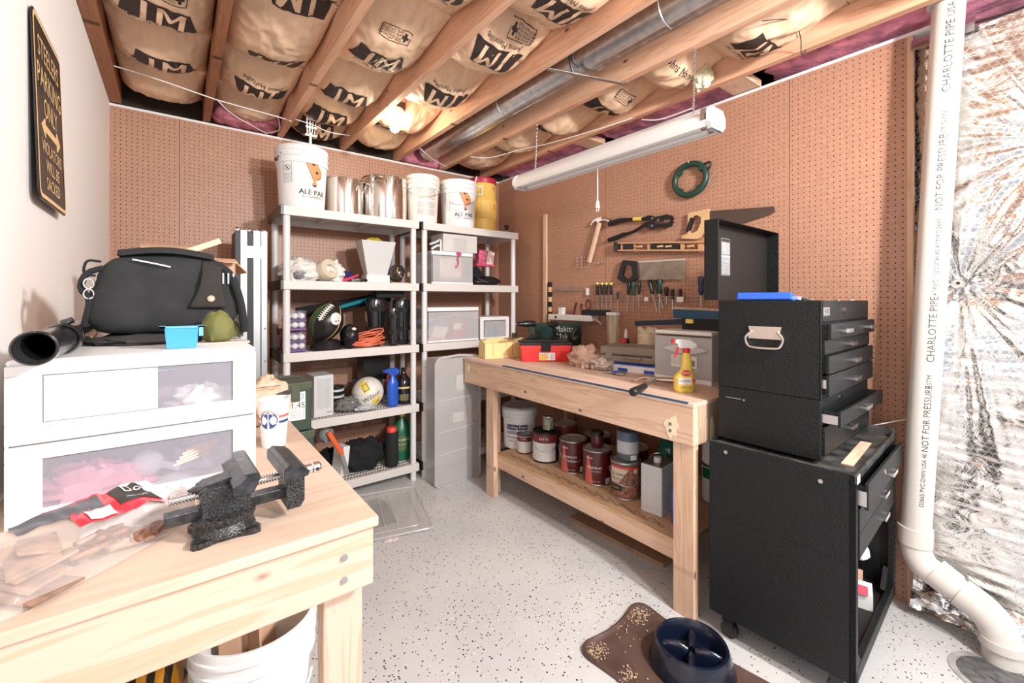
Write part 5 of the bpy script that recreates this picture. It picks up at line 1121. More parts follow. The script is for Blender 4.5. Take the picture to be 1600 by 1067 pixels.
each('pivot_bolt', steel, t, (XR-.03, y0, z0), ((1.70, 1.865), (1.70, 1.815), (1.655, 1.845), (1.60, 1.832)), lambda m_, q: m_.cyl((XR-.03-.008, *q), (XR-.03-.014, *q), .007, n=10))
# level
y0, z0 = 1.66, 1.675
t = wallthing('spirit_level', 'long orange-brown spirit level with oval cutouts, hung on the pegboard', 'level', y0, z0, .03)
lo = mat('level_copper', (.55, .30, .15), .35)
mb = MB(); ya, yb = 2.005, 1.22; zc = lambda y: 1.705-(2.005-y)*.088
rail = lambda d0, d1: wp([(ya, zc(ya)+d0), (yb, zc(yb)+d0), (yb, zc(yb)+d1), (ya, zc(ya)+d1)], y0, z0)
mb.prism(rail(-.030, -.020), offp(-.012), UX, UZ, .030); mb.prism(rail(.020, .030), offp(-.012), UX, UZ, .030)
def seg(a, b_): return wp([(a, zc(a)-.022), (b_, zc(b_)-.022), (b_, zc(b_)+.022), (a, zc(a)+.022)], y0, z0)
for a, b_ in ((1.96, 1.945), (1.85, 1.835), (1.74, 1.72), (1.50, 1.475), (1.385, 1.35)): mb.prism(seg(a, b_), offp(-.004), UX, UZ, .012)
mb.build('frame', lo, t, bev=.002)
mb = MB(); mb.prism(wp([(2.012, zc(2.0)-.034), (1.985, zc(1.99)-.034), (1.965, zc(1.96)), (1.985, zc(1.99)+.034), (2.012, zc(2.0)+.034)], y0, z0), offp(-.014), UX, UZ, .034); mb.build('end_cap', blk, t, bev=.002)
for a, b_ in ((1.94, 1.855), (1.715, 1.505)):
    mb = MB(); mb.prism(wp([(a, zc(a)-.006), (a-.015, zc(a)-.02), (b_+.015, zc(b_)-.02), (b_, zc(b_)-.006), (b_, zc(b_)+.006), (b_+.015, zc(b_)+.02), (a-.015, zc(a)+.02), (a, zc(a)+.006)], y0, z0), offp(0), UX, UZ, .010); mb.build('vial_window', blk, t)
for y in (1.80, 1.64, 1.58, 1.43):
    mb = MB(); mb.cyl(P2(y+.02, zc(y), .012), P2(y-.02, zc(y), .012), .007, n=10); mb.build('vial', mat('vial_amber', (.7, .45, .25), .15), t, smooth=True)
# hand saw behind the lid
y0, z0 = 1.40, 1.79
t = wallthing('hand_saw', 'hand saw with a pale wooden handle, hung above the open chest lid', 'saw', y0, z0, .016)
mb = MB(); mb.prism(wp([(1.33, 1.855), (.972, 1.823), (.966, 1.79), (1.345, 1.715)], y0, z0), offp(0), UX, UZ, .0015); mb.build('blade', mat('saw_blade_brown', (.16, .12, .10), .35, .8), t)
mb = MB(); hh = wp([(1.455, 1.862), (1.325, 1.868), (1.325, 1.765), (1.385, 1.70), (1.40, 1.695), (1.50, 1.71), (1.495, 1.728), (1.46, 1.735), (1.452, 1.74), (1.425, 1.735), (1.395, 1.745), (1.372, 1.79), (1.372, 1.825), (1.40, 1.842), (1.425, 1.835), (1.452, 1.74), (1.46, 1.735)], y0, z0)
mb.prism(hh, offp(-.008), UX, UZ, .020); mb.build('handle', mat('saw_handle_wood', (.66, .42, .22), .45, var=.1), t, bev=.003)
mb = MB(); mb.beam(P2(1.462, 1.745, .002), P2(1.428, 1.83, .002), .03, .02); mb.build('grip', blk, t, bev=.006)
# tenon saw
y0, z0 = 1.75, 1.52
t = wallthing('tenon_saw', 'short saw with black handle and broad grey blade, hung below the level', 'saw', y0, z0, .02)
mb = MB(); mb.prism(wp([(1.83, 1.585), (1.474, 1.578), (1.478, 1.454), (1.83, 1.462)], y0, z0), offp(0), UX, UZ, .0018); mb.build('blade', mat('saw_blade_steel', (.42, .36, .31), .38, 1, var=.25, vs=12), t)
mb = MB(); mb.prism(wp([(1.83, 1.592), (1.474, 1.584), (1.474, 1.574), (1.83, 1.58)], y0, z0), offp(-.002), UX, UZ, .006); mb.build('spine', mat('saw_spine', (.7, .62, .55), .4, .6), t)
mb = MB(); mb.prism(wp([(1.945, 1.608), (1.825, 1.588), (1.82, 1.475), (1.86, 1.452), (1.945, 1.447), (1.995, 1.478), (1.992, 1.49), (1.965, 1.57), (1.935, 1.565), (1.95, 1.50), (1.925, 1.472), (1.885, 1.475), (1.862, 1.50), (1.875, 1.56), (1.90, 1.575), (1.94, 1.575), (1.965, 1.572)], y0, z0), offp(-.01), UX, UZ, .024); mb.build('handle', blk, t, bev=.003)
mb = MB(); mb.tube([P2(1.66, 1.565, .01), P2(1.655, 1.55, .02), P2(1.64, 1.545, .02), P2(1.63, 1.56, .018)], .002, n=6); mb.build('hook', steel, t, smooth=True)
# fish tape
t = wallthing('fish_tape', 'round dark green fish tape reel hung high on the pegboard', 'reel', 1.445, 2.068, .022)
mb = MB(); gt = dgreen; n = 40; A, B_ = .112, .090
mb.tube([(0, .103*math.cos(2*PI*i/n), .095*math.sin(2*PI*i/n)) for i in range(n)], .018, n=12, closed=True); mb.build('reel_ring', gt, t, smooth=True)
mb = MB(); mb.tube([(-.004, -.085*1, .068), (-.004, -.125, .075), (-.004, -.128, .05), (-.004, -.11, .03)], .007, sub=4); mb.build('handle_loop', blk, t, smooth=True)
for a in (.7, 2.5, 4.0, 5.5):
    mb = MB(); c = Vector((-.0, .086*math.cos(a), .079*math.sin(a))); mb.obox(c, (.03, .022, .022), (a, 0, 0)); mb.build('ring_clip', gt, t, bev=.004)
mb = MB(); mb.tube([(-.01, -.11, .02), (-.012, -.15, -.0), (-.008, -.165, .01), (-.01, -.13, -.035), (-.01, -.12, -.06)], .0015, sub=3); mb.build('wire_end', steel, t, smooth=True)
mb = MB(); peghook(mb, 1.445, 2.165, .035, R(1.445, 2.068, .022)); mb.build('hook', steel, t)
# upright wooden strip, tape measure strip beside it
t = tag(MB().box(-.018, 0, -.042, .0, 0, 1.155).build('wooden_strip', pine['z'], bev=.002), 'narrow upright pine strip standing on the bench against the right pegboard', 'strip', None, (XR-.004, 2.80, .905))
t = thing('marked_stick', 'yellow and black banded stick just right of the upright pine strip', 'stick', (XR-.004, 2.735, 1.14))
for i in range(8):
    mb = MB(); mb.box(-.016, 0, -.026-.004*(i % 2), .004*(i % 2), .042*i, .042*i+.0415); mb.build('band', [mat('stick_yellow', (.80, .58, .28), .5), blk][i % 2] if i < 1 else [bpy.data.materials['stick_yellow'], blk][i % 2], t, bev=.002)
# loose hooks
G1 = 'empty silver peg hooks in the cluster left of the hammer foot'
for i in range(4):
    for j in range(2):
        mb = MB(); peghook(mb, 0, 0, .03); mb.v = [(x-XR, y, z) for x, y, z in mb.v]; o = mb.build('peg_hook', chrome, smooth=True)
        tag(o, 'small silver peg hook in the group left of the hammer handle end', 'hook', G1, (XR, 2.385-.05*j, 1.65-.0254*i))
for j in range(2):
    mb = MB(); peghook(mb, 0, 0, .03); mb.v = [(x-XR, y, z) for x, y, z in mb.v]; o = mb.build('peg_hook', chrome, smooth=True)
    tag(o, 'small silver peg hook of the pair right of the hammer handle end', 'hook', 'pair of silver peg hooks right of the hammer foot', (XR, 2.165-.026*j, 1.60))
t = wallthing('hook_rack', 'silver rack of many crossed hooks between the pine strip and the screwdrivers', 'rack', 2.50, 1.41, .006)
for i in range(11):
    mb = MB(); y = .15-.029*i; mb.tube([(0, y, .018), (-.03, y-.016, -.016), (-.034, y-.016, -.006)], .0022, n=6); mb.tube([(0, y-.016, -.016), (-.03, y, .016), (-.036, y, .022)], .0022, n=6); mb.build('hook', chrome, t, smooth=True)
mb = MB(); mb.box(-.002, 0, -.17, .16, -.0015, .0015); mb.build('rail', steel, t)
o = MB().box(-.016, 0, -.012, .012, -.025, .03).build('plastic_clip', offw, bev=.003); tag(o, 'small cream plastic clip right of the silver hook rack', 'clip', None, (XR-.002, 2.30, 1.385))
for i, (y, z) in enumerate(((2.35, 2.18), (1.50, 2.16))): pass
# screwdriver rack
t = wallthing('screwdriver_rack', 'long wire rack of rings holding the row of screwdrivers on the pegboard', 'rack', 1.80, 1.345, .004)
for (a, b_) in ((2.22, 2.0), (1.99, 1.53), (1.52, 1.36)):
    mb = MB(); n = int((a-b_)/.028); pts = []
    for i in range(n+1):
        y = a-1.80-.028*i; pts += [(-.006, y, -.0), (-.036, y-.004, 0), (-.036, y-.020, 0), (-.006, y-.024, 0)]
    mb.tube(pts, .0017, n=5); mb.tube([(p[0], p[1], p[2]-.022) for p in pts[::1]], .0015, n=5); mb.build('wire_rings', steel, t, smooth=True)
def screwdriver(label, y, ztop, hl, tip, col, r_=.013, tilt=0, group=None, band_=None):
    """handle top at ztop, handle length hl, tip at z = tip, leaning sideways by tilt"""
    zr = 1.345; t = thing('screwdriver', label, 'screwdriver', R(y, ztop, .026), 0, group); t.rotation_euler = (tilt, 0, 0)
    mb = MB(); mb.lathe([(0, 0), (r_*.7, -.001), (r_, -.008), (r_, -hl*.35), (r_*.8, -hl*.55), (r_*.95, -hl*.8), (r_*.6, -hl+.002), (0, -hl)], n=10); mb.build('handle', col, t, smooth=50)
    mb = MB(); mb.cyl((0, 0, -hl), (0, 0, -(ztop-tip)), .0032, n=8); mb.build('shaft', steel, t, smooth=30)
    if band_: mb = MB(); mb.lathe([(0, .0005), (r_*.72, 0), (r_*1.03, -.007), (r_*1.03, -.012), (r_, -.013)], n=10); mb.build('end_ring', band_, t, smooth=30)
G2 = 'screwdrivers hanging in the wire rack'
gd = [('leftmost of the four yellow-topped screwdrivers at the rack start', 2.185, 1.455, .095, 1.247, blk, .0125, 0, G2, yel), ('second of the four yellow-topped screwdrivers at the rack start', 2.14, 1.453, .09, 1.25, blk, .012, 0, G2, yel),
      ('third of the four yellow-topped screwdrivers at the rack start', 2.10, 1.452, .09, 1.245, blk, .012, 0, G2, yel), ('rightmost of the four yellow-topped screwdrivers at the rack start', 2.055, 1.45, .09, 1.24, blk, .0125, 0, G2, yel),
      ('short screwdriver right of the yellow-topped four', 1.995, 1.385, .055, 1.235, blk, .009, 0, G2, None), ('black screwdriver, first of the cluster of three below the short saw', 1.895, 1.45, .09, 1.24, blk, .014, .08, G2, None),
      ('black screwdriver, second of the cluster of three below the short saw', 1.862, 1.452, .095, 1.243, dgreen, .014, 0, G2, None), ('black screwdriver, third of the cluster of three below the short saw', 1.815, 1.452, .09, 1.26, blk, .012, 0, G2, None),
      ('fat screwdriver leaning to the left, middle of the rack', 1.735, 1.46, .10, 1.24, blk, .015, -.28, G2, None), ('fat screwdriver leaning left, next to the most upright fat one', 1.69, 1.452, .09, 1.26, blk, .014, -.32, G2, None),
      ('upright fat dark green screwdriver right of the leaning pair', 1.655, 1.465, .10, 1.235, dgreen, .016, 0, G2, None), ('short stubby screwdriver right of the fat upright one', 1.605, 1.41, .06, 1.30, blk, .015, 0, G2, None),
      ('slim black screwdriver, first of two at the right end of the rack', 1.562, 1.395, .065, 1.262, blk, .011, 0, G2, None), ('slim black screwdriver, second of two at the right end of the rack', 1.508, 1.395, .06, 1.30, blk, .011, .0, G2, None),
      ('long dark blue screwdriver hanging alone beside the chest lid', 1.372, 1.468, .115, 1.285, mat('navy_handle', (.01, .03, .09), .25), .017, 0, G2, None)]
for g_ in gd: screwdriver(*g_)
o = MB().box(-.003, 0, -.025, .02, -.012, .02).build('paper_tag', paper); tag(o, 'small white tag on the screwdriver rack near its right end', 'tag', None, (XR-.045, 1.50, 1.325))
o = MB().box(-.003, 0, -.018, .012, -.012, .014).build('paper_tag', paper); tag(o, 'small white tag on the rack below the leaning screwdriver', 'tag', None, (XR-.045, 1.745, 1.33))
# ================================================================ on the right workbench
zb = .9045
t = thing('mitre_box', 'open yellow plastic mitre box at the far end of the right workbench', 'mitre box', (1.93, 2.58, zb), -.25)
ym = mat('pale_yellow_plastic', (.88, .66, .30), .5)
mb = MB(); mb.box(-.18, .18, -.07, -.058, 0, .11); mb.prism([(-.18, 0), (.18, 0), (.18, .13), (.12, .135), (-.10, .135), (-.18, .105)], (0, .07, 0), (1, 0, 0), (0, 0, 1), .012); mb.box(-.18, .18, -.06, .06, 0, .012)
mb.prism([(-.06, 0), (.06, 0), (.06, .12), (.0, .135), (-.06, .11)], (-.18, 0, 0), (0, 1, 0), (0, 0, 1), .008); mb.box(.172, .18, -.06, .06, 0, .11); mb.build('box_body', ym, t, bev=.003)
each('saw_slot', mat('slot_shade', (.30, .16, .05), .8), t, (1.93, 2.58, zb), (-.12, -.03, .02, .10), lambda m_, q: m_.add([(0, 0, 0)], []) or m_.box(1.93+q, 1.93+q+.002, 2.58-.0712, 2.58-.0695, zb+.02, zb+.108)) if 0 else None
for q in (-.12, -.02, .03, .12):
    mb = MB(); mb.box(q, q+.0022, -.0712, -.0575, .022, .111); mb.build('saw_slot', mat('slot_shade_brown', (.35, .2, .07), .8) if 'slot_shade_brown' not in bpy.data.materials else bpy.data.materials['slot_shade_brown'], t)  # brown strips paint the shade inside the saw slots
t = thing('cabinet_knob', 'small dark block on a thin bracket lying on the yellow mitre box', 'bracket', (1.97, 2.55, zb+.135)); mb = MB(); mb.box(-.07, .07, -.01, .01, 0, .004); mb.build('flat_bar', steel, t); mb = MB(); mb.box(.01, .045, -.015, .015, .004, .04); mb.build('block', mat('dark_bronze', (.06, .045, .03), .4), t, bev=.003)
# red toolbox
t = thing('red_toolbox', 'red plastic toolbox with a black lid on the right workbench', 'toolbox', (2.045, 2.27, zb), -.60)
rm = mat('toolbox_red', (.80, .035, .035), .35)
mb = MB(); v = []
def tb(x0, x1, y0_, y1_, z0_, z1_, k_=.0, mi=0): mb.add([(x0+k_, y0_+k_, z0_), (x1-k_, y0_+k_, z0_), (x1-k_, y1_-k_, z0_), (x0+k_, y1_-k_, z0_), (x0, y0_, z1_), (x1, y0_, z1_), (x1, y1_, z1_), (x0, y1_, z1_)], [(3, 2, 1, 0), (4, 5, 6, 7), (0, 1, 5, 4), (1, 2, 6, 5), (2, 3, 7, 6), (3, 0, 4, 7)], mi)
tb(-.17, .17, -.09, .09, 0, .085, .008); tb(-.175, .175, -.096, .096, .085, .112, -.0); mb.build('tray_body', rm, t, bev=.004)
mb = MB(); mb.box(-.18, .18, -.10, .10, .112, .132); mb.box(-.16, .16, -.08, .08, .132, .145); lidb = mb.build('lid', blk, t, bev=.004)
mb = MB(); mb.box(-.035, .03, -.107, -.095, .072, .13); mb.build('latch', blkm, t, bev=.003)
mb = MB(); mb.box(-.05, .06, -.0935, -.0905, .012, .062, 0); mb.prism([(-.048, .014), (.0, .014), (.02, .034), (-.01, .050), (-.048, .050)], (0, -.0937, 0), (1, 0, 0), (0, 0, 1), .0008, 1); mb.label('TOOL BOX', .014, (-.02, -.0949, .052), (1, 0, 0), (0, 0, 1), 2)
for i in range(4): mb.label('16 IN', .010, (.04, -.0949, .05-.010*i), (1, 0, 0), (0, 0, 1), 2)
mb.build('front_label', [paper, mat('label_orange', (.85, .45, .08), .5), ink], t)
# two drills lying on the toolbox
def drill(label, loc, rz, m1, m2):
    t = thing('cordless_drill', label, 'drill', loc, rz)
    mb = MB(); mb.T = Matrix.Rotation(PI/2, 4, 'Y'); mb.lathe([(0, -.07), (.025, -.068), (.030, -.05), (.030, .03), (.024, .055), (.022, .06), (.022, .085), (.012, .10), (.008, .11), (0, .11)], n=24); mb.build('motor_housing', m1, t, smooth=35)
    mb = MB(); mb.beam((-.02, 0, -.02), (-.045, 0, -.105), .034, .026, up=(0, 1, 0)); mb.build('grip', m2, t, bev=.008)
    mb = MB(); mb.obox((-.045, 0, -.12), (.09, .055, .03), (0, .1, 0)); mb.build('battery', m1, t, bev=.005)
    mb = MB(); mb.cyl((.11, 0, 0), (.13, 0, 0), .003); mb.build('bit', steel, t); t.scale = (.78,)*3; return t
drill('black cordless drill standing on the left part of the red toolbox lid', (1.97, 2.36, zb+.252), PI-.3, blk, dgreen)
drill('black cordless drill lying on the right part of the red toolbox lid', (2.09, 2.23, zb+.252), PI+.4, blkm, blk)
# green tool bag
t = thing('tool_bag', 'dark green fabric tool bag with white lettering behind the red toolbox', 'bag', (2.30, 2.40, zb), -1.2)
mb = MB(); mb.obox((0, 0, .12), (.34, .14, .24)); b_ = mb.build('bag_body', mat('bag_green', (.008, .05, .04), .7, bump=.4, bs=200), t, bev=.02)
mb = MB()
for i in range(3): mb.label('Makita', .06, (.085+.01*i, -.0712, .205-.055*i), (1, 0, 0), (0, 0, 1))
mb.build('white_lettering', offw, b_)
mb = MB(); mb.ball((.15, -.06, .10), (.05, .04, .09), 16, 0, lambda d: 1+.2*noise.noise(d*3)); mb.build('side_pocket', fab, t, smooth=True)
# wall rail with hand tools over the bag
t = thing('tool_holder', 'cream plastic tool holder rail with red handled tools, behind the green bag', 'holder', (2.46, 2.42, 1.165))
mb = MB(); mb.box(-.05, .05, -.24, .21, 0, .045); mb.build('rail', offw, t, bev=.004)
mb = MB(); mb.cyl((-.052, .12, .022), (-.05, .12, .022), .011, n=16); mb.build('dark_hole', blk, t)
mb = MB(); mb.box(-.02, .02, .08, .12, .045, .10); mb.build('white_block', wht, t)
t = thing('snips', 'dark red handled snips sticking up from the tool holder behind the green bag', 'snips', (2.44, 2.33, 1.205)); dr_ = mat('maroon_grip', (.12, .02, .02), .4)
for a, b2 in (((0, .04, 0), (0, .02, .085)), ((0, -.05, 0), (0, -.035, .075))):
    mb = MB(); mb.tube([a, b2, (0, b2[1]-.012, b2[2]+.012)], .009, n=10); mb.build('grip', dr_, t, smooth=True)
mb = MB(); n = 18; mb.tube([(0, -.11+.022*math.cos(2*PI*i/n), .085+.036*math.sin(2*PI*i/n)) for i in range(n)], .006, n=8, closed=True); mb.tube([(0, -.11, .05), (0, -.13, -.01)], .005); mb.build('ring_grip', dr_, t, smooth=True)
o = MB().box(-.04, .02, -.16, .06, 0, .042).build('black_box', blk, bev=.004); tag(o, 'small black oblong case at the right end of the cream tool holder', 'case', None, (2.46, 2.20, 1.19+.021))
o = MB().tube([(0, 0, .02), (-.01, -.03, .012), (-.01, -.07, -.012)], [.010, .010, .006], n=10).build('wood_peg', mat('peg_pink', (.55, .32, .24), .5), smooth=True); tag(o, 'small reddish tool sticking out right of the cream tool holder', 'tool', None, (2.44, 2.15, 1.16))
t = thing('flashlight', 'black lamp with round joints at the right side of the green tool bag', 'lamp', (2.20, 2.16, zb)); mb = MB(); mb.tube([(0, 0, .0), (.02, .0, .10), (-.01, -.02, .17), (.02, -.03, .22)], .018, sub=3, n=12); mb.build('arm', blk, t, smooth=True); mb = MB(); mb.ball((0, -.03, .15), .035, 14); mb.build('joint', blk, t, smooth=True); mb = MB(); mb.cyl((0, 0, 0), (0, 0, .03), .05, n=20); mb.build('foot', blk, t)
# plastic bags
o = crumple((0, 0, .05), (.085, .10, .075), 44, .45, 3.2, 51).build('plastic_bag', mat('tan_film', (.56, .38, .30), .25, bump=.5, bs=30), smooth=True); tag(o, 'brownish plastic shopping bag, taller one right of the red toolbox', 'bag', None, (2.06, 1.90, zb))
o = crumple((0, 0, .03), (.06, .08, .04), 36, .45, 3.2, 53).build('plastic_bag', mat('grey_film', (.50, .41, .36), .22, bump=.5, bs=30), smooth=True); tag(o, 'flatter greyish plastic bag in front of the brown case', 'bag', None, (2.045, 1.755, zb))
# brown case on the blue box
t = thing('router_bit_box', 'blue and white flat carton under the brown hard case', 'box', (2.19, 1.575, zb), -1.35)
mb = MB(); mb.box(-.135, .135, -.10, .10, 0, .046, 0); mb.build('carton', paper, t, bev=.002)
mb = MB(); mb.box(-.136, .136, -.101, .101, .040, .048); mb.build('blue_top', blue, t)
mb = MB(); mb.box(-.10, -.04, -.1012, -.1002, .002, .022); mb.box(.06, .12, -.1012, -.1002, .002, .022); mb.box(.1352, .136, -.09, -.03, .004, .03); mb.label('LC', .03, (.1358, .05, .02), (0, 1, 0), (0, 0, 1)); mb.build('blue_print', blue, t)
t = thing('hard_case', 'brown-grey hard plastic power tool case resting on the blue carton', 'case', (2.215, 1.60, zb+.050), -1.28)
cm = mat('case_taupe', (.26, .22, .18), .4)
mb = MB(); mb.box(-.21, .21, -.115, .12, 0, .042); mb.build('lower_shell', cm, t, bev=.012)
mb = MB(); mb.box(-.21, .21, -.115, .12, .044, .094); mb.build('upper_shell', cm, t, bev=.012)
for x in (-.15, .13): mb = MB(); mb.box(x-.02, x+.02, -.121, -.112, .02, .055); mb.build('latch', mat('case_latch', (.20, .17, .14), .4) if 0 else cm, t, bev=.003)
mb = MB(); mb.tube([(-.05, -.115, .03), (-.045, -.135, .032), (.04, -.135, .032), (.045, -.115, .03)], .006, sub=3); mb.build('carry_handle', cm, t, smooth=True)
# zip ties
t = thing('cable_tie_tube', 'clear white-lidded tube of yellow cable ties standing behind the brown case', 'tube', (2.40, 1.955, zb))
mb = MB(); mb.box(-.02, .02, -.045, .045, .315, .335); mb.build('lid', wht, t, bev=.002)
mb = MB(); frustum(mb, .03, .038, .05, .088, 0, .315); mb.build('clear_tube', clear('tube_clear', (.8, .82, .8), .12), t)
rr = random.Random(4)
for i in range(16):
    y = -.034+.0045*i; mb = MB(); mb.tube([(rr.uniform(-.01, .01), y*.55, .004), (rr.uniform(-.01, .01), y*.75+rr.uniform(-.004, .004), .16), (rr.uniform(-.01, .01), y, .312)], .0017, n=5); o = mb.build('cable_tie', mat('tie_yellow', (.82, .72, .38), .4) if i == 0 else bpy.data.materials['tie_yellow'], smooth=True)
    tag(o, 'yellow cable tie standing inside the white-lidded clear tube', 'cable tie', 'yellow cable ties in the clear tube', (2.40, 1.955, zb))
t = thing('glue_bottle', 'small dark bottle with a cream nozzle right of the cable tie tube', 'bottle', (2.40, 1.845, zb))
mb = MB(); mb.lathe([(0, 0), (.024, 0), (.026, .01), (.026, .14), (.018, .16), (.012, .165)], n=24); mb.build('bottle_body', blk, t, smooth=40)
mb = MB(); mb.lathe([(.013, .165), (.012, .19), (.006, .225), (0, .227)], n=16); mb.build('nozzle', offw, t, smooth=40); mb = MB(); mb.lathe([(.0265, .05), (.0265, .10)], n=24); mb.build('bottle_label', paper, t)
mb = MB(); mb.lathe([(0, 0), (.024, 0), (.024, .02), (.012, .02), (.012, .022), (0, .022)], n=24); o = mb.build('tape_roll', mat('red_tape', (.7, .05, .05), .4), smooth=30); o = tag(o, 'small red roll standing on the brown case top near its left corner', 'tape', None, (2.31, 1.80, zb+.1465))
# rope roll
t = thing('tape_ball', 'cream rolled paper tape bundle standing behind the blue clamp bars', 'roll', (2.38, 1.665, zb))
mb = MB(); mb.lathe([(0, 0), (.055, 0), (.058, .01), (.058, .20), (.05, .21), (0, .21)], n=32); mb.build('roll_body', mat('cream_roll', (.72, .60, .45), .7, var=.2, vs=15), t, smooth=40)
mb = MB(); [mb.tube([(.045*math.cos(a)*(.6+.4*math.sin(a*3)), .06*math.sin(a), .225+.02*math.sin(a*5+k_)) for a in [i*2*PI/20 for i in range(20)]], .007, closed=True) for k_ in range(3)]; mb.build('paper_loops', mat('cream_paper', (.80, .74, .55), .7), t, smooth=True)
# clear tote box and the blue clamp on it
t = thing('clear_drawer_tote', 'clear plastic drawer box with white rims at the near end of the right workbench', 'storage box', (2.20, 1.245, zb))
t.rotation_euler = (0, 0, -PI/2+.05)
w_, d_, h = .31, .30, .262
mb = MB(); mb.box(-w_/2, w_/2, -.13, d_-.13, h-.02, h); mb.build('top_panel', wht, t, bev=.006)
mb = MB(); mb.box(-w_/2, w_/2, -.13, d_-.13, 0, .012); mb.box(-w_/2, w_/2, -.134, -.13, 0, .022); mb.build('base_frame', wht, t, bev=.004)
mb = MB(); mb.box(-w_/2, -w_/2+.003, -.13, d_-.13, .012, h-.02); mb.box(w_/2-.003, w_/2, -.13, d_-.13, .012, h-.02); mb.box(-w_/2, w_/2, d_-.133, d_-.13, .012, h-.02); mb.box(-w_/2+.003, w_/2-.003, -.130, -.127, .022, h-.03); mb.build('clear_walls', cleart, t)
mb = MB(); n = 14; mb.prism([(-.10+.24*i/n, .17+.02*(1-(2*i/n-1)**2)) for i in range(n+1)]+[(.14-.24*i/n, .172-.025*(1-(2*i/n-1)**2)) for i in range(1, n)], (0, -.131, 0), (1, 0, 0), (0, 0, 1), .012); mb.build('drawer_grip', mat('grip_white', (.62, .62, .64), .3), t, bev=.002)
mb = MB(); mb.box(-.06, .08, -.1325, -.1312, .075, .135, 0); mb.box(.045, .07, -.1332, -.1326, .085, .115, 1)
for i in range(5): mb.label('STORAGE DRAWER 27 QT', .009, (-.01, -.1334, .125-.009*i), (1, 0, 0), (0, 0, 1), 1)
mb.build('sticker', [paper, grey], t)
o = crumple((0, 0, .03), (.06, .11, .045), 24, .4, 4, 60).build('hardware_bag', grey, smooth=True); tag(o, 'grey heap of hardware inside the clear drawer box on the right workbench', 'hardware', None, (2.17, 1.22, zb+.0125))
o = crumple((0, 0, .03), (.05, .06, .04), 20, .4, 4, 61).build('pink_cloth', mat('dull_pink', (.5, .18, .2), .7), smooth=True); tag(o, 'dull pink cloth inside the clear drawer box, behind its sticker', 'cloth', None, (2.26, 1.16, zb+.0125))
t = thing('bench_vise_jaws', 'dark blue wooden-topped clamping bench folded on top of the clear drawer box', 'clamp', (2.22, 1.30, zb+.263))
nb = mat('clamp_blue', (.012, .07, .14), .35)
mb = MB(); mb.beam((-.02, .06, .085), (.0, -.29, .075), .035, .05); mb.build('upper_bar', nb, t, bev=.003)
mb = MB(); mb.beam((-.02, .06, .115), (.0, -.29, .105), .04, .012); mb.build('wooden_top', osb, t)
mb = MB(); mb.beam((.06, .37, .012), (-.02, -.06, .045), .04, .03); mb.build('lower_bar', mat('clamp_navy', (.01, .03, .06), .3), t, bev=.003)
mb = MB(); mb.box(-.03, .06, -.22, .01, .0, .06); mb.build('black_block', blkm, t)
mb = MB(); mb.box(-.032, -.03, -.06, -.02, .035, .055); mb.box(-.045, -.031, -.06, -.02, .034, .056); mb.build('yellow_clip', yel, t)
# hammer, pliers and spray bottle at the edge
t = thing('claw_hammer', 'hammer with black rubber grip lying across the front edge of the workbench', 'hammer', (1.905, 1.285, zb), .27)
mb = MB(); mb.tube([(-.36, -.02, .022), (-.34, -.02, .022), (-.28, -.02, .022), (-.20, -.018, .023)], [.012, .019, .019, .017, .014], n=12, sub=3); mb.build('rubber_grip', blk, t, smooth=True)
mb = MB(); mb.cyl((-.205, -.018, .023), (.0, 0, .024), .008, .008, n=10); mb.build('shaft', steel, t, smooth=True)
mb = MB(); mb.cyl((.005, -.03, .024), (.02, -.085, .024), .014, n=18); mb.cyl((.02, -.082, .024), (.024, -.10, .024), .017, n=18); mb.cyl((0, .0, .024), (.006, -.035, .024), .011, n=12); mb.obox((-.006, .02, .024), (.024, .04, .026), (0, 0, .2)); mb.tube([(-.008, .03, .03), (-.022, .06, .028), (-.045, .085, .015)], [.010, .008, .005], n=8, sub=3); mb.build('head', mat('worn_steel', (.45, .38, .33), .3, 1), t, smooth=35)
t = thing('pliers', 'small slip joint tool of grey metal lying left of the hammer', 'pliers', (1.945, 1.545, zb)); 
mb = MB(); mb.tube([(0, .10, .008), (.02, .04, .012), (.01, 0, .010)], .007, sub=3); mb.tube([(.03, .09, .008), (.02, .04, .012), (.03, .0, .010)], .007, sub=3); mb.ball((.02, .0, .012), (.03, .03, .010), 12); mb.build('jaws', steel, t, smooth=True)
mb = MB(); mb.box(.0, .035, .01, .05, .014, .022); mb.build('blue_block', blue, t)
ys = mat('bottle_yellow', (.88, .66, .12), .35)
t = thing('trigger_spray_bottle', 'yellow spray bottle with a white and red trigger head on the workbench', 'bottle', (1.865, 1.105, zb), .0)
mb = MB(); a_ = -2.3
mb.T = Matrix.Rotation(a_+PI/2, 4, 'Z'); 
def ob(prof):  # oval profile bottle: (half width, half depth, z, x shift)
    n = 28; v = []; f = []
    for w2, d2, z, sx in prof: v += [(sx+w2*math.copysign(abs(math.cos(2*PI*i/n))**.75, math.cos(2*PI*i/n)), d2*math.copysign(abs(math.sin(2*PI*i/n))**.75, math.sin(2*PI*i/n)), z) for i in range(n)]
    for j in range(len(prof)-1): f += [(j*n+i, j*n+(i+1) % n, (j+1)*n+(i+1) % n, (j+1)*n+i) for i in range(n)]
    f.append(tuple(range(n-1, -1, -1))); mb.add(v, f)
ob([(.042, .026, 0, 0), (.046, .03, .006, 0), (.046, .03, .05, 0), (.045, .03, .07, 0), (.036, .028, .085, .006), (.026, .022, .10, .01), (.022, .018, .13, .012), (.019, .017, .165, .010), (.013, .013, .180, .010), (.012, .012, .19, .010)]); bd = mb.build('bottle_body', ys, t, smooth=50)
Rz = Matrix.Rotation(a_+PI/2, 4, 'Z')
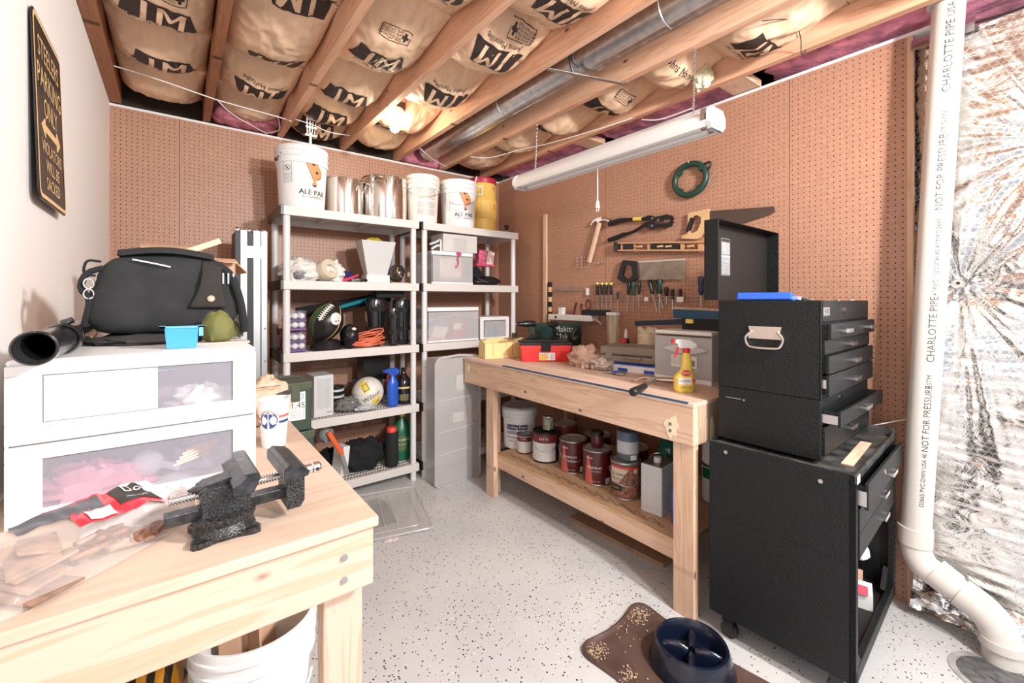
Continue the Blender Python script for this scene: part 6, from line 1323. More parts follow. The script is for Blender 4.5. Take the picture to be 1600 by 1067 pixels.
mb = MB(); mb.T = Rz; mb.cyl((.010, 0, .178), (.010, 0, .20), .0165, n=20); mb.build('red_collar', red, t, smooth=30)
mb = MB(); mb.T = Rz; mb.prism([(-.035, 0), (.028, -.004), (.048, .008), (.042, .020), (.012, .036), (-.03, .040), (-.05, .036), (-.05, .022), (-.038, .018)], (0.008, .011, .202), (1, 0, 0), (0, 0, 1), .022); mb.build('spray_head', wht, t, bev=.004)
mb = MB(); mb.T = Rz; mb.tube([(-.022, 0, .205), (-.032, 0, .195), (-.034, 0, .175), (-.044, 0, .160)], .0055, sub=4); mb.box(-.055, -.042, -.01, .01, .222, .240); mb.build('red_trigger', red, t, smooth=30)
mb = MB(); mb.T = Rz; O_ = lambda x, y: Vector((x, -.0312, y))
mb.prism([(.022*math.cos(i*PI/10), .014*math.sin(i*PI/10)) for i in range(20)], (.0, -.0302, .088), (1, 0, 0), (0, 0, 1), .001, 3); mb.label('GOO', .016, (.0, -.0318, .088), (1, 0, 0), (0, 0, 1), 1)
mb.prism([(-.036, -.016), (.022, -.016), (.026, .0), (.022, .016), (-.036, .014)], (.0, -.0302, .052), (1, 0, 0), (0, 0, 1), .001, 1); mb.label('CLEANER', .013, (-.006, -.0318, .052), (1, 0, 0), (0, 0, 1), 2); mb.box(.026, .040, -.0315, -.0305, .048, .06, 3)
mb.label('SPRAY GEL', .010, (0, -.0316, .022), (1, 0, 0), (0, 0, 1), 0); mb.build('bottle_label', [navy, paper, ink, mat('label_red', (.6, .05, .03), .4)], bd)
# ================================================================ paint cans on the lower shelf
zs = .2805
def can(label, loc, r_=.083, h=.193, body=None, lid=None, bail=None, a0=-2.35, group=None, lab=None, rim=None):
    t = thing('paint_can', label, 'paint can', loc, 0, group); rim = rim or steel
    mb = MB(); mb.lathe([(0, 0), (r_, 0), (r_+.0015, .002), (r_+.0015, .006), (r_, .008)], n=40, mi=0); mb.build('metal_rim', rim, t, smooth=40); mb = MB(); mb.lathe([(r_, h-.008), (r_+.002, h-.006), (r_+.002, h), (r_-.004, h+.001), (r_-.008, h-.004)], n=40); mb.build('metal_rim', rim, t, smooth=40)
    mb = MB(); mb.lathe([(r_, .008), (r_, h-.008)], n=40); bd = mb.build('can_wall', body, t, smooth=True)
    mb = MB(); mb.lathe([(r_-.008, h-.004), (r_-.012, h-.001), (r_-.016, h-.005), (0, h-.005)], n=40); mb.build('lid', lid or mat('can_lid_grey', (.52, .51, .52), .35, .6, var=.25, vs=18) if not (lid or 'can_lid_grey' in bpy.data.materials) else (lid or bpy.data.materials['can_lid_grey']), t, smooth=40)
    if bail:
        mb = MB(); handle_arc(mb, r_+.006, h*.78, .075, a0); mb.build('bail_handle', bail, t, smooth=True)
    if lab: lab(t, bd, r_, h, a0)
    return t
def wrap(mb, r_, a0, x0, x1, z0_, z1_, mi, off=.0012, n=14): mb.grid(lambda u, v_: cylmap(r_, a0, 0, off)(x0+(x1-x0)*u, z0_+(z1_-z0_)*v_), n, 1, mi)
A = -2.36
pg = 'paint cans on the lower shelf of the right workbench'
t = bucket('big white bucket of ceiling paint with a blue banner, far end of the bench shelf', 'paint bucket', (1.975, 2.46, zs), .122, .112, .285, bail=None, group=None, name='paint_bucket', lidm=mat('grey_lid', (.42, .42, .43), .4, var=.3, vs=14), m_=wht)
mb = MB(); f = lambda o_: (lambda x, y: cylmap(.112, A+.1, 0, o_, .122, .285)(x, y)); q1, q2 = f(.0015), f(.0025)
mb.grid(lambda u, v_: q1(-.10+.16*u, .135+.035*v_), 16, 1, 0); mb.text('Ceiling Paint', .030, lambda x, y: q2(x-.02, y+.153), 1)
mb.grid(lambda u, v_: q1(-.10+.18*u, .075+.045*v_), 16, 1, 2); mb.grid(lambda u, v_: q1(-.10+.18*u, .085+.018*v_)+Vector((-.001, -.001, 0)), 16, 1, 1)
mb.text('INTERIOR LATEX FLAT', .013, lambda x, y: q1(x-.01, y+.125), 0); mb.text('DRIES ULTRA WHITE', .015, lambda x, y: q1(x-.01, y+.055), 0); mb.text('2 GALLONS', .012, lambda x, y: q1(x-.01, y+.035), 0); mb.text('US', .022, lambda x, y: q1(x+.08, y+.155), 0)
mb.build('bucket_label', [navy, paper, mat('label_grey_blue', (.35, .42, .47), .5)], t)
t = thing('sealant_jug', 'orange and red jug at the far left end of the bench shelf, beside the leg', 'jug', (1.83, 2.63 if 0 else 2.37+.0, zs)) if 0 else thing('sealant_jug', 'orange and red container left of the ceiling paint bucket, half behind the bench leg', 'jug', (1.845, 2.60, zs))
mb = MB(); mb.box(-.03, .03, -.05, .05, 0, .22); mb.build('jug_body', mat('jug_orange', (.62, .12, .03), .4), t, bev=.008); mb = MB(); mb.box(-.025, .025, -.04, .04, .22, .262); mb.build('white_neck', wht, t, bev=.006); mb = MB(); mb.box(-.02, .02, -.03, .03, .262, .28); mb.build('red_cap', red, t, bev=.004)
o = MB().box(-.06, .06, -.06, .06, 0, .26).build('jug_shelf', mat('x', (.1, .1, .1))) if 0 else None
def lab_white(top, txt='SATIN'):
    def f(t, bd, r_, h, a0):
        mb = MB(); wrap(mb, r_, A, -r_*1.5, r_*.9, .012, h*.66, 0); wrap(mb, r_, A, -r_*1.5, r_*1.6, h*.66, h-.012, 1)
        for i in range(9): mb.text('READ ALL LABEL DIRECTIONS BEFORE USE', r_*.055, lambda x, y: cylmap(r_, A, 0, .002)(x-r_*.3, y+h*.58-h*.055*i), 2)
        mb.text(txt, r_*.26, lambda x, y: cylmap(r_, A, 0, .002)(x-r_*.1, y+h*.80), 0); mb.build('can_label', [paper, top, grey], bd)
    return f
mar = mat('maroon_label', (.20, .035, .035), .35)
can('small white and maroon quart can in front of the ceiling paint bucket', (1.905, 2.315, zs), .052, .125, paper, lab=lab_white(mar, 'STAIN'), group=pg, rim=mat('dark_rim', (.10, .07, .06), .4, .6))
t2_ = can('gallon can with black lid and white and maroon label, tiny can on top', (1.925, 2.125, zs), .0835, .193, blk, lid=blk, bail=steel, lab=lab_white(mar, 'SATIN'), group=pg, rim=blk)
can('tiny speckled can standing on the black lid of the white and maroon gallon', (1.945, 2.12, zs+.195), .036, .088, mat('speckled_can', (.34, .34, .26), .5, var=.8, vs=60), lid=mat('messy_lid', (.14, .10, .09), .4, .4, var=.6, vs=40), group=pg)
redc = mat('red_can_paint', (.10, .010, .012), .28, coat=.3)
beam_ = mat('can_light_beam', (.60, .13, .10), .4)
def lab_red(t, bd, r_, h, a0):
    mb = MB(); f = lambda x, y: cylmap(r_, A-.25, 0, .0012)(x, y)
    mb.grid(lambda u, v_: f(-r_*.45+(u-.5)*(.012+.045*(1-v_)), .01+(h-.035)*v_), 6, 10, 0)
    mb.text('BEHR', .016, lambda x, y: cylmap(r_, A-.25, 0, .002)(x-.03, y+h-.04), 1); mb.text('PREMIUM', .020, lambda x, y: cylmap(r_, A-.25, 0, .002)(x+.0, y+h*.52), 1)
    mb.text('PLUS INTERIOR', .008, lambda x, y: cylmap(r_, A-.25, 0, .002)(x+.01, y+h*.42), 1); mb.text('1 US GALLON  3.79 L', .007, lambda x, y: cylmap(r_, A-.25, 0, .002)(x, y+.025), 1)
    wrap(mb, r_, A+.7, -.016, .016, .012, .042, 1)
    for i in range(6): wrap(mb, r_, A+.7, -.013+.0045*i, -.0115+.0045*i, .015, .039, 2, .002, 1)
    mb.build('can_label', [beam_, paper, ink], bd)
can('dark red gallon can with wire handle, left of the can with jar on lid', (1.945, 1.895, zs), .0835, .193, redc, bail=steel, lab=lab_red, group=pg)
can('dark red gallon can with paint smeared lid and a small jar on top', (1.935, 1.69, zs), .0835, .193, redc, lab=lab_red, group=pg, lid=mat('smeared_lid', (.50, .46, .48), .4, .3, var=.35, vs=25))
t = thing('sample_jar', 'small dark red jar with black cap standing on the smeared lid of the red can', 'jar', (1.945, 1.70, zs+.195))
mb = MB(); mb.lathe([(0, 0), (.034, 0), (.036, .004), (.036, .062), (.033, .066)], n=28); mb.build('jar_body', redc, t, smooth=40); mb = MB(); mb.lathe([(.037, .066), (.037, .086), (.034, .089), (0, .088)], n=28); mb.build('cap', blk, t, smooth=40)
can('dark can with grey lid at the back, behind the two red gallon cans', (2.13, 1.86, zs), .0835, .193, redc, group=pg)
can('dark brown can at the back, behind and right of the jar', (2.12, 1.575, zs), .0835, .193, redc, group=pg)
can('dark can with maroon label in the shadow behind the black lidded gallon', (2.14, 2.16, zs), .0835, .193, mar, group=pg)
def lab_deck(t, bd, r_, h, a0):
    mb = MB(); f = lambda o_: (lambda x, y: cylmap(r_, A-.1, 0, o_)(x, y)); g1, g2_ = f(.0012), f(.002)
    mb.grid(lambda u, v_: g1(-.09+.16*u, .012+(h-.03)*v_), 16, 2, 0); mb.grid(lambda u, v_: g2_(-.09+.11*u*(.45+.55*v_), .085+.085*v_), 8, 4, 1); mb.grid(lambda u, v_: g2_(-.09+.16*u, h-.03+.010*v_), 12, 1, 2)
    mb.text('OLYMPIC', .020, lambda x, y: cylmap(r_, A-.1, 0, .003)(x-.04, y+.13), 3); mb.text('MAXIMUM', .013, lambda x, y: cylmap(r_, A-.1, 0, .003)(x-.045, y+.108), 3)
    mb.grid(lambda u, v_: g2_(-.09+.07*u, .045+.03*v_), 8, 1, 3); mb.text('WATER', .012, lambda x, y: cylmap(r_, A-.1, 0, .003)(x-.055, y+.06), 1)
    wrap(mb, r_, A+.55, -.012, .012, h-.05, h-.03, 1, .0022, 3); mb.build('can_label', [mat('deck_photo', (.26, .12, .08), .5, var=.7, vs=60), mat('label_cream', (.66, .55, .44), .5), red, ink], bd)
can('brown deck stain can with a cream label, under the blue-grey plastic jar', (1.915, 1.475, zs), .079, .193, mat('deck_can', (.16, .08, .05), .4), bail=steel, lab=lab_deck, group=pg)
t = thing('plastic_paint_jar', 'blue-grey translucent plastic paint jar standing on the brown stain can', 'jar', (1.935, 1.475, zs+.195))
mb = MB(); mb.lathe([(0, 0), (.056, 0), (.058, .006), (.058, .11), (.055, .115)], n=36); mb.build('jar_body', mat('jar_grey', (.55, .57, .60), .3), t, smooth=40)
mb = MB(); mb.lathe([(.059, .100), (.060, .102), (.060, .145), (.056, .15), (0, .149)], n=36); mb.build('blue_lid', mat('jar_lid_blue', (.10, .14, .20), .3), t, smooth=40)
mb = MB(); mb.lathe([(.0588, 0), (.0588, .035)], n=36, mi=0); wrap(mb, .0588, A+.1, .0, .035, .004, .03, 1); mb.build('jar_label', [mat('label_slate', (.10, .14, .15), .4), paper], t)
t = thing('metal_solvent_tin', 'tall white rectangular solvent tin near the right leg of the bench', 'tin', (1.925, 1.275, zs), .12)
mb = MB(); mb.box(-.085, .085, -.055, .055, 0, .235); mb.build('tin_body', mat('tin_white', (.72, .73, .74), .3), t, bev=.004)
mb = MB(); mb.box(-.082, .082, -.052, .052, .2352, .238); mb.build('tin_top', mat('tin_top_dark', (.22, .20, .20), .35, .7), t)
mb = MB(); mb.cyl((-.02, 0, .238), (-.02, 0, .262), .018, n=20); mb.build('cap', wht, t, smooth=30)
mb = MB(); mb.tube([(.06, 0, .239), (.05, 0, .265), (.02, 0, .272), (.0, .03, .265), (-.03, .04, .245)], .003, sub=4); mb.build('wire_handle', steel, t, smooth=True)
mb = MB()
for i in range(30): mb.label('DANGER HARMFUL OR FATAL IF SWALLOWED', .0052, (-.0853, 0, .225-.007*i), (0, -1, 0), (0, 0, 1)); mb.label('KEEP OUT OF REACH OF CHILDREN READ LABEL', .0065, (0, -.0553, .225-.007*i), (1, 0, 0), (0, 0, 1))
mb.build('fine_print', grey, t)
t = thing('blue_tin', 'narrow blue carton with white lettering, half hidden by the right bench leg', 'box', (1.90, 1.125, zs))
mb = MB(); mb.box(-.06, .05, -.03, .03, -.0, .16); mb.build('carton', blue, t, bev=.002); mb = MB(); mb.label('BOSTON', .03, (-.0605, -.0, .10), (0, 0, -1), (0, -1, 0)); mb.build('lettering', paper, t)
t = thing('green_bottle', 'dark green plastic bottle standing behind the white solvent tin', 'bottle', (2.12, 1.34, zs)); mb = MB(); mb.lathe([(0, 0), (.06, 0), (.063, .01), (.063, .24), (.045, .28), (.02, .30), (.018, .32), (0, .32)], n=30); mb.build('bottle_body', mat('teal_green', (.01, .12, .09), .2, coat=.3), t, smooth=40); mb = MB(); mb.lathe([(.019, .32), (.020, .345), (0, .346)], n=16); mb.build('cap', wht, t, smooth=30)
can('white paint can with blue stripes seen between the bench leg and the tool cabinet', (1.97 if 0 else 2.24, 1.13, zs), .083, .193, paper, lab=lab_white(green, 'PRIMER'), group=pg)
can('second white can stacked on the blue-striped one beside the cabinet', (2.24, 1.13, zs+.195), .083, .193, paper, lab=lab_white(mat('blue_label', (.03, .12, .3), .4), 'PRIMER'), group=pg)
# ================================================================ on the left workbench
zl = .9005
t = thing('storage_unit', 'white two-drawer plastic unit with clear windows on the left workbench', 'drawers', (-.048, 1.2, zl))
W2, D2, H2 = .402, .50, .315; xs = (-W2/2, -.152, .154, W2/2)
mb = MB(); mb.box(-W2/2, W2/2, .004, D2, H2-.012, H2); mb.build('top_panel', wht, t, bev=.006)
mb = MB(); mb.box(-W2/2, -W2/2+.005, .004, D2, 0, H2-.012); mb.box(W2/2-.005, W2/2, .004, D2, 0, H2-.012); mb.box(-W2/2+.005, W2/2-.005, D2-.005, D2, 0, H2-.012); mb.box(-W2/2+.005, W2/2-.005, .01, D2, .150, .155); mb.box(-W2/2+.005, W2/2-.005, .01, D2, 0, .005); mb.build('cabinet_walls', wht, t)
for (za, zb_, wa, wb_) in ((.158, .305, .195, .286), (.004, .154, .032, .127)):
    mb = MB(); mb.box(-W2/2+.001, W2/2-.001, -.004, .006, za, wa); mb.box(-W2/2+.001, W2/2-.001, -.004, .006, wb_, zb_); mb.box(-W2/2+.001, xs[1], -.004, .006, wa, wb_); mb.box(xs[2], W2/2-.001, -.004, .006, wa, wb_)
    d_ = mb.build('drawer', wht, t, bev=.002)
    mb = MB(); mb.box(xs[1], xs[2], .001, .003, wa, wb_); mb.build('window_pane', clearw, d_)
mb = MB(); mb.box(-.150, .018, -.0008, .0005, .197, .284, 0)
for i in range(9): mb.label('IMPORTANT INSTRUCTIONS FOR ASSEMBLY AND CARE OF THIS STORAGE UNIT', .0032 if i else .005, (-.066, -.0012, .276-.0085*i), (1, 0, 0), (0, 0, 1), 1, sx=1.3)
mb.build('instruction_sheet', [mat('sheet_white', (.84, .85, .88), .5), mat('faint_print', (.42, .45, .52), .6)], t)
mb = MB(); mb.label('FEA', .007, (-.142, -.0052, .186), (1, 0, 0), (0, 0, 1)); mb.build('embossed_mark', mat('mark_grey', (.25, .28, .36), .5), t)
for (x, z) in ((-.199, .30), (.199, .30)):
    mb = MB(); mb.cyl((x, .03, z), (x*1.013, .03, z), .0025, n=8); mb.build('rivet', grey, t)
o = crumple((0, 0, .02), (.06, .06, .04), 24, .5, 4, 71).build('crumpled_paper', paper, smooth=True); tag(o, 'white crumpled paper in the upper drawer of the white unit', 'paper', None, (.05, 1.29, zl+.160))
o = crumple((0, 0, .02), (.05, .05, .03), 24, .5, 4, 72).build('crumpled_bag', mat('pinkish_paper', (.66, .48, .44), .6), smooth=True); tag(o, 'pale pinkish bag behind the crumpled paper in the upper drawer', 'bag', None, (-.02, 1.42, zl+.160))
o = crumple((0, 0, .015), (.09, .06, .05), 28, .5, 4, 73).build('pink_wrapper', mat('pink_wrapper', (.72, .28, .38), .35), smooth=True); tag(o, 'pink plastic wrapper in the left of the lower drawer', 'wrapper', None, (-.14, 1.29, zl+.0065))
o = MB().ball((0, 0, .03), .03, 20).cyl((.03, 0, .02), (.055, -.02, .015), .008, n=12).build('spare_bulb', clear('bulb_clear', (.8, .8, .85), .35, .05), smooth=True); tag(o, 'clear spare light bulb in the middle of the lower drawer', 'light bulb', None, (-.05, 1.28, zl+.03))
for i in range(5):
    o = MB().cyl((0, 0, 0), (.07, .03, .008), .0035, n=8).build('brass_rod', brass, smooth=True); tag(o, 'thin brass rod in the bundle inside the lower drawer', 'rod', 'brass rods in the lower drawer', (-.005+.006*i, 1.27+.004*i, zl+.045+.007*i))
o = crumple((0, 0, .02), (.07, .05, .05), 24, .4, 4, 75).build('grey_wrapper', mat('lilac_grey', (.45, .43, .50), .3), smooth=True); tag(o, 'grey-lilac plastic packing in the right of the lower drawer', 'wrapper', None, (.07, 1.38, zl+.0065))
# black tube
t = thing('black_tube', 'long black plastic tube lying on the white drawers, open end over the edge', 'tube', (-.189, 1.08, zl+.315+.0315))
tm = mat('tube_black', (.014, .015, .017), .16, coat=.5)
S_ = .86; mb = MB(); n = 40; v = []; f = []
prof = [(.0, .0285), (-.003, .031), (-.001, .0345), (.004, .035), (.012, .033), (.25, .0325), (.252, .036), (.262, .036), (.264, .031), (.52, .030), (.522, .0), ]
mb.T = Matrix.Rotation(-PI/2, 4, 'X'); mb.lathe([(r_, z) for z, r_ in prof], n=n); mb.build('outer_tube', tm, t, smooth=35)
mb = MB(); mb.T = Matrix.Rotation(-PI/2, 4, 'X'); mb.lathe([(.0285, 0), (.027, .02), (.027, .40), (0, .40)], n=n); mb.build('inner_bore', blkm, t, smooth=35)
mb = MB(); mb.T = Matrix.Rotation(-PI/2, 4, 'X'); mb.lathe([(.0345, .20), (.038, .205), (.038, .235), (.0345, .24)], n=n); mb.cyl((.0, -.038, .22), (.02, -.046, .22), .008, n=12); mb.build('locking_ring', tm, t, smooth=35)
mb = MB(); mb.T = Matrix.Rotation(-PI/2, 4, 'X'); mb.lathe([(.031, .50), (.034, .505), (.034, .52), (.02, .524)], n=n); mb.build('steel_end', steel, t, smooth=35)
t.scale = (S_, 1, S_)
# black shoulder bag
ztop = zl+H2+.0005
def superb(rx, ry, rz, p, fn=None):
    return lambda d: (1/max(abs(d.x)**p+abs(d.y)**p+abs(d.z)**p, 1e-6)**(1/p))*(fn(d) if fn else 1)
t = thing('shoulder_bag', 'big black canvas shoulder bag with a snap flap, on top of the white drawers', 'bag', (-.015, 1.52, ztop+.022))
canv = mat('black_canvas', (.017, .018, .020), .85, var=.3, vs=20, bump=.5, bs=900)
def bagf(d):
    s_ = superb(1, 1, 1, 5.5)(d); s_ *= 1+.05*noise.noise(d*2.2+Vector((5, 0, 0)))+.03*noise.noise(d*6)
    if d.z > 0: s_ *= 1-.10*max(0, -d.x)*d.z
    return s_
mb = MB(); mb.ball((0, 0, .105), (.157, .085, .104), 64, 0, bagf, 44)
mb.v = [(x*(1-.13*max(0, z-.06)/.15), y*(1-.25*max(0, z-.1)/.1), max(z, 0)+.010*math.sin(x*14+1.5)*max(0, z-.12)/.08) for x, y, z in mb.v]
mb.build('bag_body', canv, t, smooth=True)
mb = MB(); 
def flap(u, v_):
    w_ = .030+.022*v_-.012*math.sin(v_*PI); x = .085+(u-.5)*2*w_*.8+.012*(1-v_); z = .195-.125*v_; y = -.058-.034*min(1, v_*2.2)-.003*math.sin(u*PI); return Vector((x, y, z))
mb.grid(flap, 10, 16); fl_ = mb.build('side_flap', mat('flap_canvas', (.024, .020, .018), .85, bump=.5, bs=900), t, smooth=True)
sm = fl_.modifiers.new('s', 'SOLIDIFY'); sm.thickness = .004
mb = MB(); mb.cyl((.091, -.095, .094), (.091, -.102, .094), .0085, n=24); mb.build('copper_snap', mat('copper', (.75, .42, .28), .3, 1), t, smooth=30, label='copper snap button')
mb = MB(); mb.cyl((.091, -.102, .094), (.091, -.1035, .094), .004, n=16); mb.build('snap_centre', steel, t)
mb = MB(); mb.grid(lambda u, v_: Vector((-.10+.20*u, -.066+.06*v_-.012*math.sin(u*PI), .202+.016*math.sin(v_*PI)+.012*math.sin(u*PI))), 16, 6); fl2 = mb.build('top_flap', canv, t, smooth=True); sm = fl2.modifiers.new('s', 'SOLIDIFY'); sm.thickness = .004
mb = MB(); mb.tube([(-.07, -.074, .192), (-.03, -.082, .184), (.005, -.083, .176)], .0018, n=6, sub=4); mb.build('white_piping', paper, t, smooth=True)
mb = MB(); mb.tube([(-.125, -.05, .17), (-.155, -.05, .155), (-.165, -.055, .12), (-.150, -.06, .09), (-.155, -.06, .05), (-.163, -.05, .01)], .007, n=8, sub=4); mb.build('shoulder_strap', fab, t, smooth=True)
mb = MB(); mb.tube([(-.13, -.05, .185), (-.155, -.05, .185), (-.16, -.05, .155), (-.14, -.05, .15)], .003, n=8, sub=4); mb.build('loop', fab, t, smooth=True)
for z in (.13, .105):
    mb = MB(); mb.tube([(-.150+.009*math.cos(a), -.066, z+.012*math.sin(a)) for a in [i*2*PI/14 for i in range(14)]], .002, n=6, closed=True); mb.build('buckle_ring', chrome, t, smooth=True)
for x in (.118, .130, .142):
    mb = MB(); mb.box(x, x+.004, -.075, -.071, .135, .165); mb.build('buckle_bar', chrome, t)
mb = MB(); mb.tube([(.10, -.06, .19), (.135, -.065, .165), (.155, -.07, .11), (.165, -.07, .06), (.172, -.06, .0)], .010, n=8, sub=4); mb.build('shoulder_strap', fab, t, smooth=True)
o = crumple((-.0, 0, .008), (.12, .09, .018), 30, .2, 3, 76).build('black_garment', mat('charcoal_cloth', (.035, .033, .033), .9), smooth=True); tag(o, 'folded charcoal cloth under the left end of the black shoulder bag', 'cloth', None, (-.055, 1.50, ztop))
t = thing('blue_bin', 'small translucent blue plastic bin with a rim on top of the white drawers', 'bin', (.012, 1.29, ztop))
bl = mat('bin_blue', (.06, .32, .80), .3, sub=.0); mb = MB(); frustum(mb, .056, .064, .045, .055, 0, .050, .002); mb.build('bin_body', bl, t, bev=.001)
mb = MB(); mb.box(-.042, .042, -.030, -.026, .048, .0515); mb.box(-.042, -.030, -.03, .03, .048, .0515); mb.box(.030, .042, -.03, .03, .048, .0515); mb.box(.032, .040, -.03, -.024, .028, .048); mb.build('rim', mat('bin_blue_pale', (.15, .50, .85), .3), t)
o = crumple((0, 0, .03), (.035, .035, .045), 24, .2, 3, 77).build('olive_pouch', mat('olive_cloth', (.13, .13, .035), .8), smooth=True); tag(o, 'olive green pouch standing right of the blue bin, in front of the black bag', 'pouch', None, (.088, 1.36, ztop+.006))
o = crumple((0, 0, .015), (.025, .03, .03), 20, .2, 3, 78).build('olive_pouch', mat('olive_cloth_dark', (.09, .10, .04), .8), smooth=True); tag(o, 'smaller dark olive pouch at the right end of the white drawers', 'pouch', None, (.135, 1.50, ztop+.006))
o = MB().box(-.055, .06, -.02, .03, 0, .005).build('wood_scrap', mat('slat_pink_wood', (.62, .44, .36), .6), bev=.001); tag(o, 'thin pale slat lying on the white drawers right of the blue bin', 'slat', None, (.095, 1.345, ztop))
# boxes standing behind the bag
def openbox(label, loc, w_, d_, h, rz, flaps=True):
    t = thing('cardboard_box', label, 'box', loc, rz); mb = MB(); mb.box(-w_/2, w_/2, -d_/2, -d_/2+.004, 0, h); mb.box(-w_/2, w_/2, d_/2-.004, d_/2, 0, h); mb.box(-w_/2, -w_/2+.004, -d_/2, d_/2, 0, h); mb.box(w_/2-.004, w_/2, -d_/2, d_/2, 0, h); mb.box(-w_/2, w_/2, -d_/2, d_/2, 0, .004); mb.build('box_walls', card, t)
    if flaps:
        mb = MB(); mb.obox((w_/2+.02, 0, h-.02), (.004, d_*.9, .06), (0, -.8, 0)); mb.build('flap', card, t); mb = MB(); mb.obox((0, -d_/2-.02, h+.0), (w_*.95, .05, .004), (.3, 0, 0)); mb.build('flap', card, t)
openbox('tall open cardboard box behind the left part of the black bag', (-.025, 2.07, zl), .15, .16, .615, 0)
openbox('open cardboard carton behind the right shoulder of the black bag', (.125, 2.05, zl), .10, .16, .575, .12)
o = MB().beam((0, 0, 0), (.10, .03, .05), .03, .02).build('brown_stick', pine['x']); tag(o, 'short brown stick resting on the open cardboard carton behind the bag', 'stick', None, (.03, 1.95, zl+.60))
# cup
t = thing('paper_cup', 'white paper cup with a round navy basketball emblem and red-navy band', 'cup', (.230, 1.445, zl))
r0, r1, hc = .031, .0415, .138
mb = MB(); mb.lathe([(0, .004), (r0-.002, .004), (r0, 0), (r1, hc-.004), (r1+.002, hc-.004), (r1+.0025, hc), (r1-.001, hc), (r0-.001, .006), (0, .006)], n=48); mb.build('cup_body', mat('cup_white', (.84, .82, .80), .5), t, smooth=30)
f = lambda o_: cylmap(r0, -2.12, .082, o_, r1, hc); mb = MB(); c1, c2, c3 = f(.0006), f(.0010), f(.0014)
disc(mb, c1, 0, 0, .027, 0, 32)
def pie(pts, mi, fn): cx = sum(p[0] for p in pts)/len(pts); cy = sum(p[1] for p in pts)/len(pts); mb.add([tuple(fn(cx, cy))]+[tuple(fn(*p)) for p in pts], [(0, i+1, (i+1) % len(pts)+1) for i in range(len(pts))], mi)
disc(mb, c2, 0, -.001, .0245, 1, 32)
def stroke(pts, w_, mi):
    for (xa, ya), (xb, yb_) in zip(pts, pts[1:]):
        d_ = Vector((xb-xa, yb_-ya)); nn_ = Vector((-d_.y, d_.x)).normalized()*w_/2
        mb.add([tuple(c3(xa-nn_.x, ya-nn_.y)), tuple(c3(xb-nn_.x, yb_-nn_.y)), tuple(c3(xb+nn_.x, yb_+nn_.y)), tuple(c3(xa+nn_.x, ya+nn_.y))], [(0, 1, 2, 3)], mi)
for s_ in (-1, 1): stroke([(s_*(.002+.018*math.sin(q*PI/2)**1.0), .0225-.034*(q**1.5)) for q in [i/10 for i in range(11)]], .0015, 0); stroke([(s_*.0, .017), (s_*.008, .021), (s_*.014, .020)], .002, 0)
pie([(-.0028, -.0245), (.0028, -.0245), (.0008, .016), (-.0008, .016)], 0, c3)
for i in range(9): a0_, a1_ = .45+(PI-.9)*i/9, .45+(PI-.9)*(i+.8)/9; mb.add([tuple(c2(.0262*math.cos(a), .0262*math.sin(a)-.001)) for a in (a0_, a1_)]+[tuple(c2(.0290*math.cos(a), .0290*math.sin(a)-.001)) for a in (a1_, a0_)], [(0, 1, 2, 3)], 2)
for (za, zb_, mi) in ((.004, .012, 2), (-.003, .003, 0), (-.012, -.004, 1)): mb.grid(lambda u, v_: c1(.027+.05*u, za+(zb_-za)*v_+.02*0), 8, 1, mi); mb.grid(lambda u, v_: c1(-.027-.03*u, za+(zb_-za)*v_-.006), 8, 1, mi)
mb.build('printed_emblem', [paper, mat('emblem_navy', (.03, .06, .20), .5), mat('emblem_red', (.65, .12, .10), .5)], t)
# paper bag behind the cup
t = thing('paper_bag', 'crumpled brown paper bag with black print lying behind the paper cup', 'bag', (.245, 1.73, zl), .1)
mb = crumple((0, 0, .07), (.078, .07, .085), 40, .28, 2.6, 81); mb.build('bag_body', mat('brown_paper', (.62, .42, .30), .7, bump=.5, bs=25), t, smooth=True)
mb = MB(); mb.box(-.045, .03, -.078, -.076, .135, .137); 
for i, c_ in enumerate('IE:..LUNE'): mb.label(c_, .018, (-.05+.012*i, -.055, .150+.002*i), (1, 0, .1), (0, .55, 1))
mb.obox((.045, -.072, .105), (.05, .002, .018), (0, -.25, 0)); mb.build('black_print', ink, t)
# vise
iron = mat('vise_iron', (.05, .05, .052), .3, .6, var=1, vs=330, bump=.6, bs=300); ironp = mat('vise_dark', (.07, .07, .075), .3, .8, var=.5, vs=60, bump=.4, bs=200)
L = (.072, .965, zl); t = thing('bench_vise', 'small black iron bench vise with chrome screw on the left workbench', 'vise', L, .04)
T = lambda: W((.072, .965, 0))
mb = T(); z = zl
ft = []
for i in range(48):
    a = 2*PI*i/48; e = abs(math.cos(2*(a-.78))); ft.append((.046*(1+.55*e**5)*math.cos(a), .042*(1+.55*e**5)*math.sin(a)))
mb.prism(ft, (.072, .965, z), (1, 0, 0), (0, 1, 0), .010); mb.v = [(x*1, y, zz-zl+ (0)) for x, y, zz in mb.v]; base_ = mb.build('base_plate', iron, t, bev=.002)
for a in (.78, .78+PI/2, .78+PI, .78-PI/2):
    mb = MB(); mb.lathe([(.0055, .0105), (.0, .0107)], c=(.062*math.cos(a)*.95, .057*math.sin(a)*.95, 0), n=16, sx=1.3); mb.build('bolt_hole', blkm, base_)
mb = MB(); mb.lathe([(.050, .008), (.046, .012), (.040, .020), (.038, .027), (.050, .030), (.051, .038), (.044, .043), (0, .044)], n=48); mb.build('swivel_base', iron, t, smooth=35)
def pr(pts, y0_, y1_, name, m_, bev=.0015, par=None):  # side profile in (x, z), extruded in y, local coordinates
    mb = MB(); mb.prism(pts, (0, y1_, 0), (1, 0, 0), (0, 0, 1), (y1_-y0_)); return mb.build(name, m_, par or t, bev=bev)
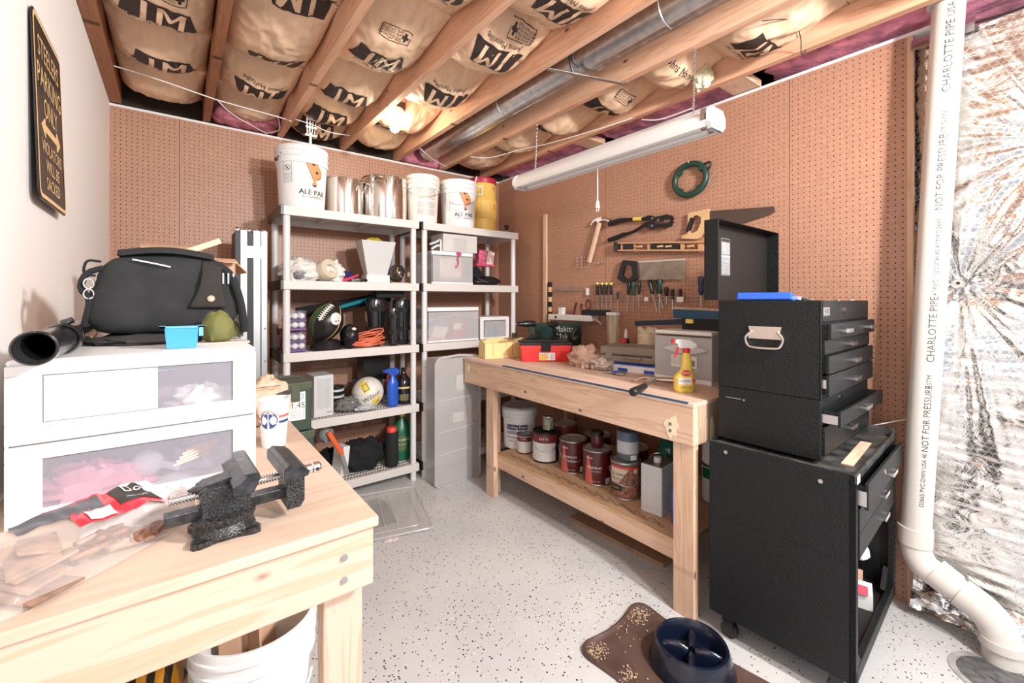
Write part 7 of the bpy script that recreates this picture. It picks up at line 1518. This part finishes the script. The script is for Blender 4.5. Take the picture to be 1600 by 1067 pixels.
fb_ = pr([(-.036, .040), (.040, .040), (.038, .060), (.042, .095), (-.03, .095), (-.042, .088), (-.036, .065)], -.030, .030, 'fixed_body', iron, .003)
pr([(-.030, .084), (.008, .090), (.008, .104), (-.028, .098)], -.021, .021, 'anvil', ironp, .001)
mb = MB(); mb.add([(-.028, -.018, .084), (-.028, .018, .084), (-.028, .014, .098), (-.028, -.014, .098), (-.056, 0, .090), (-.050, 0, .080)], [(0, 1, 2, 3), (3, 2, 4), (0, 3, 4, 5), (1, 5, 4, 2), (0, 5, 1)]); mb.build('anvil_horn', ironp, t)
pr([(.006, .085), (.036, .085), (.046, .108), (.044, .118), (.038, .120), (.004, .100)], -.072, .076, 'fixed_jaw', ironp, .002)
pr([(.020, .120), (.040, .1205), (.0445, .118), (.047, .106), (.040, .108), (.03, .116)], -.074, .078, 'jaw_lip', ironp, .001)
mb = MB(); mb.box(-.088, .10, -.013, .013, .030+.006, .056); mb.build('slide_bar', ironp, t, bev=.0015)
mb = MB(); pr_ = []
for i in range(36): zx = -.082+.18*i/36; pr_ += [(.0058, zx), (.0086, zx+.0014), (.0086, zx+.0024), (.0058, zx+.0040)]
M_ = Matrix.Translation((0, 0, .078)) @ Matrix.Rotation(PI/2, 4, 'Y'); mb.T = M_; mb.lathe([(0, -.083)]+pr_+[(0, .099)], n=16); mb.build('screw', chrome, t, smooth=30)
sj = pr([(.098, .020), (.122, .020), (.130, .032), (.130, .098), (.096, .098)], -.034, .034, 'sliding_body', iron, .003)
pr([(.086, .090), (.126, .092), (.130, .100), (.118, .112), (.094, .118), (.086, .112)], -.072, .076, 'sliding_jaw', ironp, .002)
mb = MB()
for i in range(24): mb.box(.0835, .087, -.068+.006*i, -.065+.006*i, .094, .113)
mb.build('jaw_teeth', mat('teeth_steel', (.30, .29, .28), .35, .9), t)
mb = MB(); mb.T = M_; mb.lathe([(0, .125), (.010, .125), (.010, .152), (.0115, .154), (.0115, .166), (.008, .170), (0, .170)], n=28); nb_ = mb.build('spindle_head', chrome, t, smooth=35)
mb = MB(); mb.cyl((.161, -.0118, .078), (.161, -.0122, .078), .004, n=12); mb.build('cross_hole', dark, nb_)
# clear bag of dog chews
mat_film = clear('hazy_film', (.82, .76, .73), .24, .10)
chew = mat('brown_chew', (.24, .12, .075), .5, var=.6, vs=30, bump=.8, bs=70); chew2 = mat('pale_chew', (.34, .21, .15), .6, var=.4, vs=25, bump=.8, bs=60)
rr = random.Random(9); BR = Matrix.Rotation(.54, 4, 'Z'); BC = Vector((-.105, 1.02, 0))
for i in range(26):
    big = i < 5
    if big: lx, ly, lz, sz, rz_ = (-.100+.008*i, -.03+.012*i, .005+.008*i, (.070-.004*i, .115-.008*i, .006), .25-.16*i)
    else: lx, ly, lz, sz, rz_ = (rr.uniform(-.035, .075), rr.uniform(-.06, .02), rr.uniform(.004, .022), (rr.uniform(.03, .05), rr.uniform(.012, .02), .009), rr.uniform(-.5, .6))
    p = BR @ Vector((lx, ly, 0))+BC
    mb = MB(); mb.obox((0, 0, 0), sz); mb.v = [tuple(Vector(q)+noise.noise_vector(Vector(q)*30+Vector((i, 0, 0)))*(.016 if big else .005)) for q in mb.v]; o = mb.build('dog_chew', chew2 if big or i % 4 == 0 else chew, bev=.003)
    o.rotation_euler = (rr.uniform(-.12, .12), rr.uniform(-.12, .12), .54+rz_)
    tag(o, 'broad flat pale chew at the left end of the clear bag' if big else 'small brown chew strip inside the clear bag', 'dog chew', 'broad chews in the clear bag' if big else 'small chew strips in the clear bag', (p.x, p.y, zl+lz+.004))
t = thing('treat_bag', 'clear plastic bag of brown dog chews with a red and black label', 'bag', (-.105, 1.02, zl), .54)
def film(u, v_):
    x = -.150+.285*u; y = (-.088+.05*u*u)+(.165-.02*u)*v_
    e = min(1, 5*min(u, 1-u, v_*1.6, 1-v_)); h = (.030+.062*v_-.010*u)*e**.5
    P = Vector((x*9, y*9, 1)); h += (.008*noise.noise(P)+.008*abs(noise.noise(P*2.3+Vector((x*20, 0, 0))))+.004*noise.noise(P*5))*e
    return Vector((x, y, max(.0012, h)))
mb = MB(); mb.grid(film, 70, 50); mb.build('clear_film', mat_film, t, smooth=True)
def lbl(x0, x1, v0, v1, m_, name, off=.003, txt=None, nu=20):
    mb = MB(); fn = lambda u, v_: film(x0+(x1-x0)*u, v0+(v1-v0)*v_)+Vector((0, 0, off)); mb.grid(fn, nu, 10); return mb.build(name, m_, t, smooth=True)
lbl(.42, .97, .40, .90, mat('label_red_glossy', (.70, .03, .05), .25, coat=.5), 'red_label')
lbl(.66, .95, .50, .86, ink, 'black_label_panel', .0045)
mb = MB(); mb.text('Dog', .028, lambda x, y: film(.80+x*3.4, .70+y*6)+Vector((0, 0, .006))); mb.text('CHEW TREATS', .006, lambda x, y: film(.78+x*3.4, .56+y*5)+Vector((0, 0, .006))); mb.build('white_lettering', paper, t)
lbl(.20, .60, .60, .78, mat('label_charcoal', (.09, .09, .10), .3), 'grey_band', .0035)
lbl(.48, .62, .42, .58, mat('label_pale_grey', (.62, .66, .68), .4), 'pale_panel', .0052)
lbl(.34, .46, .80, .93, mat('label_red_two', (.70, .03, .05), .3), 'red_corner', .003)
t = thing('film_sheet', 'crumpled sheet of milky plastic film between the treat bag and the vise', 'plastic film', (-.045, 1.135, zl))
def film2(u, v_):
    x = -.09+.17*u; y = -.06+.11*v_; e = min(1, 4*min(u, 1-u, v_, 1-v_)); P = Vector((x*14, y*14, 7)); return Vector((x, y, .002+e**.5*(.045+.03*noise.noise(P)+.02*abs(noise.noise(P*2.1))+.006*noise.noise(P*5))))
mb = MB(); mb.grid(film2, 60, 40); mb.build('film', clear('milky_film', (.86, .82, .82), .6, .2), t, smooth=True)
# ================================================================ left of the shelves
t = thing('flight_case', 'tall black equipment case with aluminium edges standing left of the shelves', 'case', (.362, 3.15, 0))
w_, d_, h = .17, .22, 1.745; al = mat('aluminium', (.46, .47, .49), .4, .7)
mb = MB(); mb.box(-w_/2+.004, w_/2-.004, -d_/2+.004, d_/2-.004, .03, h-.01); mb.build('black_panel', mat('case_black', (.015, .016, .018), .5), t)
xe = [(-w_/2, -w_/2+.038), (-.012, .018), (.022, .03), (w_/2-.030, w_/2)]
for (a, b2) in ((-.056, -.021), (.011, .049), (.053, w_/2)):
    mb = MB(); mb.box(a, b2, -d_/2-.002, -d_/2+.004, .0, h); mb.build('aluminium_edge', al, t, bev=.0015)
mb = MB(); mb.box(w_/2-.004, w_/2+.001, -d_/2, -d_/2+.04, .0, h); mb.build('aluminium_edge', al, t, bev=.001)
mb = MB(); mb.box(-.045, .065, -d_/2-.006, -d_/2-.002, h-.165, h-.095); lt_ = mb.build('latch_plate', mat('latch_chrome', (.7, .62, .60), .25, 1), t, bev=.001)
for x in (-.035, -.005, .022, .048):
    mb = MB(); mb.box(x, x+.010, -d_/2-.012, -d_/2-.006, h-.155, h-.105); mb.build('latch', chrome, lt_, bev=.001)
for x in (-w_/2+.015, -.01, .03, w_/2-.012):
    mb = MB(); mb.ball((x, -d_/2+.02, h-.0), (.022, .024, .018), 12); mb.build('corner_ball', chrome, t, smooth=True)
for z in (1.15, .95, .70, .45):
    mb = MB(); mb.cyl((w_/2-.012, -d_/2-.004, z), (w_/2-.012, -d_/2-.002, z), .006, n=12); mb.build('rivet', grey, t)
t = thing('tall_cardboard_box', 'tall narrow brown cardboard box between the equipment case and the shelves', 'box', (.478, 3.36, 0)); mb = MB(); mb.box(-.022, .018, -.08, .08, 0, 1.39); mb.build('box_walls', card, t, bev=.002); mb = MB(); mb.box(-.0225, .0185, -.081, .081, 1.30, 1.392); mb.build('tape_band', mat('card_dark', (.42, .24, .15), .6), t)
# ammunition cans
def ammo(label, loc, rz, h=.235, lab=True):
    t = thing('ammunition_can', label, 'metal can', loc, rz, None)
    mb = MB(); mb.box(-.075, .075, -.13, .13, 0, h-.03); mb.build('can_body', mat('ammo_green', (.028, .055, .035), .45, var=.2), t, bev=.006)
    mb = MB(); mb.box(-.078, .078, -.133, .133, h-.035, h); mb.build('lid', olive, t, bev=.004)
    mb = MB(); mb.box(-.02, .02, -.139, -.131, h-.09, h-.01); mb.build('latch', olive, t, bev=.002)
    mb = MB(); mb.tube([(-.05, 0, h), (-.045, 0, h+.012), (.045, 0, h+.012), (.05, 0, h)], .004, sub=3); mb.build('carry_handle', olive, t, smooth=True)
    if lab:
        mb = MB(); mb.box(-.068, .045, -.1325, -.1305, .055, .19, 0); mb.label('1.4S', .040, (.010, -.1332, .125), (1, 0, 0), (0, 0, 1), 1)
        for i in range(4): mb.label('CARTRIDGES SMALL ARMS', .006, (.008, -.1332, .10-.010*i), (1, 0, 0), (0, 0, 1), 1)
        for (a, b2, c_, e_) in ((-.03, .035, .178, .180), (-.03, .035, .155, .157), (-.03, -.028, .155, .18), (.033, .035, .155, .18)): mb.box(a, b2, -.1334, -.1328, c_, e_, 1)
        mb.label('ORM-D', .012, (.003, -.1334, .168), (1, 0, 0), (0, 0, 1), 1); mb.build('white_label', [paper, ink], t)
ammo('green metal ammunition can with a white label reading 1.4S, upper of two', (.45, 2.43, .69), .06)
ammo('olive metal ammunition can, lower of two beside the left workbench', (.465, 2.44, .447), .06, lab=False)
o = MB().box(-.09, .09, -.15, .15, 0, .446).build('wooden_crate', mat('crate_brown', (.36, .25, .17), .7, var=.2, vs=9), bev=.003); tag(o, 'brown crate on the floor under the two ammunition cans', 'crate', None, (.46, 2.44, 0))
# ================================================================ under the left workbench
t = bucket('big white plastic bucket holding brown cardboard, under the left workbench', 'bucket', (.185, 1.46, 0), .155, .125, .415, name='plastic_bucket')
mb = MB(); mb.tube([(.15*math.cos(a), .15*math.sin(a), .30-.10*math.sin((a+2.6)*1.0)) for a in [-2.6+i*.16 for i in range(15)]], .003, n=6); mb.build('bail_handle', wht, t, smooth=True)
o = MB().box(-.08, .08, -.003, .003, 0, .40).box(-.003, .003, -.08, .0, 0, .36).build('cardboard_sheet', card); o.rotation_euler = (-.1, 0, .3); tag(o, 'folded brown cardboard standing inside the big white bucket', 'cardboard', None, (.185, 1.53, .03))
m, nt, b = _new('tiger_print'); wv = _n(nt, 'ShaderNodeTexWave', i_Scale=7., i_Distortion=6.); nt.links.new(_coord(nt, (1, .3, .6)), wv.inputs['Vector']); nt.links.new(_ramp(nt, wv.outputs['Fac'], [(.42, (.02, .015, .01)), (.5, (.60, .25, .02))]), b.inputs['Base Color']); b.inputs['Roughness'].default_value = .35
o = crumple((0, 0, .17), (.13, .12, .20), 36, .2, 2, 91).build('striped_sack', m, smooth=True); tag(o, 'orange and black striped sack under the left end of the left workbench', 'sack', None, (-.10, 1.50, 0))
o = MB().box(-.14, .14, -.11, .11, 0, .36).build('wooden_box', pine['x'], bev=.003); tag(o, 'pale wooden box behind the striped sack under the left workbench', 'box', None, (-.02, 1.98, 0))
o = MB().lathe([(0, 0), (.05, 0), (.055, .01), (.055, .012), (.045, .02), (0, .02)], n=28).build('steel_bowl', chrome, smooth=True); tag(o, 'small shiny steel bowl on the pale wooden box under the left workbench', 'bowl', None, (-.0, 1.94, .361))
# ================================================================ on the floor
t = thing('tote_lid', 'large clear plastic tote lid lying flat on the floor before the shelves', 'lid', (1.05, 2.60, .012), -.38+.13)
cl_ = clear('lid_clear', (.72, .70, .70), .35, .12)
mb = MB(); mb.prism([(p[0], p[1]-.29) for p in rrect(.40, .58, .03)], (0, 0, 0), (1, 0, 0), (0, 1, 0), .003); mb.build('lid_sheet', cl_, t, bev=.001)
mb = MB(); mb.tube([(p[0], p[1]-.30, .004) for p in rrect(.42, .60, .035)], .006, n=6, closed=True); mb.tube([(p[0], p[1]-.24, .005) for p in rrect(.30, .48, .03)], .003, n=6, closed=True); mb.build('rim', cl_, t, smooth=True)
for x in (-.12, -.05, .02): mb = MB(); mb.box(x, x+.004, -.22, .24, .003, .006); mb.build('moulded_rib', clear('rib_clear', (.85, .85, .85), .6, .2) if 'rib_clear' not in bpy.data.materials else bpy.data.materials['rib_clear'], t)
o = MB().prism([(-.28, -.16), (.07, -.19), (.12, .10), (.10, .17), (-.28, .2)], (0, 0, 0), (1, 0, 0), (0, 1, 0), .008).build('plastic_sheet', mat('charcoal_panel', (.035, .035, .038), .4)); tag(o, 'flat black panel on the floor under the clear tote lid', 'panel', None, (.97, 2.66, .0005))
o = MB().prism([(0, 0), (.07, -.02), (.11, .04), (.06, .06)], (0, 0, 0), (1, 0, 0), (0, 1, 0), .003).build('paper_scrap', mat('scrap_pink_paper', (.75, .62, .60), .6, var=.4, vs=40)); tag(o, 'small pinkish paper scrap beside the corner of the clear tote lid', 'paper', None, (.90, 2.31, .0005))
# dog mat
t = thing('feeding_mat', 'dark brown plastic feeding mat with raised edge and food stains on the floor', 'mat', (1.40, .86, 0), .0)
mbn = mat('mat_brown', (.095, .055, .045), .4, var=.25, vs=9, bump=.2, bs=60)
def matout(k_=0., n=16):
    P = [(-.20, .29), (.205, .31), (.215, -.29), (-.20, -.31)]; out = []
    cx = [Vector(p) for p in P]
    for i in range(4):
        a, b2, c_ = cx[i-1], cx[i], cx[(i+1) % 4]; r_ = .055
        d0 = (a-b2).normalized(); d1 = (c_-b2).normalized()
        q0, q2 = b2+d0*r_, b2+d1*r_
        for j in range(5): s_ = j/4; out.append((1-s_)**2*q0+2*s_*(1-s_)*b2+s_*s_*q2)
        e0, e1 = q2, c_-(c_-b2).normalized()*r_; nrm = Vector((-(e1-e0).y, (e1-e0).x)).normalized()
        for j in range(1, 6): s_ = j/6; out.append(e0.lerp(e1, s_)-nrm*(.022*math.sin(PI*s_)))
    return [p*(1-k_) for p in out]
rings = [(0, .001), (0, .006), (.01, .017), (.035, .019), (.06, .012), (.12, .006)]
mb = MB(); o0 = matout(); n = len(o0); v = []
for k_, z in rings: v += [(p.x, p.y, z) for p in matout(k_)]
fcs = [(j*n+i, j*n+(i+1) % n, (j+1)*n+(i+1) % n, (j+1)*n+i) for j in range(len(rings)-1) for i in range(n)]; v.append((0, 0, .0055)); fcs += [((len(rings)-1)*n+i, (len(rings)-1)*n+(i+1) % n, len(v)-1) for i in range(n)]
fcs = [f_[::-1] for f_ in fcs] if True else fcs
mb.add(v, fcs); mb.build('mat_body', mbn, t, smooth=60)
cr = mat('food_crumbs', (.52, .38, .26), .8, var=.6, vs=120); rr = random.Random(12); mb = MB()
for cx, cy, s_, nn_ in ((-.155, .235, .022, 120), (.13, .255, .03, 140), (-.15, .10, .02, 60), (-.14, .0, .02, 50), (-.02, .25, .05, 40)):
    for i in range(nn_):
        x, y = cx+rr.gauss(0, s_), cy+rr.gauss(0, s_*.8); r_ = rr.uniform(.0012, .0032)
        if abs(x) < .19 and abs(y) < .285: mb.obox((x, y, .0125), (r_*2, r_*1.5, .002), (0, 0, rr.uniform(0, 3)))
o = mb.build('food_crumbs', cr, t); o['kind'] = 'stuff'
# slow feeder bowl
nv = mat('navy_glossy', (.004, .007, .020), .25, coat=.3, var=.3, vs=12); L = (1.475, .845, .0075)
t = thing('slow_feeder_bowl', 'dark navy slow-feeder dog bowl with a ridged cross inside, on the brown mat', 'bowl', L, .2)
mb = MB(); mb.lathe([(.135, 0), (.142, .004), (.140, .015), (.128, .050), (.122, .075), (.118, .084), (.110, .086), (.106, .080), (.100, .04), (.092, .018), (0, .014)], n=72)
mb.v = [(x*(1+.06*max(0, x)/.14), y*1.04, z) for x, y, z in mb.v]; mb.build('bowl_body', nv, t, smooth=40)
for a in (.3, .3+PI/2, .3+PI, .3-PI/2):
    mb = MB(); c, s_ = math.cos(a), math.sin(a)
    def rd(u, v_): r_ = .012+.088*u; w2 = .019+.004*math.sin(PI*u); hh = .055*(1-.35*math.cos(PI*u)**2) if u < 1 else .05; q = (v_-.5)*2; z = .012+(.05+.012*math.sin(PI*u))*(1-abs(q)**2.2); return Vector((r_*c-q*w2*s_, r_*s_+q*w2*c, z))
    mb.grid(rd, 14, 12); mb.build('ridge', nv, t, smooth=True)
mb = MB(); mb.tube([(.147, -.07, .004), (.162, -.02, .012), (.163, .03, .012), (.150, .075, .004)], .005, sub=4); mb.build('side_lip', nv, t, smooth=True)
